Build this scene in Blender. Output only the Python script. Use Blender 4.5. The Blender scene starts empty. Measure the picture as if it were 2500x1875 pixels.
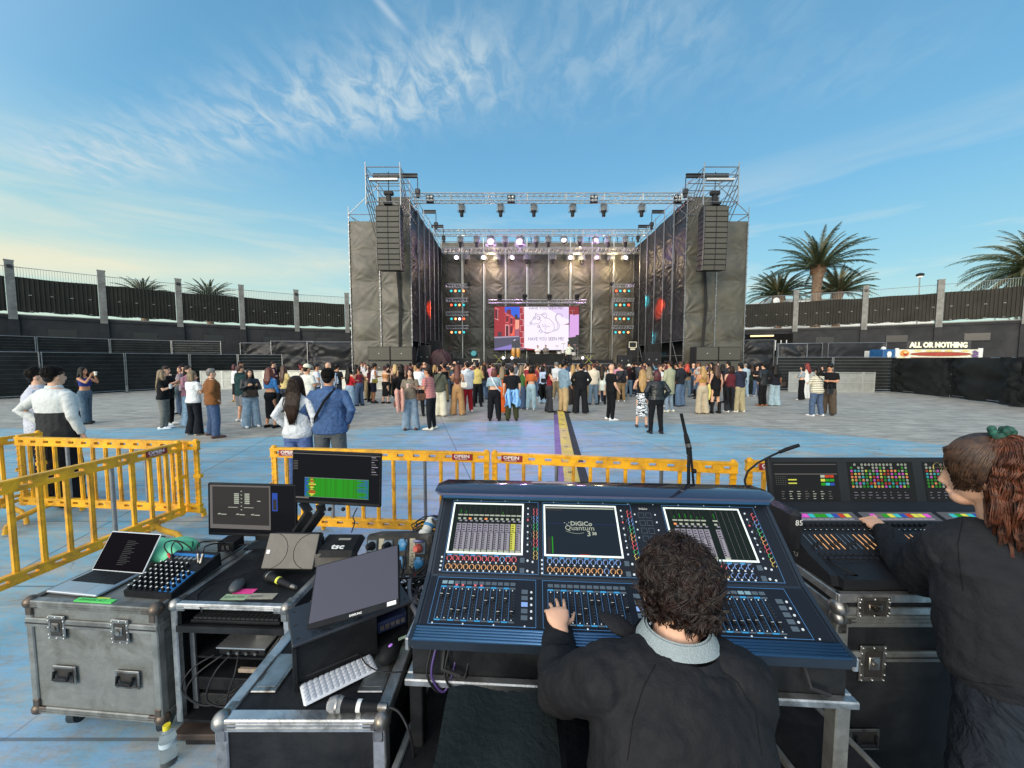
import bpy,bmesh,math,random
import numpy as np
from mathutils import Vector,Matrix
SC=bpy.context.scene
COL=SC.collection
R=math.radians
# camera
FPX,EYE,PITCH=904.0,1.88,R(3.64)
cd=bpy.data.cameras.new('camera');cam=bpy.data.objects.new('camera',cd);COL.objects.link(cam)
cd.sensor_width=36.0;cd.lens=FPX/2500.0*36.0
cd.clip_start=0.05;cd.clip_end=3000
cam.location=(0,0,EYE);cam.rotation_euler=(R(90)-PITCH,0,0)
SC.camera=cam
def at(u,v,z=None,Y=None):
 """Photograph pixel plus a known height or distance -> a place in the world."""
 a=(u-1250)/FPX;b=-(v-937.5)/FPX
 y=math.cos(PITCH)+b*math.sin(PITCH);c=-math.sin(PITCH)+b*math.cos(PITCH)
 t=(z-EYE)/c if z is not None else Y/y
 return Vector((a*t,y*t,EYE+c*t))
# node helper
class NT:
 def __init__(s,tree):s.t=tree;s.l=tree.links
 def n(s,typ,**kw):
  nd=s.t.nodes.new(typ)
  for k,v in kw.items():setattr(nd,k,v)
  return nd
 def put(s,inp,val):
  if isinstance(val,bpy.types.NodeSocket):s.l.new(val,inp)
  elif val is not None:
   if hasattr(inp.default_value,'__len__')and not hasattr(val,'__len__'):val=[val]*len(inp.default_value)
   if hasattr(val,'__len__')and len(inp.default_value)==4 and len(val)==3:val=tuple(val)+(1,)
   inp.default_value=val
 def m(s,op,a,b=None,c=None,clamp=False):
  nd=s.n('ShaderNodeMath',operation=op,use_clamp=clamp)
  for i,x in enumerate((a,b,c)):
   if x is not None:s.put(nd.inputs[i],x)
  return nd.outputs[0]
 def mix(s,f,a,b,bt='MIX'):
  nd=s.n('ShaderNodeMix',data_type='RGBA',blend_type=bt)
  s.put(nd.inputs[0],f);s.put(nd.inputs[6],a);s.put(nd.inputs[7],b)
  return nd.outputs[2]
 def noise(s,vec,scale,detail=3,rough=.55,dist=0):
  nd=s.n('ShaderNodeTexNoise')
  if vec is not None:s.l.new(vec,nd.inputs['Vector'])
  nd.inputs['Scale'].default_value=scale;nd.inputs['Detail'].default_value=detail
  nd.inputs['Roughness'].default_value=rough;nd.inputs['Distortion'].default_value=dist
  return nd.outputs[0]
 def ramp(s,f,stops,interp='LINEAR'):
  nd=s.n('ShaderNodeValToRGB');cr=nd.color_ramp;cr.interpolation=interp
  while len(cr.elements)<len(stops):cr.elements.new(.5)
  for e,(p,c)in zip(cr.elements,stops):
   e.position=p;e.color=tuple(c)+(1,)if hasattr(c,'__len__')else(c,c,c,1)
  s.put(nd.inputs[0],f);return nd.outputs[0]
 def map(s,vec,scale=(1,1,1),loc=(0,0,0),rot=(0,0,0)):
  nd=s.n('ShaderNodeMapping');s.l.new(vec,nd.inputs[0])
  nd.inputs['Location'].default_value=loc;nd.inputs['Rotation'].default_value=rot;nd.inputs['Scale'].default_value=scale
  return nd.outputs[0]
 def sep(s,vec):
  nd=s.n('ShaderNodeSeparateXYZ');s.l.new(vec,nd.inputs[0]);return nd.outputs
 def comb(s,x,y,z):
  nd=s.n('ShaderNodeCombineXYZ')
  for i,q in enumerate((x,y,z)):s.put(nd.inputs[i],q)
  return nd.outputs[0]
def lin(c):
 if isinstance(c,str):
  c=c.lstrip('#');c=''.join(q*2 for q in c)if len(c)==3 else c;c=[int(c[i:i+2],16)/255 for i in(0,2,4)]
  return tuple(x/12.92 if x<=.04045 else((x+.055)/1.055)**2.4 for x in c)
 return tuple(c)
# world (evening sky with cirrus)
SUN_EL,SUN_AZ=R(16),R(212)
W=bpy.data.worlds.new('World');SC.world=W;W.use_nodes=True
w=NT(W.node_tree);W.node_tree.nodes.clear()
tc=w.n('ShaderNodeTexCoord').outputs['Generated']
X,Y,Z=w.sep(tc)
zc=w.m('MAXIMUM',Z,0.0)
base=w.ramp(zc,[(0,lin('#d2ead6')),(.10,lin('#b9e4e2')),(.20,lin('#96d4ea')),(.34,lin('#7bc0e8')),(.50,lin('#6dafdb')),(.68,lin('#63a0cb')),(1,lin('#4a84b6'))])
leftm=w.m('MULTIPLY',w.m('SUBTRACT',0.15,X,clamp=True),w.m('SUBTRACT',1.0,w.m('MULTIPLY',zc,2.3),clamp=True),clamp=True)
base=w.mix(w.m('MULTIPLY',leftm,1.2,clamp=True),base,lin('#cdebdc'))
den=w.m('ADD',zc,.06)
px_,py_=w.m('DIVIDE',X,den),w.m('DIVIDE',Y,den)
def band(ax,ay,bx,by,wid,soft=1.0):
 """distance from the line a-b on the cloud plane, turned into a soft band with ends"""
 dx,dy=bx-ax,by-ay;L=math.hypot(dx,dy);tx,ty=dx/L,dy/L
 rx,ry=w.m('SUBTRACT',px_,ax),w.m('SUBTRACT',py_,ay)
 al=w.m('ADD',w.m('MULTIPLY',rx,tx),w.m('MULTIPLY',ry,ty))
 ac=w.m('SUBTRACT',w.m('MULTIPLY',rx,-ty),w.m('MULTIPLY',ry,-tx))
 g=w.m('POWER',2.718,w.m('MULTIPLY',w.m('POWER',w.m('DIVIDE',ac,wid),2.0),-1.0))
 e1=w.m('DIVIDE',al,soft,clamp=True);e2=w.m('DIVIDE',w.m('SUBTRACT',L,al),soft,clamp=True)
 return w.m('MULTIPLY',g,w.m('MULTIPLY',e1,e2))
def cp(u,v):
 a=(u-1250)/FPX;b=-(v-937.5)/FPX
 y=math.cos(PITCH)+b*math.sin(PITCH);c=-math.sin(PITCH)+b*math.cos(PITCH)
 l=math.sqrt(a*a+y*y+c*c);return a/l/(c/l+.06),y/l/(c/l+.06)
pv=w.comb(px_,py_,0.0)
n1=w.noise(w.map(pv,scale=(1.8,1.0,1),rot=(0,0,R(-30))),7.5,7,.6,.6)
n2=w.noise(w.map(pv,scale=(1,.35,1),rot=(0,0,R(25))),1.3,4,.6,.3)
streak=w.m('MULTIPLY',w.ramp(n1,[(.40,0.0),(.64,1.0)]),w.ramp(n2,[(.3,.25),(.62,1.0)]))
a0,b0=cp(60,430),cp(1330,150)
b1=band(a0[0],a0[1],b0[0],b0[1],.17,.25)
a1,b1_=cp(1150,190),cp(2100,20)
b2=band(a1[0]-.2,a1[1],b1_[0],b1_[1],.26,.5)
a2,b2_=cp(1780,250),cp(2500,60)
b3=band(a2[0],a2[1],b2_[0],b2_[1],.16,.4)
cl=w.m('ADD',w.m('MULTIPLY',b1,1.0),w.m('ADD',w.m('MULTIPLY',b2,.42),w.m('MULTIPLY',b3,.35)))
cl=w.m('MULTIPLY',cl,w.m('ADD',w.m('MULTIPLY',streak,1.15),.17),clamp=True)
c0,c1=cp(870,-60),cp(1008,98)
ct=w.m('MULTIPLY',band(c0[0],c0[1],c1[0],c1[1],.012,.08),.5)
nv=w.noise(w.map(tc,scale=(1.1,1.1,7.5),rot=(0,R(4),0)),2.3,4,.55,.4)
lowm=w.m('MULTIPLY',w.ramp(zc,[(.0,.9),(.22,.9),(.42,0.0)]),w.ramp(nv,[(.48,0.0),(.72,1.0)]))
haz=w.m('MULTIPLY',w.ramp(nv,[(.5,0.0),(.8,.5)]),.5)
col=w.mix(w.m('MULTIPLY',cl,.8),base,lin('#cfe2ea'))
col=w.mix(ct,col,lin('#d5e6f2'))
col=w.mix(w.m('MULTIPLY',lowm,.8),col,lin('#eff0dc'))
warm=w.m('MULTIPLY',w.m('POWER',2.718,w.m('MULTIPLY',w.m('POWER',w.m('DIVIDE',w.m('SUBTRACT',w.m('SUBTRACT',zc,w.m('MULTIPLY',X,.147)),.280),.030),2.0),-1.0)),
w.m('MULTIPLY',w.m('MULTIPLY',w.m('SUBTRACT',0.0,X,clamp=True),1.6,clamp=True),w.ramp(nv,[(.34,.5),(.55,1.0)])),clamp=True)
col=w.mix(w.m('MULTIPLY',warm,.8),col,lin('#fbf3d2'))
dt=w.m('ADD',w.m('MULTIPLY',X,math.sin(SUN_AZ)*.9),w.m('ADD',w.m('MULTIPLY',Y,math.cos(SUN_AZ)*.9),w.m('MULTIPLY',Z,.45)))
glow=w.m('POWER',w.m('MAXIMUM',dt,0.0),1.5)
sky=w.n('ShaderNodeTexSky',sky_type='NISHITA');sky.sun_disc=False
sky.sun_elevation=SUN_EL;sky.sun_rotation=SUN_AZ;sky.altitude=20;sky.dust_density=.6
col=w.mix(.85,w.mix(1.0,sky.outputs[0],(.12,.12,.12),'MULTIPLY'),col)
col=w.mix(1.0,col,w.mix(glow,(0,0,0),(1.75,1.6,1.42)),'ADD')
bg=w.n('ShaderNodeBackground');w.l.new(col,bg.inputs[0]);bg.inputs[1].default_value=1.0
wo=w.n('ShaderNodeOutputWorld');w.l.new(bg.outputs[0],wo.inputs[0])
sd=bpy.data.lights.new('sun','SUN');sun=bpy.data.objects.new('sun',sd);COL.objects.link(sun)
sd.energy=1.7;sd.angle=R(22);sd.color=(1,.86,.68)
sun.rotation_euler=(R(90)-SUN_EL,0,math.pi-SUN_AZ)
SC.view_settings.view_transform='Standard';SC.view_settings.look='None'
SC.view_settings.exposure=0.06;SC.view_settings.gamma=1.0
# materials
MC={}
def mat(name,color,rough=.6,metal=0.0,var=.12,vs=4.0,bump=0.0,bs=20.0,emit=None,es=0.0,coat=0.0,trans=0.0,alpha=1.0,dirt=None,ds=3.0,spec=.5,anis=None,vd=3,sheen=0,bd=.02):
 key=(name,str(color))
 if key in MC:return MC[key]
 m=bpy.data.materials.new(name);m.use_nodes=True;t=NT(m.node_tree)
 b=m.node_tree.nodes['Principled BSDF'];c=lin(color)
 oc=t.n('ShaderNodeTexCoord').outputs['Object']
 if anis:oc=t.map(oc,scale=anis)
 cs=None
 if var>0:
  f=t.ramp(t.noise(oc,vs,vd,.6),[(.3,0.0),(.7,1.0)])
  cs=t.mix(f,tuple(x*(1-var)for x in c),tuple(min(1,x*(1+var))for x in c))
 if dirt:
  f=t.ramp(t.noise(oc,ds,6,.68,.5),[(.45,0.0),(.66,1.0)])
  cs=t.mix(f,cs if cs else c,lin(dirt))
 t.put(b.inputs['Base Color'],cs if cs else c)
 b.inputs['Roughness'].default_value=rough;b.inputs['Metallic'].default_value=metal
 b.inputs['Specular IOR Level'].default_value=spec*(.45 if max(c)<.06 and not coat and metal<.25 and rough>.35 else 1)
 if rough>.15 and var>0:
  rr=t.noise(oc,vs*2.3,3,.6)
  t.put(b.inputs['Roughness'],t.m('ADD',t.m('MULTIPLY',t.m('SUBTRACT',rr,.5),.25),rough,clamp=True))
 if coat:b.inputs['Coat Weight'].default_value=coat;b.inputs['Coat Roughness'].default_value=.08
 if trans:b.inputs['Transmission Weight'].default_value=trans;b.inputs['IOR'].default_value=1.33
 if sheen:b.inputs['Sheen Weight'].default_value=sheen
 if bump>0:
  bn=t.n('ShaderNodeBump');bn.inputs['Strength'].default_value=bump;bn.inputs['Distance'].default_value=bd
  t.l.new(t.noise(oc,bs,4,.6,.3 if bd<.03 else 1.6),bn.inputs['Height']);t.l.new(bn.outputs[0],b.inputs['Normal'])
 if emit is not None:
  b.inputs['Emission Color'].default_value=lin(emit)+(1,);b.inputs['Emission Strength'].default_value=es
 MC[key]=m;return m
def stripes(name,c1,c2,axis,freq,duty=.5,rough=.8,noise=0.0,thr=None):
 m=bpy.data.materials.new(name);m.use_nodes=True;t=NT(m.node_tree);b=m.node_tree.nodes['Principled BSDF']
 oc=t.n('ShaderNodeTexCoord').outputs['Object']
 if thr is None:
  q=t.sep(oc)[axis]
  if noise:q=t.m('ADD',q,t.m('MULTIPLY',t.noise(oc,6,2),noise))
  f=t.m('LESS_THAN',t.m('FRACT',t.m('MULTIPLY',q,freq)),duty)
 else:
  f=t.m('GREATER_THAN',t.noise(t.map(oc,scale=(1,1,2.2),rot=(0,R(30),0)),freq,2,.5,1.2),thr)
 t.put(b.inputs['Base Color'],t.mix(f,lin(c1),lin(c2)));b.inputs['Roughness'].default_value=rough
 return m
# mesh builder
class MB:
 def __init__(s):s.v=[];s.f=[];s.mi=[]
 def add(s,vs,fs,m=0,M=None):
  o=len(s.v)
  if M is not None:vs=[M@Vector(p)for p in vs]
  s.v.extend([tuple(p)for p in vs]);s.f.extend([tuple(i+o for i in f)for f in fs]);s.mi.extend([m]*len(fs));return s
 def box(s,a,b,m=0,M=None,bev=0.0):
  (x0,y0,z0),(x1,y1,z1)=a,b
  if x0>x1:x0,x1=x1,x0
  if y0>y1:y0,y1=y1,y0
  if z0>z1:z0,z1=z1,z0
  if bev<=0:
   vs=[(x0,y0,z0),(x1,y0,z0),(x1,y1,z0),(x0,y1,z0),(x0,y0,z1),(x1,y0,z1),(x1,y1,z1),(x0,y1,z1)]
   return s.add(vs,[(0,3,2,1),(4,5,6,7),(0,1,5,4),(1,2,6,5),(2,3,7,6),(3,0,4,7)],m,M)
  bev=min(bev,.49*min(x1-x0,y1-y0,z1-z0));e=bev
  vs=[];lo=(x0,y0,z0);hi=(x1,y1,z1);idx={}
  for sx in(0,1):
   for sy in(0,1):
    for sz in(0,1):
     c=[(lo,hi)[k][i]for i,k in enumerate((sx,sy,sz))]
     inn=[c[i]+(e if k==0 else-e)for i,k in enumerate((sx,sy,sz))]
     for ax in range(3):
      p=list(inn);p[ax]=c[ax];idx[(sx,sy,sz,ax)]=len(vs);vs.append(tuple(p))
  F=[]
  def q(*k):F.append(tuple(idx[i]for i in k))
  for ax in range(3):
   for sd in(0,1):
    o=[i for i in range(3)if i!=ax];ks=[]
    for p,r in((0,0),(1,0),(1,1),(0,1)):
     t=[0,0,0];t[ax]=sd;t[o[0]]=p;t[o[1]]=r;ks.append(tuple(t)+(ax,))
    q(*ks)
  for ax in range(3):
   o=[i for i in range(3)if i!=ax]
   for p in(0,1):
    for r in(0,1):
     t=[0,0,0];t[o[0]]=p;t[o[1]]=r;t2=list(t);t2[ax]=1
     q(tuple(t)+(o[0],),tuple(t2)+(o[0],),tuple(t2)+(o[1],),tuple(t)+(o[1],))
  for sx in(0,1):
   for sy in(0,1):
    for sz in(0,1):q((sx,sy,sz,0),(sx,sy,sz,1),(sx,sy,sz,2))
  return s.add(vs,F,m,M)
 def tube(s,pts,rad,n=8,m=0,M=None,ref=None,caps=True,round_=False):
  P=[Vector(p)for p in pts];N=len(P)
  if not hasattr(rad,'__len__'):rad=[rad]*N
  rr=[(r,r)if not hasattr(r,'__len__')else r for r in rad]
  if round_:
   d0=(P[0]-P[1]).normalized();d1=(P[-1]-P[-2]).normalized()
   r0,r1=rr[0],rr[-1]
   P=[P[0]+d0*min(r0)*.85,P[0]+d0*min(r0)*.5]+P+[P[-1]+d1*min(r1)*.5,P[-1]+d1*min(r1)*.85]
   rr=[(r0[0]*.45,r0[1]*.45),(r0[0]*.86,r0[1]*.86)]+rr+[(r1[0]*.86,r1[1]*.86),(r1[0]*.45,r1[1]*.45)]
   N=len(P)
  ref=Vector(ref)if ref is not None else None
  vs=[];prev=None
  for i in range(N):
   t=(P[min(i+1,N-1)]-P[max(i-1,0)])
   if t.length<1e-9:t=Vector((0,0,1))
   t.normalize()
   if ref is not None:sd_=ref-t*ref.dot(t)
   elif prev is not None:sd_=prev-t*prev.dot(t)
   else:
    a=Vector((1,0,0))if abs(t.x)<.8 else Vector((0,1,0));sd_=a-t*a.dot(t)
   if sd_.length<1e-6:sd_=Vector((0,1,0))-t*t.y
   sd_.normalize();prev=sd_;up=t.cross(sd_)
   for k in range(n):
    an=2*math.pi*k/n
    vs.append(P[i]+sd_*(rr[i][0]*math.cos(an))+up*(rr[i][1]*math.sin(an)))
  fs=[]
  for i in range(N-1):
   for k in range(n):
    k2=(k+1)%n;fs.append((i*n+k,i*n+k2,(i+1)*n+k2,(i+1)*n+k))
  if caps:fs.append(tuple(reversed(range(n))));fs.append(tuple((N-1)*n+k for k in range(n)))
  return s.add(vs,fs,m,M)
 def bar(s,a,b,w=.05,m=0,h=None,M=None):
  """square bar from a to b"""
  return s.tube([a,b],[((w/2)*1.414,((h or w)/2)*1.414)]*2,4,m,M)
 def rod(s,a,b,r=.024,m=0,n=6,M=None):return s.tube([a,b],r,n,m,M)
 def lathe(s,prof,n=16,m=0,M=None):
  vs=[];fs=[]
  for r,z in prof:
   for k in range(n):
    a=2*math.pi*k/n;vs.append((r*math.cos(a),r*math.sin(a),z))
  for i in range(len(prof)-1):
   for k in range(n):
    k2=(k+1)%n;fs.append((i*n+k,i*n+k2,(i+1)*n+k2,(i+1)*n+k))
  fs.append(tuple(reversed(range(n))));fs.append(tuple((len(prof)-1)*n+k for k in range(n)))
  return s.add(vs,fs,m,M)
 def ball(s,c,r,m=0,n=12,k=8,M=None):
  if not hasattr(r,'__len__'):r=(r,r,r)
  prof=[(max(.001,math.sin(math.pi*i/k)),-math.cos(math.pi*i/k))for i in range(k+1)]
  T=Matrix.Translation(c)@Matrix.Diagonal((r[0],r[1],r[2],1))
  return s.lathe(prof,n,m,(M@T)if M is not None else T)
 def prism(s,pts,t,m=0,M=None,bothsides=True):
  """outline in the xy plane, thickness t along z (from 0 to t)"""
  n=len(pts);vs=[(x,y,0)for x,y in pts]+[(x,y,t)for x,y in pts]
  fs=[tuple(reversed(range(n))),tuple(range(n,2*n))]+[(i,(i+1)%n,n+(i+1)%n,n+i)for i in range(n)]
  return s.add(vs,fs,m,M)
 def grid(s,fn,nu,nv,m=0,M=None):
  vs=[fn(i/nu,j/nv)for j in range(nv+1)for i in range(nu+1)]
  fs=[(j*(nu+1)+i,j*(nu+1)+i+1,(j+1)*(nu+1)+i+1,(j+1)*(nu+1)+i)for j in range(nv)for i in range(nu)]
  return s.add(vs,fs,m,M)
 def quad(s,a,b,c,d,m=0,M=None):return s.add([a,b,c,d],[(0,1,2,3)],m,M)
 def mesh(s,name,mats,smooth=None):
  me=bpy.data.meshes.new(name);me.from_pydata(s.v,[],s.f)
  for q in(mats if isinstance(mats,(list,tuple))else[mats]):me.materials.append(q)
  if any(s.mi):me.polygons.foreach_set('material_index',s.mi)
  if smooth is not None:
   me.polygons.foreach_set('use_smooth',[True]*len(s.f))
   if smooth<180:me.set_sharp_from_angle(angle=R(smooth))
  me.update();return me
 def build(s,name,mats,parent=None,smooth=None,world=False,label=None):
  if world and parent is not None:
   Mi=WM[parent.name].inverted();s.v=[tuple(Mi@Vector(p))for p in s.v]
  me=s.mesh(name,mats,smooth)
  bm=bmesh.new();bm.from_mesh(me);bmesh.ops.recalc_face_normals(bm,faces=bm.faces);bm.to_mesh(me);bm.free()
  o=bpy.data.objects.new(name,me);COL.objects.link(o)
  if parent is not None:o.parent=parent;WM[o.name]=WM[parent.name]
  else:WM[o.name]=Matrix.Identity(4)
  if label:o['label']=label
  return o
WM={}
def thing(name,label,cat,loc=(0,0,0),rz=0.0,group=None,rot=None):
 o=bpy.data.objects.new(name,None);COL.objects.link(o);o.empty_display_size=.1
 o.location=loc;e=rot if rot is not None else(0,0,rz);o.rotation_euler=e
 from mathutils import Euler
 WM[o.name]=Matrix.Translation(Vector(loc))@Euler(e).to_matrix().to_4x4()
 o['label']=label;o['category']=cat
 if group:o['group']=group
 return o
def tag(o,label,cat,group=None):
 o['label']=label;o['category']=cat
 if group:o['group']=group
 return o
def struct(name,mb,m,smooth=None):
 o=mb.build(name,m,None,smooth);o['kind']='structure';return o
def dup(root,loc=None,rz=None,label=None,rot=None):
 r=root.copy();COL.objects.link(r)
 if loc is not None:r.location=loc
 if rz is not None:r.rotation_euler=(0,0,rz)
 if rot is not None:r.rotation_euler=rot
 if label:r['label']=label
 def rec(src,dst):
  for c in list(KIDS.get(src.name,[]))or[q for q in src.children]:
   d=c.copy();COL.objects.link(d);d.parent=dst;rec(c,d)
 rec(root,r)
 WM[r.name]=Matrix.Translation(r.location)@r.rotation_euler.to_matrix().to_4x4()
 return r
KIDS={}
def text_mb(mb,s,size,M,m=0,extrude=.001,spacing=1.0,bold=0.0,sx=1.0):
 """writing as mesh letters, in the xy plane of M, left-bottom at origin"""
 cu=bpy.data.curves.new('writing','FONT');cu.body=s;cu.size=size;cu.extrude=extrude;cu.space_character=spacing
 cu.offset=bold;cu.resolution_u=2
 ob=bpy.data.objects.new('writing',cu);me=ob.to_mesh()
 vs=[(v.co.x*sx,v.co.y,v.co.z)for v in me.vertices];fs=[tuple(p.vertices)for p in me.polygons]
 mb.add(vs,fs,m,M);wdt=max([v[0]for v in vs]+[0])
 ob.to_mesh_clear();bpy.data.objects.remove(ob);bpy.data.curves.remove(cu);return wdt
def frame(o,xd,yd):
 """matrix with given origin, x direction and approximate y direction"""
 x=Vector(xd).normalized();z=x.cross(Vector(yd)).normalized();y=z.cross(x)
 M=Matrix((x,y,z)).transposed().to_4x4();M.translation=Vector(o);return M
# voxel remesh queue (gives continuous skins and garments)
RQ=[]
def remesh_later(me,vox,it=2,disp=0.0,dsize=.1,post=None):RQ.append((me,vox,it,disp,dsize,post))
def remesh_all():
 tmp=bpy.data.scenes.new('tmp');obs=[]
 texs={}
 for me,vox,it,disp,ds,post in RQ:
  o=bpy.data.objects.new('t',me.copy());tmp.collection.objects.link(o)
  md=o.modifiers.new('r','REMESH');md.mode='VOXEL';md.voxel_size=vox;md.use_smooth_shade=True
  if it:
   sm=o.modifiers.new('s','SMOOTH');sm.iterations=it;sm.factor=.5
  if disp:
   if ds not in texs:
    texs[ds]=bpy.data.textures.new('cl','CLOUDS');texs[ds].noise_scale=ds;texs[ds].noise_depth=2
   d=o.modifiers.new('d','DISPLACE');d.texture=texs[ds];d.strength=disp;d.mid_level=.3
  obs.append(o)
 vl=tmp.view_layers[0];vl.update();dg=vl.depsgraph;dg.update()
 for o,(me,vox,it,disp,ds,post)in zip(obs,RQ):
  ev=o.evaluated_get(dg);m2=ev.to_mesh()
  bm=bmesh.new();bm.from_mesh(m2);bm.to_mesh(me);bm.free();ev.to_mesh_clear()
  me.polygons.foreach_set('use_smooth',[True]*len(me.polygons))
  if post:post(me)
  me.update()
 for o in obs:
  q=o.data;bpy.data.objects.remove(o);bpy.data.meshes.remove(q)
 bpy.data.scenes.remove(tmp);RQ.clear()
# ground
def ground_material():
 m=bpy.data.materials.new('worn_concrete');m.use_nodes=True;t=NT(m.node_tree);b=m.node_tree.nodes['Principled BSDF']
 oc=t.n('ShaderNodeTexCoord').outputs['Object'];x,y,z=t.sep(oc)
 big=t.noise(oc,.35,5,.6,.4);mid=t.noise(oc,1.7,6,.65,.6);fin=t.noise(oc,22,5,.7)
 strk=t.noise(t.map(oc,scale=(.45,2.6,1),rot=(0,0,R(4))),2.2,7,.68,.5)
 con=t.mix(t.ramp(mid,[(.3,0.0),(.7,1.0)]),(.30,.282,.240),(.52,.495,.43))
 con=t.mix(t.ramp(strk,[(.44,0.0),(.62,.75)]),con,(.19,.178,.15))
 con=t.mix(t.ramp(fin,[(.45,.0),(.75,.4)]),con,(.50,.48,.44))
 rr=t.m('SQRT',t.m('ADD',t.m('POWER',t.m('SUBTRACT',x,1.2),2.0),t.m('POWER',t.m('ADD',y,.4),2.0)))
 edge=t.m('MULTIPLY',t.m('SUBTRACT',big,.5),1.1)
 ins=t.m('LESS_THAN',t.m('ADD',rr,edge),11.9)
 ins2=t.m('MULTIPLY',t.m('LESS_THAN',x,-8.0),t.m('LESS_THAN',t.m('ADD',y,edge),10.2))
 ins=t.m('MAXIMUM',ins,ins2)
 w1=t.ramp(t.noise(t.map(oc,scale=(.55,1.5,1)),1.6,8,.7,.5),[(.36,.25),(.52,1.0)])
 w2=t.ramp(t.noise(t.map(oc,scale=(1,2.2,1)),9,6,.75),[(.38,.35),(.56,1.0)])
 w3=t.ramp(t.noise(t.map(oc,scale=(.7,1,1),loc=(3,1,0)),.8,5,.65,1.2),[(.57,1.0),(.64,.25)])
 cov=t.m('MULTIPLY',ins,t.m('MULTIPLY',w1,t.m('MULTIPLY',w2,w3)))
 blue=t.mix(t.ramp(big,[(.35,0.0),(.68,1.0)]),(.115,.36,.52),(.22,.54,.69))
 blue=t.mix(t.ramp(strk,[(.4,0.0),(.7,.55)]),blue,(.13,.35,.49))
 vio_light=t.m('MULTIPLY',t.m('POWER',2.718,t.m('MULTIPLY',t.m('POWER',t.m('DIVIDE',t.m('ADD',x,.1),2.6),2.0),-1.0)),
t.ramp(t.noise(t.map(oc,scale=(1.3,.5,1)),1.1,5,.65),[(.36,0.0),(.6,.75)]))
 blue=t.mix(vio_light,blue,(.42,.42,.74))  # violet cast of the stage lights, painted into the floor colour
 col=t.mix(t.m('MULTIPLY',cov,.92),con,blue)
 def joint(q,step,off,wd):
  f=t.m('FRACT',t.m('ADD',t.m('DIVIDE',q,step),off));return t.m('LESS_THAN',t.m('ABSOLUTE',t.m('SUBTRACT',f,.5)),wd/step)
 xr=t.m('ADD',t.m('MULTIPLY',x,.966),t.m('MULTIPLY',y,.259));yr=t.m('SUBTRACT',t.m('MULTIPLY',y,.966),t.m('MULTIPLY',x,.259))
 j=t.m('MAXIMUM',joint(y,1.25,.12,.009),joint(xr,4.3,.3,.010))
 col=t.mix(t.m('MULTIPLY',j,.6),col,(.07,.07,.068))
 vo=t.n('ShaderNodeTexVoronoi',feature='DISTANCE_TO_EDGE');vo.inputs['Scale'].default_value=.45
 dn=t.n('ShaderNodeVectorMath',operation='ADD');t.l.new(oc,dn.inputs[0])
 sc=t.n('ShaderNodeVectorMath',operation='SCALE');nn=t.n('ShaderNodeTexNoise');nn.inputs['Scale'].default_value=1.4;t.l.new(oc,nn.inputs[0]);t.l.new(nn.outputs[1],sc.inputs[0]);sc.inputs['Scale'].default_value=.8
 t.l.new(sc.outputs[0],dn.inputs[1]);t.l.new(dn.outputs[0],vo.inputs['Vector'])
 col=t.mix(t.m('MULTIPLY',t.m('LESS_THAN',vo.outputs[0],.0022),.3),col,(.08,.08,.08))
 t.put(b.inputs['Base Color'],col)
 t.put(b.inputs['Roughness'],t.m('ADD',.55,t.m('MULTIPLY',mid,.3)))
 b.inputs['Specular IOR Level'].default_value=.35
 bn=t.n('ShaderNodeBump');bn.inputs['Strength'].default_value=.35;bn.inputs['Distance'].default_value=.01
 t.l.new(t.m('ADD',t.m('MULTIPLY',fin,.5),t.m('SUBTRACT',strk,j)),bn.inputs['Height']);t.l.new(bn.outputs[0],b.inputs['Normal'])
 return m
g=MB();g.quad((-900,-900,0),(900,-900,0),(900,900,0),(-900,900,0))
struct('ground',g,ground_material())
# stage
rnd=random.Random(7)
M_galv=mat('galvanised_steel',(.30,.31,.32),.42,.8,.2,9)
M_alu=mat('aluminium_truss',(.62,.62,.60),.32,.9,.12,9)
M_dark=mat('dark_painted_steel',(.03,.03,.032),.45,.3,.2,9)
M_black=mat('black_box_paint',(.022,.022,.024),.55,0,.25,6)
M_tarp=mat('grey_brown_tarpaulin',(.092,.083,.059),.48,0,.3,.9,.2,5.0,spec=.6,dirt=(.055,.052,.042),ds=.7)
M_tarp2=mat('black_shiny_tarpaulin',(.022,.023,.026),.42,0,.3,1.2,.25,6.0,spec=.6)
M_cloth=mat('black_scrim_cloth',(.016,.018,.018),.75,0,.35,1.5,.4,8)
M_glass=mat('clear_plastic_dome',(.5,.55,.58),.12,0,0,alpha=.4)
M_glass.node_tree.nodes['Principled BSDF'].inputs['Alpha'].default_value=.28
def lamp_mat(name,c,s):return mat(name,(.02,.02,.02),.3,0,0,emit=c,es=s)
L_white=lamp_mat('lit_white_lens',(1,.88,1),3.5);L_viol=lamp_mat('lit_violet_lens',(.95,.52,1),2.4)
L_red=lamp_mat('lit_red_lens',(1,.10,.03),2.6);L_teal=lamp_mat('lit_teal_lens',(.04,.62,.66),1.3);L_orng=lamp_mat('lit_orange_lens',(1,.33,.12),2.6)
M_lens=mat('unlit_lens',(.02,.025,.03),.1,0,0,coat=1)
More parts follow.
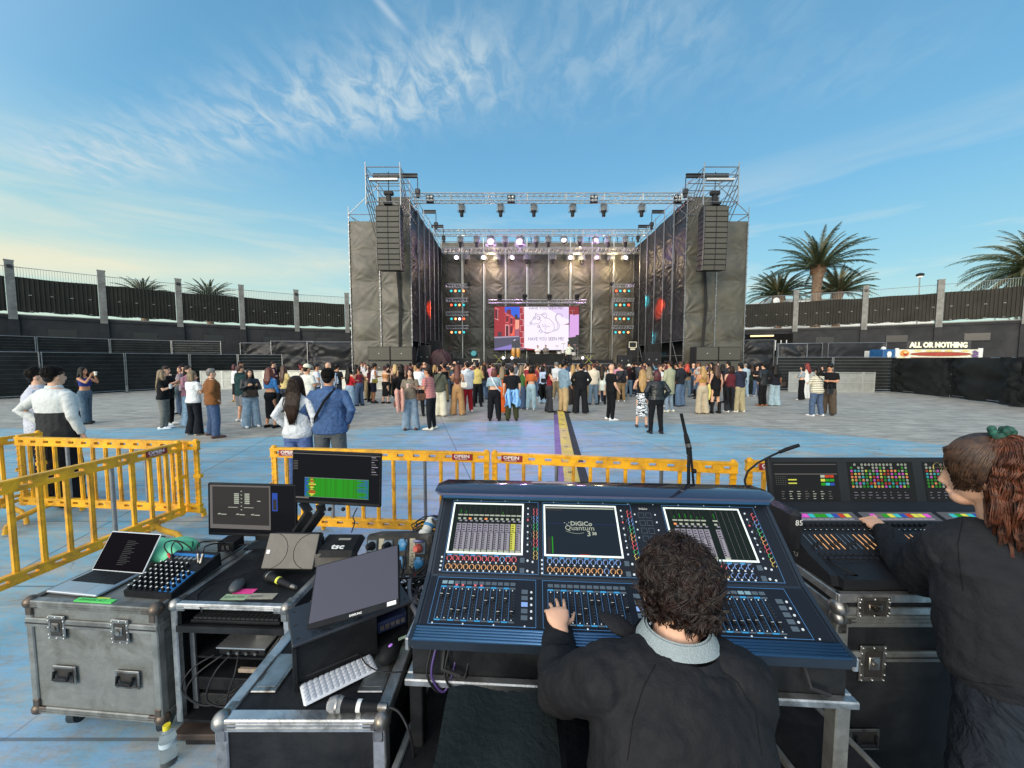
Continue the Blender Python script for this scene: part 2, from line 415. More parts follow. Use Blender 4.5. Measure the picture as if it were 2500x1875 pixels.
def creased(x0,y0,x1,y1,z0,z1,nx,nz,depth=.05,sag=.10,tie=2.05,seed=0,out=None):
 """sheet between two uprights, tied every 2 m, with creases running from the ties"""
 rs=np.random.RandomState(seed)
 L=math.hypot(x1-x0,y1-y0);dx,dy=(x1-x0)/L,(y1-y0)/L;nxn,nyn=dy,-dx
 s,q=np.meshgrid(np.linspace(0,L,nx+1),np.linspace(z0,z1,nz+1))
 d=np.zeros_like(s);k=max(1,int(round((z1-z0)/tie)));st=(z1-z0)/k
 for i in range(k+1):
  zc=z0+i*st
  for sc in(0,L):
   r=np.hypot(s-sc,q-zc)+1e-4;th=np.arctan2(q-zc,np.abs(s-sc))
   a=rs.uniform(.4,1.3)
   d+=depth*a*np.sin(th*rs.uniform(9,17)+rs.uniform(0,6))*np.exp(-r/rs.uniform(.5,1.2))*np.minimum(1,r/.15)
 ph=((q-z0)/st)%1
 d+=sag*np.sin(np.pi*ph)*np.sin(np.pi*s/L)*(1+.5*np.sin(q*1.3+seed))
 for _ in range(6):
  ax,ay=rs.uniform(-2.5,2.5),rs.uniform(-2.5,2.5);d+=depth*.28*np.sin(ax*s+ay*q+rs.uniform(0,6))
 e=np.minimum(1,np.minimum(s,L-s)/.12);d=d*e
 X_=x0+dx*s+nxn*d;Y_=y0+dy*s+nyn*d
 vs=np.stack([X_,Y_,q],-1).reshape(-1,3).tolist();w=nx+1
 fs=[(j*w+i,j*w+i+1,(j+1)*w+i+1,(j+1)*w+i)for j in range(nz)for i in range(nx)]
 return MB().add(vs,fs)
def tarp(parent,x0,y0,x1,y1,z0,z1,m=None,res=.075,seed=0,label=None,depth=.05,sag=.1,tie=2.05,name='tarpaulin'):
 L=math.hypot(x1-x0,y1-y0)
 return creased(x0,y0,x1,y1,z0,z1,max(3,int(L/res)),max(4,int((z1-z0)/res)),depth,sag,tie,seed).build(name,m or M_tarp,parent,180,True,label)
M_white_=mat('pale_lamp_bar',(.6,.6,.58),.4,.3,.1)
def one(parent,name,a,b,r=.026,m=None):
 return MB().rod(a,b,r).build(name,m or M_galv,parent,None,True)
def truss(label,a,b,h=.42,n=40,group=None,cat='truss',tri=False,r=.036):
 """box lattice truss from a to b, hanging below those points"""
 t=thing('truss',label,cat,a,0,group)
 a=Vector(a);b=Vector(b);d=(b-a);L=d.length;d.normalize();sd=d.cross(Vector((0,0,1))).normalized()*h;dn=Vector((0,0,-h))
 for o in(Vector(),sd,dn,sd+dn):one(t,'chord',a+o,b+o,r,M_alu)
 lt=MB()
 for k in range(n):
  p=a+d*(L*k/n);q=a+d*(L*(k+.5)/n);e=a+d*(L*(k+1)/n)
  for o1,o2 in((Vector(),dn),(sd,sd+dn),(Vector(),sd),(dn,sd+dn)):
   lt.rod(p+o1,q+o2,r*.42,n=4);lt.rod(q+o2,e+o1,r*.42,n=4)
 for k in range(0,n+1,6):
  p=a+d*(L*k/n);lt.rod(p,p+dn,r*.8,n=4);lt.rod(p+sd,p+sd+dn,r*.8,n=4)
 lt.build('lattice',M_alu,t,None,True)
 return t
TL,TR=(-11.4,-9.3,-7.1),(16.5,14.4,12.2)
YT,YB=26.5,37.5
def tower(xs,side,label):
 t=thing('scaffold_tower',label,'scaffold tower',(xs[1],YT,0),0,'scaffold towers of the stage')
 xo,xm,xi=xs
 for x,z in((xo,12.9),(xm,14.7),(xi,14.7)):one(t,'upright',(x,YT,0),(x,YT,z),.03)
 for x in(xm,xi):
  one(t,'upright',(x,24.3,12.1),(x,24.3,14.8),.038);one(t,'upright',(x,28.7,0),(x,28.7,14.6),.03)
 one(t,'upright',(xo,28.7,0),(xo,28.7,12.7),.03)
 for y in(24.3,YT,28.7):
  for z in((12.3,14.0,14.5)if y<25 else(10.3,12.3,14.0,14.5)):one(t,'ledger',(xm,y,z),(xi,y,z),.032)
 for x in(xm,xi):
  for z in(12.3,13.2,14.0,14.5):one(t,'ledger',(x,24.3,z),(x,28.7,z),.024)
  for k in range(5):
   zz=12.3-k*.0
   one(t,'brace',(x,24.3,12.3+.55*k),(x,YT,9.9+.62*k),.03)
  one(t,'brace',(x,YT,12.3),(x,28.7,14.0),.022);one(t,'brace',(x,24.3,14.0),(x,YT,14.5),.022)
 one(t,'brace',(xm,28.7,12.3),(xi,28.7,14.0),.028);one(t,'brace',(xm,24.3,13.3),(xi,24.3,13.3),.028);MB().box((xm+.2*(1 if xi>xm else-1),24.35,13.72),(xi-.2*(1 if xi>xm else-1),24.6,13.84)).build('lamp_bar',M_white_,t,None,True);one(t,'brace',(xm,YT,14.0),(xi,YT,12.3),.022)
 one(t,'brace',(xo,YT,12.35),(xm,YT,14.3),.03);one(t,'ledger',(xo,YT,12.35),(xm,YT,12.35),.026)
 one(t,'brace',(xo,YT,12.3),(xo+(xm-xo)*.32,YT,11.9),.024);one(t,'brace',(xm,YT,12.3),(xm-(xm-xo)*.32,YT,11.9),.024)
 one(t,'brace',(xo,YT,12.35),(xo,28.7,12.35),.024)
 cl=MB()
 for x in xs:
  for k in range(26):cl.box((x-.045,YT-.045,.6+k*.5),(x+.045,YT+.045,.66+k*.5))if.6+k*.5<12.2 else None
 cl.build('coupler',M_galv,t,None,True)
 tarp(t,min(xo,xm),YT+.06,max(xo,xm),YT+.06,1.2,11.9,seed=3+side,depth=.028)
 tarp(t,min(xm,xi),YT+.06,max(xm,xi),YT+.06,1.2,13.6,seed=13+side,depth=.045)
 for y0,x in((YT,xo),):tarp(t,x,y0+.1,x,28.7,1.2,11.9,res=.15,seed=21+side)
 MB().box((min(xs)-.3,YT-.5,0),(max(xs)+.3,YT-.1,.3)).build('ballast',mat('concrete_block',(.35,.35,.33),.9),t,None,True)
 cb=MB();xc=(xm+xi)/2+.15
 for k in range(5):cb.tube([(xc+k*.04-.08,YT-.12,9.0),(xc+k*.05+.1,YT-.15,6),(xc+k*.03,YT-.12,2.4),(xc+k*.04,YT-.2,.5)],.022,5)
 cb.build('cable',M_black,t,None,True)
 return t
tower(TL,0,'left scaffold tower of the stage wrapped in grey brown tarpaulin')
tower(TR,1,'right scaffold tower of the stage wrapped in grey brown tarpaulin')
def beam(x0,x1,y,label):
 t=thing('steel_beam',label,'steel beam',(x0,y,14.3),0,'beams carrying the chain hoists')
 b=MB();b.box((min(x0,x1),y-.09,14.22),(max(x0,x1),y+.09,14.25)).box((min(x0,x1),y-.09,14.43),(max(x0,x1),y+.09,14.46)).box((min(x0,x1),y-.015,14.25),(max(x0,x1),y+.015,14.43))
 b.build('beam',M_dark,t,None,True)
 e=x1;MB().tube([(e,y,14.22),(e,y,13.4)],.03,6).build('chain',M_dark,t,None,True)
 MB().box((e-.16,y-.13,13.15),(e+.16,y+.13,13.5),bev=.05).box((e-.09,y-.1,12.95),(e+.09,y+.1,13.15)).build('hoist',M_dark,t,None,True)
for s,X0,X1,w_ in((0,-9.1,-6.2,'left'),(1,14.2,11.4,'right')):
 beam(X0,X1,25.1,'dark steel beam with chain hoist at the front of the %s tower cage'%w_)
 beam(X0+(1.8 if s==0 else-1.8),X1,31.0,'short dark beam with hoist halfway along the %s stage side wall'%w_)
 beam(X0+(1.8 if s==0 else-1.8),X1,34.3,'short dark beam with hoist at the far end of the %s stage side wall'%w_)
for s,x,w_ in((0,-7.1,'left'),(1,12.2,'right')):
 t=thing('stage_side_wall','%s inner side wall of the stage, glossy dark tarpaulin on steel uprights'%w_,'stage wall',(x,32,0),0,'side walls of the stage')
 ys=[26.5+11*k/6 for k in range(7)]
 for k in range(6):
  a,b=(ys[k],ys[k+1])if s else(ys[k+1],ys[k])
  tarp(t,x,a,x,b,3.4,13.4-.02*k,M_tarp2,.09,40+k+10*s,depth=.07,sag=.06)
 for k in range(1,7):one(t,'upright',(x+(.1 if s==0 else-.1),ys[k],0),(x+(.1 if s==0 else-.1),ys[k],14.2),.035)
 for z in(1.2,2.3,3.4):one(t,'ledger',(x,26.6,z),(x,37.4,z),.024)
 for k in range(0,6,2):one(t,'brace',(x,ys[k],.4),(x,ys[k+1],3.3),.024)
 for z in(13.6,14.2):one(t,'ledger',(x,26.6,z),(x,37.4,z),.026)
 xo_=x-.9 if s==0 else x+.9;tarp(t,xo_,26.7 if s else 37.5,xo_,37.5 if s else 26.7,0,4.2,M_cloth,.16,60+s,name='drape');tarp(t,min(x,xo_),37.5,max(x,xo_),37.5,0,4.2,M_cloth,.16,62+s,name='drape')  # black sheets added behind the open base to block the bright horizon
t=thing('stage_back_wall','tall grey brown tarpaulin back wall of the stage behind the video screen','stage wall',(2.5,YB,0))
for k in range(9):
 xa=-7.1+19.3*k/9;xb=xa+19.3/9
 tarp(t,xa,YB,xb,YB,.9,13.9,M_tarp,.085,70+k,depth=.055,sag=.10)
 if k:one(t,'upright',(xa,YB-.16,0),(xa,YB-.16,14.3),.06,M_alu)
 if k:one(t,'upright',(xa+.12,YB-.16,7),(xa+.12,YB-.16,13),.02,M_alu)
one(t,'ledger',(-7.1,YB,14.0),(12.2,YB,14.0),.03)
for k in range(14):
 xx=-6.6+k*1.42;MB().rod((xx,YB-.1,13.9),(xx+(.12 if k%3 else-.1),YB-.1,14.6),.03).box((xx-.05,YB-.15,14.2),(xx+.05,YB-.05,14.3)).build('spigot',M_dark,t,None,True)
MB().rod((-7.1,YB+.5,5),(12.2,YB+.5,5),.03).rod((-7.1,YB+.5,9),(12.2,YB+.5,9),.03).build('ledger',M_galv,t,None,True)
truss('front lighting truss spanning the top of the stage between the two towers',(-6.95,27.0,13.85),(12.7,27.0,13.85),.5,44)
truss('rear upper lighting truss above the violet lamps',(-7.0,34.4,13.95),(12.7,34.4,13.95),.45,44)
truss('lower rear lighting truss, closest to the back wall',(-6.7,36.6,13.0),(12.4,36.6,13.0),.48,46)
truss('pale lattice truss directly above the video screen',(-2.27,36.2,7.67),(7.13,36.2,7.67),.3,34)
def lamp_rig():
 t=thing('moving_light','x','stage light',(0,0,0),0)
 MB().box((-.2,-.2,-.16),(.2,.2,0),bev=.03).box((-.05,-.05,0),(.05,.05,.12)).build('base',M_black,t)
 MB().box((-.21,-.05,-.5),(-.16,.05,-.14)).box((.16,-.05,-.5),(.21,.05,-.14)).build('yoke',M_black,t)
 MB().lathe([(.07,-.22),(.15,-.26),(.16,-.5),(.12,-.62),(.13,-.8),(.11,-.84)],14).build('head',M_black,t,40)
 MB().lathe([(.34,-.5),(.34,-.2),(.26,-.02),(.1,.06)],16).build('rain_dome',M_glass,t,40)
 MB().lathe([(.10,-.845),(.02,-.86)],14).build('lens',M_lens,t)
 return t
def lit_rig():
 t=thing('moving_light','x','stage light',(0,0,0),0)
 MB().box((-.2,-.2,-.16),(.2,.2,0),bev=.03).box((-.05,-.05,0),(.05,.05,.12)).build('base',M_black,t)
 MB().box((-.21,-.05,-.45),(-.16,.05,-.14)).box((.16,-.05,-.45),(.21,.05,-.14)).build('yoke',M_black,t)
 F=Matrix.Translation((0,0,-.38))@Matrix.Rotation(R(72),4,'X')
 MB().lathe([(.07,-.16),(.17,-.12),(.19,.16),(.17,.2)],16,0,F).build('head',M_black,t,40)
 MB().lathe([(.34,-.5),(.34,-.2),(.26,-.02),(.1,.06)],16).build('rain_dome',M_glass,t,40)
 o=MB().ball((0,0,.19),(.2,.2,.09),0,16,8,F).build('lens',L_white,t,180);o.data.materials.clear();o.data.materials.append(L_white)
 return t
def set_lens(t,m):
 for c in t.children:
  if c.name.startswith('lens'):
   c.material_slots[0].link='OBJECT';c.material_slots[0].material=m
PD,PLit=lamp_rig(),lit_rig();used={}
def put_light(x,y,z,label,lit=None,sc=1.0):
 k=1 if lit else 0;src=(PD,PLit)[k]
 if k in used:o=dup(src,(x,y,z),rnd.uniform(-.4,.4))
 else:used[k]=1;o=src;o.location=(x,y,z)
 o.scale=(sc,)*3;o['label']=label;o['group']='stage lights on the trusses'
 if lit:set_lens(o,lit)
def xy(u,Y):return(u-1250)*Y/FPX
for i,u in enumerate((1130.6,1223,1302,1394,1468,1558)):
 put_light(xy(u,27.25),27.25,13.35,'%s of the six domed lights hanging unlit from the front truss, counted from the left'%('first','second','third','fourth','fifth','last')[i])
rowA=[(1127,0),(1166,0),(1199.5,L_viol),(1234,0),(1270,L_viol),(1308,0),(1337,0),(1375,L_white),(1412,0),(1448.6,L_viol),(1480,0),(1521,0)]
unl=0;lt_=0
for i,(u,l)in enumerate(rowA):
 nm='lamp number %s from the left under the rear upper truss, %s'%(('one','two','three','four','five','six','seven','eight','nine','ten','eleven','twelve')[i],'switched off' if not l else('glowing violet' if l is L_viol else 'glowing white'))
 put_light(xy(u,34.6),34.6,13.5,nm,l or None,1.55 if i in(2,4)else 1.1)
rowB=[(1117,1),(1141,0),(1182,1),(1214,0),(1248.5,1),(1285.5,0),(1348,0),(1390,1),(1417,0),(1453.5,2),(1487.5,0),(1519.7,1)]
for i,(u,l)in enumerate(rowB):
 nm='lamp number %s from the left under the lowest rear truss, %s'%(('one','two','three','four','five','six','seven','eight','nine','ten','eleven','twelve')[i],'switched off' if not l else('glowing white' if l==1 else 'glowing violet'))
 put_light(xy(u,36.8),36.8,12.52,nm,(None,L_white,L_viol)[l],1.1)
for i,u in enumerate((1221,1280.6,1340,1406)):
 t=thing('floor_light','%s black light standing on the truss above the video screen'%('leftmost','second','third','rightmost')[i],'stage light',(xy(u,36.2),36.2-.15,7.67),0,'lights on the screen truss')
 MB().box((-.2,-.2,0),(.2,.2,.14),bev=.02).build('base',M_black,t);MB().lathe([(.1,.14),(.22,.26),(.24,.5),(.15,.56)],14).build('head',M_black,t,40)
for i,u in enumerate((1056,1248,1444,1642)):
 t=thing('blinder_light','square four lamp blinder number %s from the left on the front truss'%('one','two','three','four')[i],'stage light',(xy(u,26.9),26.85,13.6),0,'blinders on the front truss')
 MB().box((-.26,-.08,-.3),(.26,.1,.26),bev=.03).build('housing',M_black,t)
 for a in(-.12,.12):
  for c in(-.14,.1):MB().ball((a,-.09,c),(.09,.03,.09)).build('lamp',mat('frosted_reflector',(.6,.58,.55),.3,.5),t,180)
cols={0:[(L_teal,L_orng,L_teal,L_orng),(L_red,L_teal,L_orng,L_teal),(L_teal,L_orng,L_white,L_red),(L_orng,L_teal,L_orng,L_teal)],
1:[(L_red,L_teal,L_orng,L_teal),(L_teal,L_orng,L_teal,L_red),(L_orng,L_teal,L_orng,L_teal),(L_teal,L_orng,L_teal,L_orng)]}
ordn=('top','second','third','bottom')
for s,ux,us in((0,(1092.5,1145.6),(1104.5,1114.5,1124,1134)),(1,(1490,1541.4),(1499.7,1509.5,1519.3,1530))):
 w_=('left','right')[s]
 for r_,v in enumerate((696,730,763.5,796)):
  z=at(1250,v,Y=35.5).z;xa,xb=xy(ux[0],35.5),xy(ux[1],35.5)
  truss('%s of four short trusses with coloured lamps at the %s of the stage'%(ordn[r_],w_),(xa,35.3,z),(xb,35.3,z),.3,8,'short side trusses',r=.024)
  if r_==0:MB()
  for i,u in enumerate(us):
   t=thing('par_lamp','%s small %s lamp under the %s short truss at stage %s'%(('first','second','third','fourth')[i],{L_teal.name:'teal',L_orng.name:'orange',L_red.name:'red',L_white.name:'white'}[cols[s][r_][i].name],ordn[r_],w_),'stage light',(xy(u,35.3),35.2,z-.62),0,'small coloured lamps')
   F=Matrix.Rotation(R(90),4,'X')
   MB().lathe([(.08,-.2),(.15,-.1),(.155,.1)],12,0,F).box((-.01,-.02,.1),(.01,.02,.35)).build('can',M_black,t,40)
   MB().lathe([(.115,.105),(.05,.12)],12,0,F).build('lens',cols[s][r_][i],t)
 t=thing('lamp_ladder','dark hanging poles that carry the short trusses at stage %s'%w_,'lighting frame',(xy(ux[0],35.3),35.5,0))
 for u in ux:one(t,'pole',(xy(u,35.5)*.98,35.55,0),(xy(u,35.5)*.98,35.55,12.6),.02,M_dark)
 for u in ux:
  MB().box((xy(u,35.3)-.18,35.1,9.15),(xy(u,35.3)+.18,35.5,9.45),bev=.05).build('clamp',M_black,t,None,True)
def line_array(xc,label):
 t=thing('line_array',label,'loudspeaker',(xc,24.2,12.0),0,'hanging line arrays')
 ang=0;p=Vector((0,0,0));h=.335
 for k in range(12):
  ang=R(-1.5+.065*k*k)
  Mx=Matrix.Translation(p)@Matrix.Rotation(ang,4,'X')
  c=MB();c.box((-.74,-.02,-h+.012),(.74,.85,-.008),bev=.02,M=Mx)
  o=c.build('cabinet',M_black,t)
  g=MB();g.box((-.70,-.03,-h+.03),(-.03,-.015,-.03),M=Mx).box((.03,-.03,-h+.03),(.70,-.015,-.03),M=Mx)
  g.build('grille',mat('speaker_grille',(.075,.07,.055),.6,0,.2,30,.3,90),o)
  for sx in(-.4,.4):MB().box((sx-.03,-.034,-h*.5-.008),(sx+.03,-.03,-h*.5+.012),M=Mx).build('badge',mat('dull_rigging',(.12,.12,.11),.5,.6),o)
  for sx in(-.77,.735):MB().box((sx,-.03,-h),(sx+.035,.1,0),M=Mx).build('rigging_plate',mat('dull_rigging',(.12,.12,.11),.5,.6),o)
  p=Mx@Vector((0,0,-h))
 MB().box((-.7,.1,0),(.7,.7,.09)).box((-.25,-.1,.09),(.25,.8,.2)).box((-.14,.1,.3),(.14,.4,.75),bev=.04).rod((0,.25,.2),(0,.25,2.2),.03).box((-.3,.1,.75),(.3,.4,1.0),bev=.05).build('flying_frame',M_black,t)
line_array(-7.9,'tall black hanging line array of twelve cabinets in front of the left tower')
line_array(13.0,'tall black hanging line array of twelve cabinets in front of the right tower')
ordi=('left','right')
for s,x0 in((0,-9.7),(1,12.4)):
 for r_ in range(3):
  for c in range(2):
   t=thing('subwoofer','%s black subwoofer cabinet, %s row of the stack before the %s tower'%(ordi[c],('bottom','middle','top')[r_],ordi[s]),'loudspeaker',(x0+c*1.52+.74,25,r_*.94),0,'subwoofers')
   MB().box((-.75,0,0),(.75,.9,.925),bev=.015).build('cabinet',M_black,t)
   MB().box((-.71,-.012,.05),(.71,-.002,.88)).build('grille',mat('speaker_grille',(.075,.07,.055),.6,0,.2,30,.3,90),t)
   MB().box((-.03,-.025,.45),(.03,-.013,.49)).build('badge',mat('pale_badge',(.7,.7,.65),.4,0,0),t)
t=thing('stage_deck','black stage deck under the scaffold, behind the heads of the crowd','stage',(2.5,27,0))
MB().box((-7.0,27.6,1.32),(12.1,37.3,1.5)).build('floor',mat('stage_floor',(.03,.03,.032),.5,0,.3,3),t,None,True)
tarp(t,-7.0,27.58,12.1,27.58,0,1.34,M_cloth,.12,5,name='skirt')
for k in range(8):one(t,'leg',(-6.8+k*2.67,28,0),(-6.8+k*2.67,28,1.32),.04)
for x0,x1,w_ in((-7,-5,'left'),(10.5,12.1,'right')):pass
def boxthing(name,label,cat,a,b,m,group=None,bev=.02):
 t=thing(name,label,cat,((a[0]+b[0])/2,(a[1]+b[1])/2,a[2]),0,group)
 MB().box(a,b,bev=bev).build('body',m,t,None,True);return t
rs_=boxthing('riser','black draped riser under the two musicians on stage','riser',(1.5,33.2,1.5),(4.6,33.5,2.42),M_cloth)
MB().box((1.45,33.15,2.42),(4.65,33.9,2.46)).build('table_top',M_black,rs_,None,True)
for k in range(4):MB().rod((1.6+2.9*(k%2),33.3+.5*(k//2),1.5),(1.6+2.9*(k%2),33.3+.5*(k//2),2.42),.03).build('leg',M_dark,rs_,None,True)
rs2=boxthing('riser','black percussion riser left of the musicians, carrying the congas','riser',(-2.2,32.5,1.5),(1.3,34.5,2.05),M_black)
rs3=boxthing('riser','low black drum riser right of the musicians','riser',(4.9,33.0,1.5),(9.0,35,1.95),M_black)
for r3,xx in((rs2,(-2.1,1.2)),(rs3,(5.0,8.9))):
 MB().box((xx[0],32.4 if r3 is rs2 else 32.9,1.55),(xx[1],32.45 if r3 is rs2 else 32.95,1.62)).build('edge_rail',M_galv,r3,None,True)
def conga(x,y,z,label):
 t=thing('conga_drum',label,'drum',(x,y,z),0,'conga drums')
 MB().lathe([(.13,.02),(.17,.2),(.2,.45),(.19,.7),(.16,.78)],16).build('shell',mat('orange_wood',(.62,.30,.06),.35,0,.15,8,coat=.4),t,40)
 MB().lathe([(.165,.77),(.175,.80),(.15,.82)],16).build('drum_head',mat('drum_skin',(.75,.70,.6),.6),t,40)
 MB().rod((-.15,-.1,-.1),(0,0,.2),.012).rod((.15,-.1,-.1),(0,0,.2),.012).rod((0,.18,-.1),(0,0,.2),.012).build('stand',M_alu,t)
conga(.12,33,2.16,'left orange conga drum on the percussion riser');conga(.55,33,2.16,'right orange conga drum on the percussion riser')
t=thing('drum_kit','drum kit with cymbals in front of the lower right of the video screen','drum kit',(5.0,33.8,1.95))
F=Matrix.Translation((0,-.2,.35))@Matrix.Rotation(R(90),4,'X')
MB().lathe([(.3,-.2),(.3,.2)],20,0,F).build('bass_drum',M_black,t,40)
for x,z,r_ in((-.35,.75,.17),(.2,.8,.17),(.62,.55,.22),(-.7,.6,.18)):MB().lathe([(r_,z-.15),(r_,z+.12),(r_*.9,z+.13)],16,0,Matrix.Translation((x,0,0))).build('drum',mat('white_drum_shell',(.55,.52,.5),.3),t,40)
for x,z in((-.9,1.25),(.75,1.35),(-.3,1.45),(1.0,1.05)):
 st=MB().rod((x,.1,0),(x,.1,z),.012).rod((x,.1,.25),(x-.2,0,0),.01).rod((x,.1,.25),(x+.2,0,0),.01).build('stand',M_alu,t)
 MB().lathe([(.22,0),(.05,.03),(.01,.04)],18,0,Matrix.Translation((x,.1,z))@Matrix.Rotation(.2,4,'X')).build('cymbal',mat('brass_cymbal',(.55,.45,.2),.25,.9),st,40)
def keyboard_stand(x,y,label):
 t=thing('keyboard_stand',label,'keyboard stand',(x,y,1.5))
 MB().rod((-.4,0,0),(.4,0,.9),.018).rod((.4,0,0),(-.4,0,.9),.018).rod((-.4,.3,0),(.4,.3,.9),.018).rod((.4,.3,0),(-.4,.3,.9),.018).build('legs',mat('yellowish_metal',(.4,.4,.12),.4,.5),t)
 MB().box((-.55,-.05,.9),(.55,.35,1.0),bev=.01).build('keyboard',M_black,t)
keyboard_stand(6.6,31.8,'crossed leg keyboard stand right of the singer on stage');keyboard_stand(-1.1,31.5,'keyboard on crossed legs at the left of the percussion riser')
for x,y,l in((-.75,31.8,'small white floor lamp shining left of the congas'),(6.0,31.6,'small white floor lamp shining right of the singer'),(.0,31.8,'small white floor lamp shining under the congas')):
 t=thing('floor_lamp',l,'stage light',(x,y,1.5),0,'small floor lamps');MB().box((-.1,-.1,0),(.1,.1,.5)).build('stand',M_dark,t);MB().ball((0,-.1,.6),(.11,.06,.11)).build('lens',L_white,t,180)
t=thing('moving_light','teal stage light standing on a white edged case at the front of the stage','stage light',(-2.85,27.9,2.0))
MB().box((-.22,-.2,0),(.22,.2,.12)).box((-.25,-.05,.1),(-.2,.05,.5)).box((.2,-.05,.1),(.25,.05,.5)).build('base',M_black,t)
MB().lathe([(.1,-.25),(.21,-.18),(.22,.2),(.18,.24)],16,0,Matrix.Translation((0,0,.35))@Matrix.Rotation(R(75),4,'X')).build('head',mat('teal_paint',(.03,.25,.28),.35),t,40)
t=thing('flight_case','small white edged black case on the stage under the teal light','flight case',(-2.7,27.9,1.5))
MB().box((-.25,-.25,0),(.25,.25,.5)).build('body',M_black,t)
fr=MB()
for a in(-.25,.25):
 fr.box((a-.03,-.27,0),(a+.03,-.25,.5));
for c in(0.03,.47):fr.box((-.28,-.275,c-.03),(.28,-.255,c+.03))
fr.build('edging',mat('cream_edge',(.7,.66,.5),.5),t)
gear=[(-6.6,28.3,1.5,.9,.7,1.5,'tall black equipment case at the front left wing of the stage'),(-5.2,29,1.5,1.0,.8,.9,'low black equipment case beside the left wing'),
(-6.2,30.5,1.5,.8,.8,2.0,'black amplifier rack further back in the left wing'),(10.6,28.3,1.5,1.1,.7,1.0,'low black equipment case at the front right wing of the stage'),
(11.4,30.2,1.5,.9,.8,1.7,'black amplifier rack in the right wing'),(8.9,29.5,1.5,1.0,.6,.8,'wide black wedge case on the right of the stage'),(-3.9,29.6,1.5,1.4,.7,.55,'flat black case left of the percussion riser'),
(13.1,26.0,0,.1,.1,.1,None)]
for x,y,z,sx,sy,sz,l in gear:
 if not l:continue
 t=thing('equipment_case',l,'flight case',(x,y,z),0,'cases in the stage wings')
 MB().box((-sx/2,-sy/2,0),(sx/2,sy/2,sz),bev=.02).build('body',M_black,t)
 e=MB()
 for a in(-1,1):e.box((a*sx/2-.02,-sy/2-.012,.02),(a*sx/2+.02,-sy/2+.02,sz-.02))
 e.box((-sx/2,-sy/2-.01,sz-.03),(sx/2,-sy/2+.02,sz+.004));e.build('edging',M_dark,t)
 for a in(-.25,.25):MB().box((a*sx-.05,-sy/2-.02,sz*.4),(a*sx+.05,-sy/2,sz*.4+.1)).build('handle',M_galv,t)
t=thing('covered_equipment','mound of equipment under a dull maroon sheet at the left wing','covered equipment',(-5.4,27.9,1.5))
def mound(u,v):
 a=2*math.pi*u;r=math.cos(v*math.pi/2);f=1+.12*math.sin(5*a+v*3)+.06*math.sin(11*a)
 return(.8*r*f*math.cos(a),.5*r*f*math.sin(a),1.15*math.sin(v*math.pi/2)**.8*(1+.08*math.sin(9*a)))
MB().grid(mound,40,12).build('sheet',mat('maroon_sheet',(.06,.024,.028),.7,0,.2,2,.3,6),t,180)
for k in range(3):MB().box((-.4+.3*k,-.2,0),(-.2+.3*k,.2,.8)).build('case',M_black,t)
t=thing('display_case','small cream framed case on the right wing of the stage','flight case',(10.0,31.0,3.0))
MB().box((-.35,-.2,-1.5),(.35,.2,.45)).build('body',M_black,t)
e=MB();
for z in(-.05,.4):e.box((-.3,-.215,z-.03),(.3,-.2,z+.03))
for x in(-.3,.3):e.box((x-.03,-.216,-.05),(x+.03,-.201,.4))
e.box((-.2,-.215,-.25),(.2,-.2,-.12));e.build('edging',mat('cream_edge',(.7,.66,.5),.5),t)
# video screen
YS=36.4
t=thing('video_screen','large lit video screen showing a drawing of a rat and red brick houses','video screen',(2.4,YS,2.9))
def sp(u,v):p=at(u,v,Y=YS);return(p.x,p.z)
def em(name,c,s=1.0):return mat('screen_'+name,(.01,.01,.01),.4,0,0,emit=c,es=s)
S0=lambda x,y:(1190+x/9.217,720+y/9.217)
x0,z1=sp(*S0(155,262));x1,z0=sp(*S0(2055,1245))
MB().box((x0-.03,YS,z0-.03),(x1+.03,YS+.14,z1+.03)).build('cabinet',M_black,t,None,True)
lay=[0.0]
def poly(pts,c,name,s=1.0,d=None):
 lay[0]+=.0012;dd=.004+(lay[0]if d is None else d)
 P2=[sp(*S0(x,y))for x,y in pts];vs=[(x,YS-dd,z)for x,z in P2]
 return MB().add(vs,[tuple(range(len(vs)))]),em(name,c,s)
pic=MB();mats_=[];
def addp(pts,c,s=1.0):
 mb,m=poly(pts,c,str(c),s)
 if m not in mats_:mats_.append(m)
 pic.add(mb.v,mb.f,mats_.index(m))
RED,RED2,WHT,DRK='#a8333c','#7e2430','#f3e9fb','#4a4552'
addp([(155,262),(730,262),(730,1245),(155,1245)],RED)
for k in range(26):
 if k!=9:addp([(155,290+k*26),(385,290+k*26),(385,292.5+k*26),(155,292.5+k*26)],'#8f2a35')
addp([(385,270),(730,270),(730,560),(640,540),(610,500),(540,440),(400,395)],'#2f63e0')
addp([(430,400),(430,350),(510,315),(530,350),(530,445)],RED2)
addp([(610,500),(620,440),(665,440),(690,520),(730,500),(730,560),(640,570)],'#3a3444')
addp([(385,395),(610,520),(610,935),(385,935)],'#b53842')
addp([(385,395),(610,512),(610,524),(385,407)],'#e07a80')
for xx,yy in((170,300),(170,540)):addp([(xx,yy-12),(xx+85,yy+18),(xx+85,yy+34),(xx,yy+2)],'#e8a5a8')
addp([(178,335),(232,345),(232,540),(178,530)],'#5d2434');addp([(228,345),(236,345),(236,540),(228,540)],'#e8a5a8')
for xx,yy in((425,470),(520,520)):
 addp([(xx,yy),(xx+40,yy+15),(xx+40,yy+125),(xx,yy+140)],'#5d2434');addp([(xx-8,yy-22),(xx+50,yy-6),(xx+50,yy+4),(xx-8,yy-12)],'#e8a5a8');addp([(xx-5,yy+150),(xx+45,yy+140),(xx+45,yy+150),(xx-5,yy+160)],'#e8a5a8')
addp([(400,665),(490,675),(490,925),(400,930)],'#e9a3a6');addp([(415,690),(475,695),(475,925),(415,930)],'#5d2434')
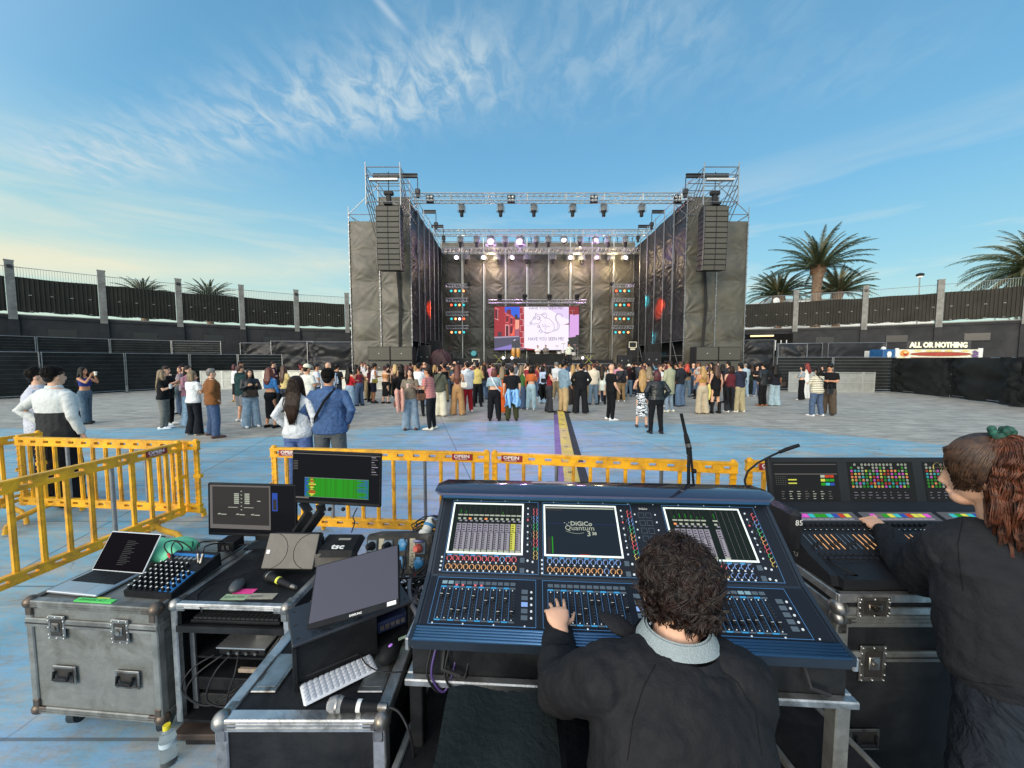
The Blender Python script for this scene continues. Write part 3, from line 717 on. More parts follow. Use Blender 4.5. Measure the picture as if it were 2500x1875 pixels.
addp([(510,710),(565,712),(560,870),(515,875)],'#5d2434');addp([(560,850),(610,640),(610,915),(500,915)],'#ff6a58')
addp([(625,560),(715,560),(715,930),(625,925)],'#f5a58e');addp([(625,780),(715,760),(715,930),(625,925)],'#a06078')
addp([(235,830),(320,835),(320,940),(235,940)],'#4c3a44')
addp([(155,945),(830,925),(830,1245),(155,1245)],'#56536a');addp([(155,945),(710,922),(710,946),(155,975)],'#a8a0b8')
addp([(155,1215),(545,1115),(550,1225),(155,1240)],'#8d7cc8')
addp([(550,1030),(740,1020),(755,1245),(560,1245)],'#474850');addp([(575,1025),(620,995),(640,1010),(600,1040)],'#c8bcd0')
addp([(725,262),(828,262),(830,1210),(760,1210),(725,920)],'#a9303c')
for k,yy in enumerate((280,425,555,690,825,955,1085,1175)):
 addp([(735,yy),(815,yy),(815,yy+8),(735,yy+8)],'#f0c2c8')
 if k<7:addp([(800,yy),(810,yy),(810,yy+125),(800,yy+125)]if k%2==0 else[(735,yy),(741,yy),(741,yy+120),(735,yy+120)],'#f0c2c8')
addp([(825,270),(1828,270),(1828,1238),(1200,1238),(828,1195)],WHT,1.05)
addp([(1300,270),(1828,270),(1828,560),(1600,460)],'#e6d2f6',1.0)
addp([(1290,270),(1296,270),(1296,1195),(1290,1195)],'#dcc9ea');addp([(840,686),(1828,668),(1828,674),(840,692)],'#dcc9ea')
addp([(825,1195),(1040,1215),(1040,1238),(900,1238)],'#a9303c')
addp([(1828,262),(2055,262),(2055,450),(1828,450)],'#8e2b34')
for pts in(((1855,350),(1960,350),(1960,356),(1855,356)),((1905,350),(1911,350),(1911,440),(1905,440))):addp(list(pts),'#c98890')
addp([(1850,442),(1925,442),(1938,470),(1955,450),(2055,440),(2055,900),(1985,905),(1980,940),(1835,965)],'#dba8e6')
addp([(1810,965),(1980,940),(1985,905),(2055,905),(2055,1245),(1800,1245),(1800,1050),(1825,1040)],'#4b4d4a',.5)
addp([(1710,668),(1828,640),(1828,672)],'#8e2b34')
pic.build('picture',mats_,t,None,True)
ink=MB();M_ink=em('ink','#5d5468',1.0)
def stroke(pts,wd=7,closed=False):
 if closed:pts=pts+[pts[0]]
 P2=[]
 for i in range(len(pts)-1):
  p0=pts[max(i-1,0)];p1=pts[i];p2=pts[i+1];p3=pts[min(i+2,len(pts)-1)]
  for k in range(5):
   q=k/5;P2.append(tuple(.5*(2*p1[a]+(p2[a]-p0[a])*q+(2*p0[a]-5*p1[a]+4*p2[a]-p3[a])*q*q+(3*p1[a]-p0[a]-3*p2[a]+p3[a])*q**3)for a in(0,1)))
 P2.append(pts[-1])
 for a,b in zip(P2,P2[1:]):
  dx,dy=b[0]-a[0],b[1]-a[1];l=math.hypot(dx,dy)or 1;nx,ny=-dy/l*wd/2,dx/l*wd/2;ex,ey=dx/l*2,dy/l*2
  q=[sp(*S0(*c))for c in((a[0]+nx-ex,a[1]+ny-ey),(b[0]+nx+ex,b[1]+ny+ey),(b[0]-nx+ex,b[1]-ny+ey),(a[0]-nx-ex,a[1]-ny-ey))]
  ink.add([(c[0],YS-.09,c[1])for c in q],[(0,1,2,3)])
for s_ in([(955,635),(1010,570),(1060,500),(1110,455),(1200,450),(1240,480),(1290,520),(1370,535),(1440,590),(1490,660),(1500,760),(1460,820),(1380,850),(1300,850),(1230,820),(1195,760),(1170,700),(1140,650),(1060,655),(970,655)],
[(1080,480),(1075,430),(1095,410),(1120,450)],[(1215,460),(1240,420),(1300,412),(1335,450),(1320,510),(1270,515)],[(1230,480),(1260,440),(1300,450)],
[(1470,820),(1560,800),(1610,740),(1610,660),(1560,580),(1540,500),(1580,435),(1640,430),(1685,470),(1670,510)],[(1490,790),(1560,770),(1585,700),(1560,620),(1525,540),(1535,460),(1580,420)],
[(1300,850),(1295,780),(1340,720),(1400,710)],[(1160,800),(1190,790),(1240,830),(1200,845),(1160,830),(1165,800)],[(1290,845),(1330,870),(1400,850)],
[(1235,660),(1260,720),(1310,700),(1290,650)],[(1150,560),(1210,580),(1160,640)]):stroke(s_)
for cx_,cy_,r_ in((1150,520,38),(1060,525,24),(1175,525,9),(975,640,22),(1150,720,24)):
 stroke([(cx_+r_*math.cos(a*.785),cy_+r_*math.sin(a*.785))for a in range(8)],8,True)
ink.build('drawing',M_ink,t,None,True)
tx=MB();xa,za=sp(*S0(915,1028));hh=82/9.217*YS/FPX
wdt=text_mb(tx,'HAVE YOU SEEN ME?',hh*1.3,frame((xa,YS-.095,za),(1,-0.0,.005),(0,0,1)),extrude=0,spacing=1.02,sx=.80)
xb,zb=sp(*S0(930,330));text_mb(tx,'HAVE YOU SEEN ME?',hh*.95,frame((xb,YS-.095,zb),(1,0,0),(0,0,1)),extrude=0,sx=1.06)
o_=tx.build('writing',M_ink,t,None,True)
def spot(name,loc,target,c,e,ang=40,blend=.8,r=.1):
 l=bpy.data.lights.new(name,'SPOT');o=bpy.data.objects.new(name,l);COL.objects.link(o);l.energy=e;l.color=c;l.spot_size=R(ang);l.spot_blend=blend;l.shadow_soft_size=r
 o.location=loc;d=Vector(target)-Vector(loc);o.rotation_euler=d.to_track_quat('-Z','Y').to_euler()
spot('red_side_beam',(-4.2,31.0,7.0),(-7.1,32.2,6.2),(1,.05,.008),9000,30)
spot('red_side_beam',(9.6,29.6,7.2),(12.2,30.9,6.2),(1,.06,.01),9000,34)
spot('teal_side_beam',(9.9,33.0,8.0),(12.2,33.8,7.2),(.03,.75,.8),2500,26)
spot('teal_side_beam',(9.9,31.4,5.0),(12.2,32.0,3.7),(.03,.6,.7),1500,30)
spot('violet_side_beam',(9.6,28.0,11.8),(12.2,29.4,10.6),(.55,.25,1),900,26)
spot('violet_floor_beam',(xy(1199.5,34.6),34.2,12.9),(-.9,8.0,0),(.62,.42,1),17000,13,.9,.2)
spot('violet_floor_beam',(xy(1270,34.6),34.2,12.9),(1.6,6.0,0),(.62,.42,1),17000,13,.9,.2)
for u in(1199.5,1270,1448.6):
 l=bpy.data.lights.new('violet_lamp_light','POINT');o=bpy.data.objects.new('violet_lamp_light',l);COL.objects.link(o);l.energy=170;l.color=(.8,.42,1);l.shadow_soft_size=.3;o.location=(xy(u,34.6),34.1,12.4)
for x in(-2.0,6.5,10.0):
 l=bpy.data.lights.new('warm_lamp_light','POINT');o=bpy.data.objects.new('warm_lamp_light',l);COL.objects.link(o);l.energy=260;l.color=(1,.75,.42);l.shadow_soft_size=.3;o.location=(x,35.9,11.6)
for o in list(COL.objects):
 if o.parent is None and o.type in('EMPTY','LIGHT')and o.location.y>20:
  if o.location.z>9:o.location.z*=.974
  elif o.location.z==0 and o.name.split('.')[0]in('scaffold_tower','stage_side_wall','stage_back_wall','lamp_ladder'):o.scale.z=.974
# arena wall
M_wall=mat('black_rendered_wall',(.028,.029,.032),.7,0,.25,.8,.2,6,dirt=(.045,.045,.047),ds=.5)
M_pill=mat('bare_concrete_pillar',(.25,.245,.225),.85,0,.2,2.5,.4,10,dirt=(.16,.155,.14),ds=1.5)
M_corr=mat('dark_slatted_panel',(.030,.028,.022),.6,0,.35,.5,.1,8)
M_slab=mat('pale_slab_edge',(.24,.23,.20),.8,0,.2,2)
M_rail=mat('grey_railing',(.30,.33,.33),.5,.4,.1)
M_white=mat('white_paint',(.75,.75,.72),.5,0,.05)
arc_l=[(-46.6,14.5),(-43.4,20.3),(-40.6,24.6),(-37.9,28.4),(-34.6,31.7),(-31.0,34.9),(-27.2,37.7),(-23.2,40.3),(-18.6,42.2),(-13.5,43.8)]
arc_r=[(20.5,44.2),(25.6,42.6),(30.75,40.6),(35.9,38.1),(40.2,35.2),(44.0,32.0),(47.4,28.4),(50.4,24.2)]
ZW,ZP0,ZP1,ZR,ZT=5.4,5.6,8.2,9.0,9.4
side_no=0
def wall_bay(a,b,idx,w_,nbay):
 A=Vector((a[0],a[1],0));B=Vector((b[0],b[1],0));d=(B-A);L=d.length;d.normalize();n=Vector((d.y,-d.x,0))
 if n.dot(-A)<0:n=-n
 t=thing('arena_wall','%s black arena wall with slatted panel and railing on top, %s bay counted from the stage'%(w_,nbay),'wall',(a[0],a[1],0),0,'bays of the round arena wall')
 def P(s,o,z):return A+d*s+n*o+Vector((0,0,z))
 def slab(mb,s0,s1,o0,o1,z0,z1):
  c=[P(s0,o0,z0),P(s1,o0,z0),P(s1,o1,z0),P(s0,o1,z0),P(s0,o0,z1),P(s1,o0,z1),P(s1,o1,z1),P(s0,o1,z1)]
  mb.add(c,[(0,3,2,1),(4,5,6,7),(0,1,5,4),(1,2,6,5),(2,3,7,6),(3,0,4,7)])
 wl=MB();slab(wl,0,L,-.3,0,0,5.1);slab(wl,0,L,-.28,.06,5.1,ZW-.06);wl.build('wall',M_wall,t,None,True)
 sl=MB();slab(sl,0,L,-1.6,.03,ZW-.06,ZW+.02);sl.build('ledge',M_slab,t,None,True)
 win=MB();s0=L*.33;slab(win,s0,s0+1.5,.0,.012,3.7,4.35)
 if idx%2==0 or True:win.build('window',mat('dark_window',(.012,.013,.015),.25,0,0),t,None,True)
 fr=MB();slab(fr,s0-.06,s0+1.56,0,.05,3.62,3.7);fr.build('sill',M_wall,t,None,True)
 pn=MB();k=int(L/.26);vs=[]
 for i in range(k+1):
  s=.25+(L-.5)*i/k
  for dz in((0,.0),(.10,0),(.115,.07),(.19,.07),(.2,0)):
   for z in(ZP0+.04*math.sin(i*.9+idx),ZP1+.03*math.sin(i*.35+idx*2)):vs.append(P(min(s+dz[0],L-.2),dz[1]+.05,z))
 m_=len(vs)//2;pn.add(vs,[(2*i,2*i+2,2*i+3,2*i+1)for i in range(m_-1)]);pn.build('slatted_panel',M_corr,t,None,True)
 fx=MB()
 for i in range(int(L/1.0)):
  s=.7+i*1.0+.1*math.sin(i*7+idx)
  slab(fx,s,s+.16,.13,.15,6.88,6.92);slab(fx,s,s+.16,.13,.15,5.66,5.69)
 slab(fx,.2,L-.2,.02,.045,6.86,6.90);fx.build('gap_dash',mat('pale_gap_dash',(.4,.4,.38),.6),t,None,True)  # pale dashes stand for light through little gaps at the ties
 rl=MB();rl.rod(P(0,-.25,ZR),P(L,-.25,ZR),.025);rl.rod(P(0,-.25,ZR-.85),P(L,-.25,ZR-.85),.02)
 for i in range(int(L/.14)):rl.rod(P(i*.14,-.25,ZR-.85),P(i*.14,-.25,ZR),.011,n=4)
 rl.build('railing',M_rail,t,None,True)
 pl=MB();slab(pl,-.22,.22,-.3,.22,ZW-.4,ZT);slab(pl,-.25,.25,-.28,.16,ZT,ZT+.05);pl.build('pillar',M_pill,t,None,True)
 pb=MB();slab(pb,-.26,.26,-.05,.2,0,ZW-.41);pb.build('pillar_base',M_wall,t,None,True)
 if idx%2:lm=MB();slab(lm,-.12,.12,.22,.42,ZT-.55,ZT-.35);lm.build('lamp',M_dark,t,None,True)
nb=('first','second','third','fourth','fifth','sixth','seventh','eighth','ninth','tenth')
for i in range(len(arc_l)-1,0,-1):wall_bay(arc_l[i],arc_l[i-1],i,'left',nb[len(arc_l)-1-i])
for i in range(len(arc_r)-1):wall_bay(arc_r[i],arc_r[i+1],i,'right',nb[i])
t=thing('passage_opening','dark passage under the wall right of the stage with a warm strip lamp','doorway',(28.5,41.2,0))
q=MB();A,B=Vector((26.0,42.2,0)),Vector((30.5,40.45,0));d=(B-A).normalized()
q.add([A+Vector((0,0,2.4)),B+Vector((0,0,2.4)),B+Vector((0,0,4.8)),A+Vector((0,0,4.8))],[(0,1,2,3)]);q.build('opening',mat('black_shade_sheet',(.004,.004,.004),.9,0,0),t,None,True)  # flat black sheet stands in for the shaded depth of the passage
s_=MB();p0=A+d*.8+Vector((0,-.12,4.6));s_.bar(p0,p0+d*2.2,.12);s_.build('strip_lamp',mat('warm_strip',(.3,.25,.15),.5,0,0,emit=(1,.78,.4),es=1.6),t,None,True)
for k in range(7):MB().rod(A+d*(1.2+k*.5)+Vector((0,-.1,3.0)),A+d*(1.2+k*.5)+Vector((0,-.12,4.1)),.05).build('post',M_white,t,None,True)
# fences
def fence_panel(a,b,z0,h,label,group,cloth=M_cloth,mesh=True,seed=0,post=True,cname='scrim',depth=.03,sag=.04):
 t=thing('mesh_fence',label,'fence',(a[0],a[1],z0),0,group)
 A=Vector((a[0],a[1],z0));B=Vector((b[0],b[1],z0));d=(B-A).normalized();n=Vector((d.y,-d.x,0))
 if n.dot(-A)<0:n=-n
 A2,B2=A+d*.04,B-d*.04;U=Vector((0,0,1))
 for P_ in(A2,B2):MB().rod(P_+n*.03,P_+n*.03+U*h,.026).build('post',M_galv,t,None,True)
 for z in(.12,h-.02):MB().rod(A2+n*.03+U*z,B2+n*.03+U*z,.02).build('rail',M_galv,t,None,True)
 A3,B3=(A2+n*.10-d*.1,B2+n*.10+d*.1)if cname=='cloth' else(A2-n*.04,B2-n*.04)
 tarp(t,A3.x,A3.y,B3.x,B3.y,z0+.03,z0+h-(.05 if cname!='cloth' else 0),cloth,.13,seed,None,depth,sag,1.1,cname)
 if mesh:
  w_=MB()
  for k in range(1,10):w_.rod(A2+n*.035+U*(.12+(h-.14)*k/10),B2+n*.035+U*(.12+(h-.14)*k/10),.0055,n=3)
  w_.build('wires',M_galv,t,None,True)
 if post and z0<.5:
  MB().box((-.12,-.35,0),(.12,.35,.14),0,frame(tuple(A),tuple(d),tuple(n)),.02).build('foot',mat('concrete_foot',(.22,.21,.2),.9),t,None,True)
 return t
fl=[(-27.5,13.5),(-25.6,16.2),(-23.9,18.8),(-22.75,21.8),(-21.2,24.4),(-19.5,26.4),(-17.3,28.0)]
for i in range(len(fl)-1):
 fence_panel(fl[i],fl[i+1],0,2.32,'black screened mesh fence panel on the left floor, %s from the stage'%nb[len(fl)-2-i],'floor level fence panels',seed=100+i)
fu=[(-34.0,18.0),(-32.8,21.4),(-31.2,24.4),(-29.4,27.2),(-26.9,29.4),(-23.9,30.6)]
for i in range(len(fu)-1):
 fence_panel(fu[i],fu[i+1],1.5,1.95,'black screened fence panel on the upper left terrace, %s from the stage'%nb[len(fu)-2-i],'terrace fence panels',seed=120+i)
tr=MB();pts=[(-37,14.5)]+fu+[(-18,32.5),(-12,33.0)]
for a,b in zip(pts,pts[1:]):
 A,B=Vector((a[0],a[1],0)),Vector((b[0],b[1],0));d=(B-A).normalized();n=Vector((-d.y,d.x,0))
 c=[A,B,B+n*7,A+n*7];c=c+[p+Vector((0,0,1.5))for p in c]
 tr.add(c,[(0,3,2,1),(4,5,6,7),(0,1,5,4),(1,2,6,5),(2,3,7,6),(3,0,4,7)])
pts=[(18.5,33.5),(24,32.5),(30,29.5),(35,25.5),(38.5,20.5),(41,15)]
for a,b in zip(pts,pts[1:]):
 A,B=Vector((a[0],a[1],0)),Vector((b[0],b[1],0));d=(B-A).normalized();n=Vector((-d.y,d.x,0))
 c=[A,B,B+n*7,A+n*7];c=c+[p+Vector((0,0,1.5))for p in c]
 tr.add(c,[(0,3,2,1),(4,5,6,7),(0,1,5,4),(1,2,6,5),(2,3,7,6),(3,0,4,7)])
struct('terrace',tr,mat('dark_terrace',(.05,.05,.05),.85,0,.2,1))
for i,(a,b)in enumerate([((-22.6,30.9),(-19.6,31.3)),((-19.4,29.9),(-16.2,30.3)),((-16.1,29.2),(-12.2,29.4))]):
 fence_panel(a,b,0,3.35+.1*(i%2),'tall scaffold screen hung with crumpled black plastic left of the stage, %s'%('far one','middle one','next to the tower')[i],'crumpled black screens',M_tarp2,False,140+i,False,'tarpaulin',.16,.16)
for i,(a,b)in enumerate([((16.9,27.6),(19.2,27.2)),((19.3,27.0),(21.0,26.4))]):
 fence_panel(a,b,0,3.4-.3*i,'scaffold screen hung with crumpled black plastic right of the stage, %s'%('next to the tower','further right')[i],'crumpled black screens',M_tarp2,False,150+i,False,'tarpaulin',.16,.2)
fr_=[(16.6,23.3),(19.8,22.9),(23.0,22.2)]
for i in range(2):fence_panel(fr_[i],fr_[i+1],0,2.1,'black screened mesh fence panel right of the crowd, %s'%('behind the pale barriers','where the barriers end')[i],'floor level fence panels',seed=160+i)
for i,(a,b)in enumerate([((21.2,29.8),(24.4,29.2)),((24.6,29.0),(28.4,28.2))]):
 fence_panel(a,b,1.5,1.75,'black cloth screen on the upper right terrace, %s'%('left part','right part')[i],'terrace fence panels',M_tarp2,False,170+i,depth=.06)
fb=[(22.6,21.6),(22.3,18.6),(21.4,15.6),(20.9,12.4),(20.4,9.2)]
fb=[(22.6,21.9),(22.2,18.7),(20.6,14.9),(19.6,11.4)]
for i in range(3):
 fence_panel(fb[i],fb[i+1],0,2.02,'tall fence wrapped in loose black cloth at the right edge, %s'%('farthest section','middle section','nearest section')[i],'cloth wrapped fences',M_cloth,False,180+i,True,'cloth',.16,.14)
M_barr=mat('pale_barrier_sheet',(.42,.43,.40),.45,.5,.15,3)
def crowd_barrier(a,b,label):
 A,B=Vector((a[0],a[1],0)),Vector((b[0],b[1],0));d=(B-A);L=d.length;d.normalize();n=Vector((d.y,-d.x,0))
 if n.dot(-A)<0:n=-n
 t=thing('crowd_barrier',label,'barrier',a+(0,),0,'pale crowd barriers')
 M=frame(tuple(A),tuple(d),(0,0,1))
 MB().box((.03,.04,-.01),(L-.03,1.12,.01),0,M).build('sheet',M_barr,t,None,True)
 f=MB()
 for x in(0.0,L-.05):f.box((x,0,-.02),(x+.05,1.2,.03),0,M)
 for z in(0,1.15,.56):f.box((.05,z,-.018),(L-.05,z+.045,.028),0,M)
 for k in range(1,4):f.box((.05,.56*.25*k+.02,.011),(L-.05,.56*.25*k+.028,.015),0,M)
 f.build('frame',mat('barrier_frame',(.55,.56,.53),.4,.6,.1),t,None,True)
 MB().box((0,0,-.03),(L,.02,.75),0,M).build('tread_plate',M_barr,t,None,True)
cb=[(16.6,22.2),(17.9,22.1),(19.2,21.9),(20.6,21.7),(21.2,21.6)]
for i in range(4):crowd_barrier(cb[i],cb[i+1],'pale crowd barrier panel right of the crowd, %s from the left'%nb[i])
cb2=[(-20.4,24.2),(-19.2,24.5),(-18.0,24.8),(-16.8,25.0),(-15.5,25.1),(-14.2,25.1),(-12.9,25.0),(-11.6,24.9),(-10.3,24.8)]
for i in range(8):crowd_barrier(cb2[i],cb2[i+1],'pale crowd barrier panel left of the crowd, %s from the left'%nb[i])
cb3=[(-9.5+k*1.3,24.3)for k in range(20)]
for i in range(19):crowd_barrier(cb3[i],cb3[i+1],'crowd barrier behind the heads, %s metres past the left subwoofers'%('zero','one','three','four','five','six and a half','eight','nine','ten and a half','twelve','thirteen','fourteen','fifteen and a half','seventeen','eighteen','nineteen and a half','twenty one','twenty two','twenty three and a half')[i])
# food stall at the right
t=thing('food_stall','food stall with a long painted hot dog banner and ALL OR NOTHING sign','food stall',(29,25.3,0))
def fx(u,v,Y=25.0):return at(u,v,Y=Y)
b0,b1=fx(2187,853),fx(2397,879)
st=MB();st.box((b0.x,25.1,1.0),(b1.x,27.2,b0.z-.05)).box((b0.x,25.1,.35),(b1.x,27.2,1.0));st.build('body',M_white,t,None,True)
wh=MB()
for x in(b0.x+1,b1.x-1):wh.lathe([(.33,-.1),(.33,.1)],16,0,Matrix.Translation((x,25.3,.33))@Matrix.Rotation(R(90),4,'X'))
wh.build('wheel',M_black,t,40,True)
def flat(u0,v0,u1,v1,Y,c,name,ext=.01):
 a,b=fx(u0,v0,Y),fx(u1,v1,Y);return MB().box((a.x,Y,b.z),(b.x,Y+ext,a.z)).build(name,c,t,None,True)
ban=MB();bm_=[mat('banner_cream',(.78,.76,.62),.6,0,.05),mat('banner_brown',(.30,.12,.05),.6),mat('banner_red',(.42,.05,.03),.6),mat('banner_orange',(.75,.28,.05),.6),mat('banner_violet',(.16,.09,.22),.6),mat('banner_yellow',(.75,.6,.2),.6),mat('banner_dark',(.05,.03,.03),.6)]
Z8=lambda x,y:(2140+x/7.9,820+y/7.9)
lay2=[0]
def bp(pts,m):
 lay2[0]+=.004;Y_=25.05-lay2[0];vs=[fx(*Z8(*p),Y=Y_)for p in pts];ban.add(vs,[tuple(range(len(vs)))],m)
def ell(cx,cy,rx,ry,n=18):return[(cx+rx*math.cos(k*6.283/n)*(1+.06*math.sin(3*k)),cy+ry*math.sin(k*6.283/n))for k in range(n)]
bp([(370,262),(2030,262),(2010,460),(370,450)],0)
for c in((800,290),(1020,290),(1180,288),(1400,288),(1720,290)):bp(ell(c[0],c[1],80,16),5)
bp(ell(1240,350,600,44,30),1);bp(ell(1240,352,560,27,30),2);bp([(660,410),(1700,420),(1650,448),(700,448)],1);bp([(1000,430),(1130,418),(1050,448)],0)
bp(ell(545,335,85,62),3);bp(ell(560,350,45,40),2);bp(ell(560,318,40,22),5)
bp(ell(415,430,40,22),5);bp(ell(505,432,36,22),5);bp([(555,395),(580,395),(580,448),(555,448)],0)
for c in((1900,310),(1960,340),(1880,380),(1930,415)):bp(ell(c[0],c[1],42,34,12),4)
ban.build('banner',bm_,t,None,True)
flat(2188,850,2193,882,24.95,M_white,'post',.08);flat(2391,850,2398,882,24.95,M_white,'post',.08)
flat(2215,832,2370,851,25.2,mat('dark_signboard',(.06,.055,.055),.6),'signboard',.06)
sg=MB();p=fx(*Z8(640,222),Y=25.14);text_mb(sg,'ALL OR NOTHING',.49,frame(p,(1,0,0),(0,0,1)),extrude=.02,bold=.018,sx=1.0)
mx=max(v[0]for v in sg.v);ww=fx(*Z8(1745,222),Y=25.14).x-p.x;s_=ww/(mx-p.x);sg.v=[(p.x+(v[0]-p.x)*s_,v[1],v[2])for v in sg.v]
sg.build('lettering',mat('cream_letters',(.85,.82,.6),.5,0,0,emit=(.9,.85,.6),es=.35),t,None,True)
t=thing('generator','blue painted cabinet left of the food stall, seen above the fence','cabinet',(27.0,25.2,0))
a,b=fx(2157,853),fx(2186,878);MB().box((a.x,25,0),(b.x,26,a.z),bev=.03).build('housing',mat('blue_paint',(.02,.10,.26),.4,0,.2,3),t,None,True)
mk=MB();c=fx(2171,866,Y=24.98);mk.prism([(-.1,-.2),(.1,-.2),(.16,.05),(.1,.22),(-.1,.22),(-.16,.05)],.01,0,frame(c,(1,0,0),(0,0,1)));mk.build('emblem',M_white,t,None,True)
c=fx(2164,851);MB().ball((c.x,25.2,c.z),.14).build('lamp',M_white,t,180,True)
# palms, lamp post, far signs
M_bark=mat('palm_bark',(.20,.13,.085),.9,0,.35,3,.8,9);M_skirt=mat('cut_frond_stubs',(.24,.14,.08),.9,0,.3,6)
M_fr=[mat('palm_frond_dark',(.045,.062,.025),.55,0,.3,2),mat('palm_frond_mid',(.078,.098,.036),.5,0,.3,2),mat('palm_frond_pale',(.16,.145,.07),.55,0,.3,2)]
def palm(x,y,z,r,label,nf=70,seed=1,trunk_r=.42,group='palms beyond the wall',wind=.25,droop=0.0):
 rs=random.Random(seed);t=thing('palm_tree',label,'palm tree',(x,y,0),0,group)
 tk=MB();P_=[(0,0,0)]+[(.1*math.sin(k),0,z*k/14)for k in range(1,15)];tk.tube(P_,[trunk_r*1.25]+[trunk_r*(1+.05*(k%2))for k in range(1,13)]+[trunk_r*1.3,trunk_r*1.45],14)
 for k in range(int(z*34)):
  a=rs.uniform(0,6.28);h=rs.uniform(.2,z-.3);tk.box((trunk_r*.93,-.09,0),(trunk_r*1.14,.09,.12),0,Matrix.Translation((0,0,h))@Matrix.Rotation(a,4,'Z'))
 tk.build('trunk',M_bark,t,60)
 sk=MB()
 for k in range(110):
  a=rs.uniform(0,6.28);h=z-rs.uniform(-.1,.9);o=trunk_r*.95
  sk.bar((o*math.cos(a),o*math.sin(a),h),((o+.35)*math.cos(a),(o+.35)*math.sin(a),h+.55),.1,h=.05)
 sk.build('crown_base',M_skirt,t)
 fr=MB();
 for k in range(nf):
  a=k*2.39996+rs.uniform(-.2,.2);el0=R(88-(84+droop)*(k/nf)**.8+rs.uniform(-7,7));L=r*rs.uniform(.85,1.12)*(1 if k>nf*.2 else.85)
  N_=13;p=Vector((.2*math.cos(a),.2*math.sin(a),z+.1));el=el0;sp_=[];m_=0 if k>nf*.45 else(1 if k>8 else 2)
  if rs.random()<.12:m_=2
  for i in range(N_+1):
   sp_.append(p.copy());q=i/N_
   dv=Vector((math.cos(el)*math.cos(a),math.cos(el)*math.sin(a),math.sin(el)))+Vector((-wind*.12*q,0,0))
   p=p+dv*(L/N_);el-=R(1.2+(7.2+droop*.05)*q)
  fr.tube(sp_,[.05*(1-.8*i/N_)for i in range(N_+1)],4,m_)
  sdv=Vector((-math.sin(a),math.cos(a),0))
  M2=46
  for i in range(4,M2):
   q=i/M2;j=q*N_;i0=int(j);f=j-i0;b=sp_[i0].lerp(sp_[min(i0+1,N_)],f);dr=(sp_[min(i0+1,N_)]-sp_[i0]).normalized()
   up=sdv.cross(dr).normalized();ll=L*.105*math.sin(math.pi*min(1,q*.85+.15))**.6*rs.uniform(.8,1.15)
   for sg_ in(-1,1):
    tip=b+(sdv*sg_*.62+dr*.72-up*rs.uniform(.1,.45)*(1 if up.z>0 else-1)).normalized()*ll-Vector((0,0,.12*ll))
    w_=dr*(.042+.014*r/5)
    fr.add([b-w_,b+w_,tip+w_*.2,tip-w_*.2],[(0,1,2,3)],m_)
 fr.build('crown',M_fr,t)
 return t
def pz(v,Y):return at(1250,v,Y=Y).z
palm(xy(1984,47),47,pz(656,47),5.9,'tallest palm right of the stage, its thick trunk showing above the wall',60,3,.47)
palm(xy(1893,52),52,pz(724,52),4.2,'smaller palm crown peeking over the wall just right of the stage tower',80,5)
palm(xy(2034,53),53,pz(716,53),4.8,'palm crown behind and right of the tallest palm',80,8)
palm(xy(2500,50),50,pz(655,50),7.2,'big drooping palm cut off by the right edge above the wall',150,12,.7,wind=.9,droop=62)
palm(xy(362,60),60,pz(722,60),3.6,'palm tip showing over the left wall, left one of two',60,14)
palm(xy(520,60),60,pz(730,60),3.8,'palm tip showing over the left wall, right one of two',60,17)
t=thing('street_lamp','thin street lamp with a pale globe head beyond the right wall','street lamp',(xy(2230,48),48,0))
MB().rod((0,0,0),(0,0,pz(674,48)),.07).build('pole',M_rail,t)
MB().lathe([(.1,0),(.34,.1),(.42,.3),(.3,.42),(.05,.5)],16,0,Matrix.Translation((0,0,pz(676,48)))).build('lamp_head',M_dark,t,40);MB().ball((0,0,pz(676,48)+.02),(.3,.3,.1)).build('globe',mat('pale_globe',(.9,.85,.75),.3,0,0,emit=(1,.9,.75),es=.5),t,180)
t=thing('white_building','strip of white building with a red line showing above the far right wall','building',(50,60,0))
MB().box((38,55,0),(62,62,10.9)).build('wall',M_white,t,None,True);MB().box((46,54.9,10.2),(54,54.98,10.5)).build('red_line',mat('red_strip',(.5,.05,.04),.6),t,None,True)
for k in range(5):MB().box((39.5+k*1.6,54.93,9.8),(40.7+k*1.6,54.99,10.5)).build('window',M_slab,t,None,True)
t=thing('roadside_sign','white rounded letters on a roof beyond the wall, left of the palm trunk','sign',(xy(1957,48),48,0))
o=MB()
for k in range(4):o.lathe([(.3,0),(.42,.3),(.42,1.6),(.2,1.9)],12,0,Matrix.Translation((-1.0+k*.7,0,7.6)))
o.build('letters',M_white,t,40);MB().rod((-1,0,0),(-1,0,7.6),.1).rod((1,0,0),(1,0,7.6),.1).rod((-1.3,0,7.6),(1.4,0,7.6),.1).build('frame',M_rail,t)
t=thing('round_sign','small round white sign beyond the wall near the stage tower','sign',(xy(1888,45),45,0));MB().ball((0,0,pz(735,45)),(.42,.1,.42)).build('disc',M_white,t,180);MB().rod((0,.1,0),(0,.1,pz(735,45)),.05).build('pole',M_rail,t)
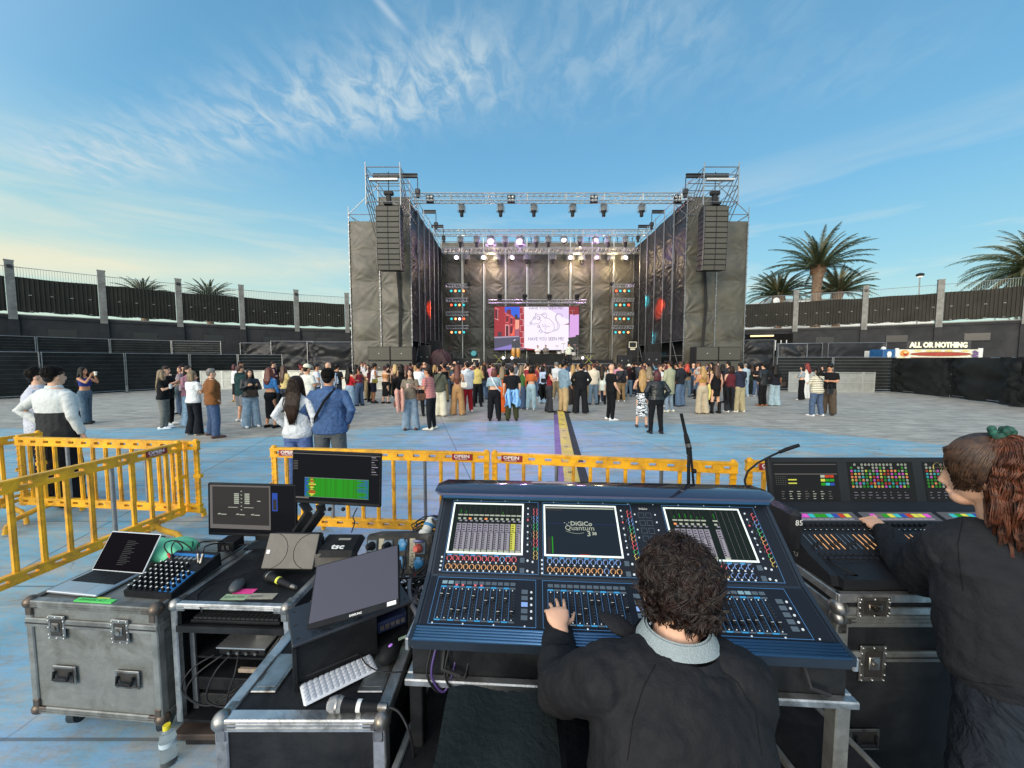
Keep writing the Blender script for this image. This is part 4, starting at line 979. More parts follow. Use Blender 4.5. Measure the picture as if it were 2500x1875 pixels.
# people
SKINS={'l':'#d9a98c','m':'#c48d6c','t':'#a8704f','d':'#7d5138'}
HAIRC={'black':'#17120f','dark':'#2a1c15','brown':'#4a2f20','auburn':'#5e2a1c','red':'#7a1e14','wine':'#4a141a','blond':'#a8834e','lblond':'#cfae72','grey':'#77716a','fire':'#b8351a','ash':'#7d6a4f'}
def skinm(k):
 return mat('skin_'+k,SKINS[k],.5,0,.06,12,spec=.4)
def hairm(c):return mat('hair_'+c,HAIRC[c],.42,0,.45,26,.5,60,anis=(1,1,.12))
def fabm(c,kind='fabric'):
 if kind=='denim' and isinstance(c,str):q=lin(c);l=.2*q[0]+.7*q[1]+.1*q[2];c=tuple(round(a*.72+l*.28,4)for a in q)
 if kind=='denim':return mat('denim',c,.8,0,.22,14,.8,7,vd=5,bd=.05)
 if kind=='leather':return mat('glossy_fabric',c,.33,0,.2,5,.6,9)
 return mat('fabric',c,.85,0,.10,5,.8,6,bd=.05)
M_eye=mat('dark_eye',(.02,.015,.012),.3,0,0);M_lip=mat('lip','#a05548',.5,0,0)
POSE={'down':((.245,-.02,1.15),(.255,.06,.91)),'pocket':((.30,-.09,1.18),(.205,.05,.98)),'hip':((.40,-.12,1.20),(.20,-.03,1.04)),
'back':((.33,-.13,1.19),(.14,-.15,.98)),'cup':((.235,.06,1.17),(.11,.27,1.27)),'phone':((.225,.03,1.16),(.075,.27,1.18)),'up':((.26,.20,1.34),(.16,.33,1.56)),
'fold':((.25,.05,1.18),(-.02,.20,1.18)),'mouth':((.20,.20,1.27),(.07,.24,1.47)),'sing':((.30,.16,1.28),(.06,.17,1.50)),'hang':((.235,0,1.14),(.225,.12,.95))}
TORSO={'m':[(.80,.13,.09,0),(.92,.168,.112,-.005),(1.06,.152,.105,0),(1.18,.160,.108,0),(1.30,.182,.118,-.005),(1.40,.190,.098,-.012),(1.445,.15,.075,-.015),(1.49,.066,.060,-.005)],
'f':[(.80,.14,.10,-.01),(.92,.176,.124,-.012),(1.02,.148,.105,0),(1.11,.124,.090,0),(1.24,.140,.112,.014),(1.32,.148,.104,.006),(1.39,.158,.084,-.01),(1.435,.12,.066,-.012),(1.49,.054,.050,-.004)]}
def interp(sec,z):
 for a,b in zip(sec,sec[1:]):
  if a[0]<=z<=b[0]:
   f=(z-a[0])/(b[0]-a[0]);return[a[i]+(b[i]-a[i])*f for i in range(4)]
 return list(sec[0]if z<sec[0][0]else sec[-1])
MESH={}
def raw(key,name,fn,nm,vox,it=2,disp=0,ds=.1,post=None):
 if key in MESH:return MESH[key]
 mb=MB();fn(mb);me=mb.mesh(name,[M_black]*nm)
 for i in range(nm):pass
 remesh_later(me,vox,it,disp,ds,post);MESH[key]=me;return me
def face_post(me):
 n=len(me.polygons);c=np.empty(n*3);me.polygons.foreach_get('center',c);c=c.reshape(-1,3)
 nr=np.empty(n*3);me.polygons.foreach_get('normal',nr);nr=nr.reshape(-1,3)
 mi=np.zeros(n,int);z,x,y=c[:,2],c[:,0],c[:,1]
 fr=(y>.055)&(nr[:,1]>.2)
 eye=fr&(np.abs(np.abs(x)-.031)<.014)&(np.abs(z-1.638)<.009)
 brow=fr&(np.abs(np.abs(x)-.033)<.020)&(np.abs(z-1.662)<.006)
 lip=fr&(np.abs(x)<.024)&(np.abs(z-1.567)<.008)
 mi[eye|brow]=1;mi[lip]=2;me.polygons.foreach_set('material_index',mi.tolist())
def sec_tube(mb,sec,z0,z1,grow=0.0,n=20,hem=0.0,wd=1.0,steps=9):
 P_,r_=[],[]
 for k in range(steps+1):
  z=z0+(z1-z0)*k/steps;_,hw,hd,oy=interp(sec,z);g=grow+hem*max(0,1-k/steps*3.2)
  P_.append((0,oy,z));r_.append((hw*wd+g,hd*(.55+.45*wd)+g))
 mb.tube(P_,r_,n,ref=(1,0,0))
def person(x,y,z=0,h=1.70,head=0,sex='m',skin='m',hair='short',hc='dark',top='tee',tc='#222222',bot='jeans',bc='#30425c',sh='#dddddd',arms=('down','down'),w=1.0,spread=.1,
label='',group=None,near=0,lean=0.0,step=0.0,strap=None,topm='fabric',botm=None,tmat=None,bmat=None,cap=None,vox=None,turn=0,socks=None):
 if botm is None:botm='denim' if bot in('jeans','flare','wide')and bc in DEN else 'fabric'
 s=h/1.75
 v=vox or(.011 if near>=2 else.016 if near else.024)
 sec=TORSO[sex]
 t=thing('person',label,'person',(x,y,z),-R(head),group);t.scale=(s,s,s)
 WM[t.name]=WM[t.name]@Matrix.Scale(s,4)
 key=(sex,arms,w,spread,step,lean,v,bool(near))
 def XF(p,k=1.0):
  f=max(0,p[2]-.9);return Vector((p[0],p[1]+lean*f*1.0,p[2]-abs(lean)*f*.25))
 sw=(.19 if sex=='m' else.163)*(.6+.4*w)+(w-1)*.05
 hipx=.088*w
 feet={}
 for sd_ in(-1,1):
  fy=step*sd_
  feet[sd_]=(sd_*(hipx+spread*.5),fy)
 def armpts(sd_):
  e,wr=POSE[arms[0]if sd_<0 else arms[1]];k=(w-1)*.16
  S_=XF((sd_*sw,-.012,1.405));E_=XF((sd_*(e[0]+k+(-.01 if sex=='f' else.01)),e[1],e[2]));W_=XF((sd_*(wr[0]+k*(1 if wr[0]>.1 else.3)),wr[1],wr[2]));return S_,E_,W_
 def body(mb):
  P_,r_=[],[]
  for q in sec:P_.append(XF((0,q[3],q[0])));r_.append((q[1]*w,q[2]*(.5+.5*w)))
  mb.tube(P_,r_,18,ref=(1,0,0))
  hd=XF((0,0,1.49));off=hd-Vector((0,0,1.49))
  nk=.060 if sex=='m' else.050
  mb.tube([off+Vector((0,-.02,1.44)),off+Vector((0,-.006,1.52)),off+Vector((0,.0,1.58))],[nk*1.15,nk,nk],14)
  mb.ball(off+Vector((0,-.008,1.655)),(.073,.092,.092),0,18,12)
  mb.ball(off+Vector((0,.018,1.60)),(.060,.070,.075),0,16,10)
  mb.ball(off+Vector((0,.050,1.555)),(.034,.036,.030),0,12,8)
  mb.ball(off+Vector((0,.092,1.605)),(.014,.018,.026),0,10,6)
  for sd_ in(-1,1):mb.ball(off+Vector((sd_*.075,-.005,1.615)),(.012,.022,.032),0,8,6)
  for sd_ in(-1,1):
   S_,E_,W_=armpts(sd_);f=(1 if sex=='m' else.82)*(.75+.25*w);fs_=.74 if near>=2 else 1
   mb.tube([S_+Vector((-sd_*.03,0,0)),S_,S_.lerp(E_,.35),S_.lerp(E_,.8),E_,E_.lerp(W_,.25),E_.lerp(W_,.7),W_],[.05*f*fs_,.056*f*fs_,.052*f*fs_,.042*f*fs_,.041*f*(fs_*.5+.5),.043*f,.033*f,.027*f],12)
   d=(W_-E_).normalized()
   if near:
    sdv=Vector((0,1,0)).cross(d);sdv=sdv.normalized()if sdv.length>.1 else Vector((1,0,0));nrm=d.cross(sdv)
    mb.tube([W_,W_+d*.05,W_+d*.09],[(.026,.020),(.040,.017),(.040,.015)],12,ref=sdv)
    for k in range(4):
     o=W_+d*.085+sdv*(-.030+.020*k);L=(.062,.075,.080,.066)[k]
     mb.tube([o,o+d*L*.5+nrm*.006*1,o+d*L*.85+nrm*.022],[.0105,.010,.009],7,round_=True)
    o=W_+d*.025+sdv*.03;mb.tube([o,o+d*.03+sdv*.018,o+d*.06+sdv*.02+nrm*.01],[.013,.012,.010],7,round_=True)
   else:
    mb.tube([W_,W_+d*.05,W_+d*.10,W_+d*.155],[(.026,.022),(.040,.022),(.038,.020),(.026,.014)],10,round_=True)
    mb.tube([W_+d*.03,W_+d*.08+Vector((-sd_*.03,.02,0))],[.014,.012],8,round_=True)
   fx_,fy_=feet[sd_];f=(1 if sex=='m' else.95)*(.7+.3*w)
   H_=Vector((sd_*hipx,-.01,.90));A_=Vector((fx_,fy_-.03,.09));K_=H_.lerp(A_,.52)+Vector((0,.03,0))
   mb.tube([H_,H_.lerp(K_,.4),K_,K_.lerp(A_,.3),A_.lerp(K_,.25),A_],[.092*f,.080*f,.056*f,.056*f,.042*f,.036*f],12)
   mb.tube([A_+Vector((0,-.02,-.03)),A_+Vector((0,.05,-.05)),A_+Vector((0,.15,-.062))],[(.033,.032),(.04,.03),(.042,.02)],10,ref=(1,0,0),round_=True)
 def inst(me,name,mats):
  o=bpy.data.objects.new(name,me);COL.objects.link(o);o.parent=t;WM[o.name]=WM[t.name]
  for i,m_ in enumerate(mats):o.material_slots[i].link='OBJECT';o.material_slots[i].material=m_
  return o
 inst(raw(('body',)+key,'body',body,3,v,1 if near else 1,post=face_post if lean==0 else None),'body',[skinm(skin),M_eye,M_lip])
# clothes
 if top:
  z0={'crop':1.17,'tank':1.0,'cropsw':1.15,'back':1.13,'long':.90,'jacket':.84,'tee':.88,'shirt':.86,'dress':.62,'coat':.62,'sleeveless':.88,'hoodie':.82,'puffy':.93,'off':1.0}[top]
  zt={'crop':1.40,'tank':1.42,'back':1.33,'off':1.385}.get(top,1.47)
  g={'jacket':.034,'coat':.036,'hoodie':.042,'puffy':.05,'long':.020,'tee':.024,'shirt':.034,'sleeveless':.03,'cropsw':.03}.get(top,.012)
  sl={'tee':.75,'sleeveless':.0,'crop':.0,'tank':0,'back':0,'dress':0}.get(top,2.0)
  def tp(mb):
   P_,r_=[],[]
   N_=12
   for k in range(N_+1):
    zz=z0+(zt-z0)*k/N_;_,hw,hd,oy=interp(sec,zz)
    if g>.02 and zz>1.05 and zz<1.3 or(g>.02 and zz<=1.05):hw=max(hw,interp(sec,1.28)[1]*(.94 if zz>1 else.98));hd=max(hd,.108)
    gg=g if zz<1.4 else g*.55
    P_.append(XF((0,oy,zz)));r_.append((hw*w+gg,hd*(.5+.5*w)+gg))
   mb.tube(P_,r_,20,ref=(1,0,0))
   if top in('jacket','shirt','coat','hoodie','puffy','long','cropsw'):
    o=XF((0,-.012,1.47));mb.tube([o,o+Vector((0,.0,.045 if top!='hoodie' else.06))],[(.082,.078),(.068,.07)],16,ref=(1,0,0))
   if top=='hoodie':o=XF((0,-.10,1.46));mb.ball(o,(.10,.06,.06))
   if sl>0:
    for sd_ in(-1,1):
     S_,E_,W_=armpts(sd_);a={'jacket':.068,'coat':.070,'hoodie':.074,'puffy':.084,'tee':.066,'shirt':.058}.get(top,.052)*(1 if sex=='m' else.88)*(.86+.14*w)
     if top=='off':S_=S_+Vector((0,0,-.05))
     if sl<1:mb.tube([S_+Vector((-sd_*.05,0,-.01)),S_,S_.lerp(E_,sl*.5),S_.lerp(E_,sl)],[a,a*1.02,a,a*1.05],14)
     else:mb.tube([S_+Vector((-sd_*.05,0,-.01)),S_,S_.lerp(E_,.5),E_,E_.lerp(W_,.5),W_.lerp(E_,.02)],[a,a*1.02,a*.93,a*.88,a*.78,a*.62],14)
   if top in('tank','crop','dress','back'):
    for sd_ in(-1,1):
     if top!='back':mb.tube([XF((sd_*.10,-.07,1.38)),XF((sd_*.10,-.02,1.455)),XF((sd_*.10,.06,1.38))],.016,6)
  dsp={1:.010,2:.013}.get(near,.0)
  inst(raw(('top',top)+key,'top',tp,1,v if not near else v*.9,2,dsp*(1.4 if top in('puffy','shirt','jacket')else 1),.055),'dress' if top=='dress' else 'jacket' if top in('jacket','puffy','coat')else 'top',[tmat or fabm(tc,topm)])
 def lp(sd_):
  fx_,fy_=feet[sd_];H_=Vector((sd_*hipx,-.01,.90));A_=Vector((fx_,fy_-.03,.09));return H_,H_.lerp(A_,.52)+Vector((0,.03,0)),A_
 if bot:
  f=(.72+.28*w)
  leg={'slim':(.100,.070,.052,.05),'jeans':(.108,.084,.074,.05),'flare':(.102,.078,.115,.035),'wide':(.112,.105,.125,.03),'baggy':(.118,.110,.10,.05),'cargo':(.115,.105,.075,.07),'shorts':(.118,.112,.112,.50)}.get(bot)
  def bt(mb):
   zt=1.04 if sex=='f' else.99
   sec_=[(zz,)+tuple(interp(sec,zz)[1:])for zz in(.80,.86,.92,.98,zt)]
   if leg:
    mb.tube([(0,q[3],q[0])for q in sec_],[(q[1]*w+.016,q[2]*(.5+.5*w)+.016)for q in sec_],20,ref=(1,0,0))
    for sd_ in(-1,1):
     H_,K_,A_=lp(sd_);e=A_.copy();zz=leg[3]
     if bot=='shorts':P_=[H_,H_.lerp(K_,.5),H_.lerp(K_,.95)];r_=[leg[0]*f,leg[1]*f,leg[1]*f]
     else:
      e=A_+Vector((0,0,zz-.09));P_=[H_,H_.lerp(K_,.45),K_,K_.lerp(e,.5),e];r_=[leg[0]*f,(leg[0]+leg[1])/2*f,leg[1]*f,(leg[1]+leg[2])/2*f,leg[2]*f]
     mb.tube(P_,r_,16)
   else:
    zb={'skirt':.28,'mini':.62,'long':.10,'midi':.34}[bot];wb={'skirt':.145,'mini':.2,'long':.17,'midi':.17}[bot]
    P_=[(0,-.005,zb),(0,0,(zb+.8)/2)]+[(0,q[3],q[0])for q in sec_]
    r_=[(wb*f,wb*.8*f),(max(.165,wb)*f,.125*f)]+[(q[1]*w+.014,q[2]*(.5+.5*w)+.014)for q in sec_]
    mb.tube(P_,r_,22,ref=(1,0,0))
  nm_='skirt' if not leg else 'shorts' if bot=='shorts' else 'trousers'
  inst(raw(('bot',bot)+key,'bottom',bt,1,v,2,.012 if near else 0,.12),nm_,[bmat or fabm(bc,botm)])
 for sd_ in(-1,1):
  def sho(mb,sd_=sd_):
   fx_,fy_=feet[sd_];y0=fy_-.03
   T_=[(fx_,y0-.075,.045),(fx_,y0-.02,.05),(fx_+sd_*.005,y0+.07,.045),(fx_+sd_*.012,y0+.15,.036),(fx_+sd_*.012,y0+.195,.03)]
   mb.tube(T_,[(.036,.045),(.040,.05),(.046,.044),(.048,.034),(.034,.026)],12,ref=(1,0,0),round_=True)
   if sh in BOOT:mb.tube([(fx_,y0-.01,.05),(fx_,y0,.42)],[.055,.066],12)
  o=inst(raw(('shoe',sd_,sh in BOOT)+key,'shoe',sho,1,.014 if near else.02,1),'shoe',[mat('shoe',sh,.5,0,.1,10)])
# hair
 o3=XF((0,0,1.49))-Vector((0,0,1.49))
 def hr(mb):
  C=o3+Vector((0,-.020,1.675))
  if hair in('short','fade','pony','bun','bald_ring'):mb.ball(C+Vector((0,.004,.0)),(.080,.093,.086 if hair!='fade' else.078),0,18,12)
  elif hair=='curly':mb.ball(C+Vector((0,.004,.006)),(.095,.105,.10),0,18,12)
  elif hair in('long','bob','vlong','wavy'):mb.ball(C+Vector((0,-.002,0)),(.088,.096,.088),0,18,12)
  elif hair=='afro':mb.ball(C+Vector((0,-.02,-.01)),(.15,.14,.15),0,18,12)
  if hair in('short','fade','pony','bun','curly'):mb.ball(C+Vector((0,-.035,-.05)),(.064,.050,.075),0,14,10)
  if hair=='short':mb.ball(C+Vector((0,.06,.045)),(.058,.036,.034),0,12,8)
  B=o3
  if hair=='bob':mb.tube([B+Vector((0,-.045,1.68)),B+Vector((0,-.055,1.60)),B+Vector((0,-.05,1.50)),B+Vector((0,-.04,1.46))],[(.09,.07),(.10,.07),(.11,.065),(.095,.05)],16,ref=(1,0,0))
  if hair in('long','vlong','wavy'):
   e={'long':1.26,'vlong':1.08,'wavy':1.24}[hair];k=1.25 if hair=='wavy' else 1
   mb.tube([B+Vector((0,-.05,1.68)),B+Vector((0,-.065,1.58)),B+Vector((0,-.085,1.47)),B+Vector((0,-.125,(1.47+e)/2)),B+Vector((.01,-.125,e))],[(.088,.065),(.095,.06),(.11*k,.05*k),(.11*k,.036*k),(.05,.02)],16,ref=(1,0,0))
   for sd_ in(-1,1):mb.tube([B+Vector((sd_*.075,.0,1.69)),B+Vector((sd_*.085,.01,1.58)),B+Vector((sd_*.095,.02,1.46)),B+Vector((sd_*.10,.06,1.36))],[(.02,.04),(.022,.042),(.026,.035),(.014,.02)],8,ref=(1,0,0))
  if hair=='pony':mb.tube([B+Vector((0,-.10,1.70)),B+Vector((0,-.155,1.66)),B+Vector((0,-.15,1.52)),B+Vector((0,-.13,1.34))],[.03,.038,.04,.016],10,round_=True)
  if hair=='bun':mb.ball(B+Vector((0,-.09,1.755)),(.045,.045,.045),0,12,8)
 if hair not in('bald',None):
  inst(raw(('hair',hair,lean,v),'hair',hr,1,min(v,.014)if near else.018,1,.016 if hair in('curly','wavy','afro')else(.006 if near else.004),.03),'hair',[hairm(hc)])
 if near>=2:
  sm=MB();rs=random.Random(int(x*100));C=o3+Vector((0,-.020,1.675));ln_=hair=='vlong'
  for k in range(1300 if ln_ else 1500):
   a=rs.uniform(0,6.283);e=rs.uniform(-.75,1)if not ln_ else rs.uniform(-.2,1);q=math.sqrt(1-e*e);d=Vector((q*math.cos(a),q*math.sin(a),e))
   if d.y>.25 and d.z<.45:continue
   p=C+Vector((d.x*.084,d.y*.097,d.z*.088));
   if ln_ and d.y<.3:ex=rs.uniform(-.075,.075)*(1 if rs.random()<.9 else 1.5);zb_=rs.uniform(1.05,1.30);sm.tube([p,p+Vector((d.x*.02,d.y*.02-.005,-.07)),Vector((p.x*.5+ex*.8,-.115,1.46)),Vector((ex*1.1,-.155,1.36)),Vector((ex*.9,-.165,(1.36+zb_)/2)),Vector((ex*.6+.02,-.160,zb_))],[.0022,.0028,.003,.003,.0026,.001],4)
   else:g=(Vector((rs.uniform(-.6,.6),-.3,-1))-d*d.z*-1);g=(g-d*g.dot(d)).normalized();L=rs.uniform(.018,.035);sm.tube([p-d*.006,p+d*.004+g*L*.5,p+g*L+d*rs.uniform(-.002,.006)],[.002,.0024,.0008],4)
  sm.build('hair_strands',hairm(hc),t,180)
 if cap:
  kind,cc=cap
  def cp_(mb):
   C=o3+Vector((0,-.008,1.69))
   mb.ball(C+Vector((0,0,.01)),(.092,.104,.085),0,18,10)
   if kind=='cap':mb.tube([C+Vector((0,.06,.01)),C+Vector((0,.13,.0)),C+Vector((0,.175,-.012))],[(.075,.012),(.068,.011),(.045,.009)],12,ref=(1,0,0))
   else:mb.ball(C+Vector((0,0,-.01)),(.19,.2,.014),0,20,6);mb.ball(C+Vector((0,0,.06)),(.085,.1,.05))
  inst(raw(('cap',kind,lean,v),'hat',cp_,1,.012,1),'cap' if kind=='cap' else 'hat',[fabm(cc)])
 if strap:
  stm,sx=strap;P_=[XF((sx*.10,-.06,1.485)),XF((sx*.02,-.165-.035*w,1.33)),XF((-sx*.10,-.165-.035*w,1.12)),XF((-sx*.19*w,-.07,.98)),XF((-sx*.19*w,.08,.98)),XF((-sx*.06,.16,1.15)),XF((sx*.08,.12,1.38)),XF((sx*.10,.04,1.478))]
  o=MB().tube(P_,[(.020,.006)]*8,6).build('bag_strap',fabm(stm),t);o.data.polygons.foreach_set('use_smooth',[True]*len(o.data.polygons))
 return t
DEN=('#30425c','#7f9ab0','#3d5a80','#5b7ea3','#9fb9c9','#4c6a8c','#2c4f7c','#5f7f95','#6f8fb5','#86a9c4','#a9c6cf','#8fb0bd','#27374c','#4a6db0')
BOOT=('#1a1210','#141010')
def cupt(x,y,z,label,c='#efe9dc'):
 t=thing('drink_cup',label,'cup',(x,y,z),0,'plastic cups held in the crowd');MB().lathe([(.028,0),(.038,.11)],12).build('cup',mat('cup_'+c,c,.3,0,0),t,40);MB().lathe([(.0375,.105),(.0395,.112),(.036,.114)],12).build('rim',M_white,t,40);return t
def handbag(x,y,z,rz,label,c,sz=(.24,.09,.18)):
 t=thing('handbag',label,'bag',(x,y,z),rz,'bags worn in the crowd');a,b,c_=sz
 MB().box((-a/2,-b/2,0),(a/2,b/2,c_),bev=.03).box((-a/2+.01,-b/2-.008,c_*.45),(a/2-.01,-b/2,c_),bev=.01).build('body',fabm(c,'leather'),t)
 MB().tube([(-a/2+.02,0,c_-.01),(-a/4,0,c_+.16),(a/4,0,c_+.16),(a/2-.02,0,c_-.01)],.008,6).build('handle',fabm(c,'leather'),t);return t
def ft(u,v):p=at(u,v,z=0);return p.x,p.y
G1='people standing in the back half of the arena'
M_str=stripes('navy_white_stripes','#22345c','#d8dce4',0,26,.6);M_str2=stripes('cream_black_stripes','#e4dcc4','#1a1a1a',2,16,.33)
M_zeb=stripes('black_white_print','#15161a','#dfe3e6',0,11,0,thr=.5);M_plaid=stripes('red_check','#a5504c','#c98a84',2,22,.6,noise=.05)
M_flor=stripes('floral_print','#cfccd0','#8f8f98',0,30,0,thr=.56);M_snake=stripes('brown_print','#4a3a28','#8a7656',0,30,0,thr=.5)
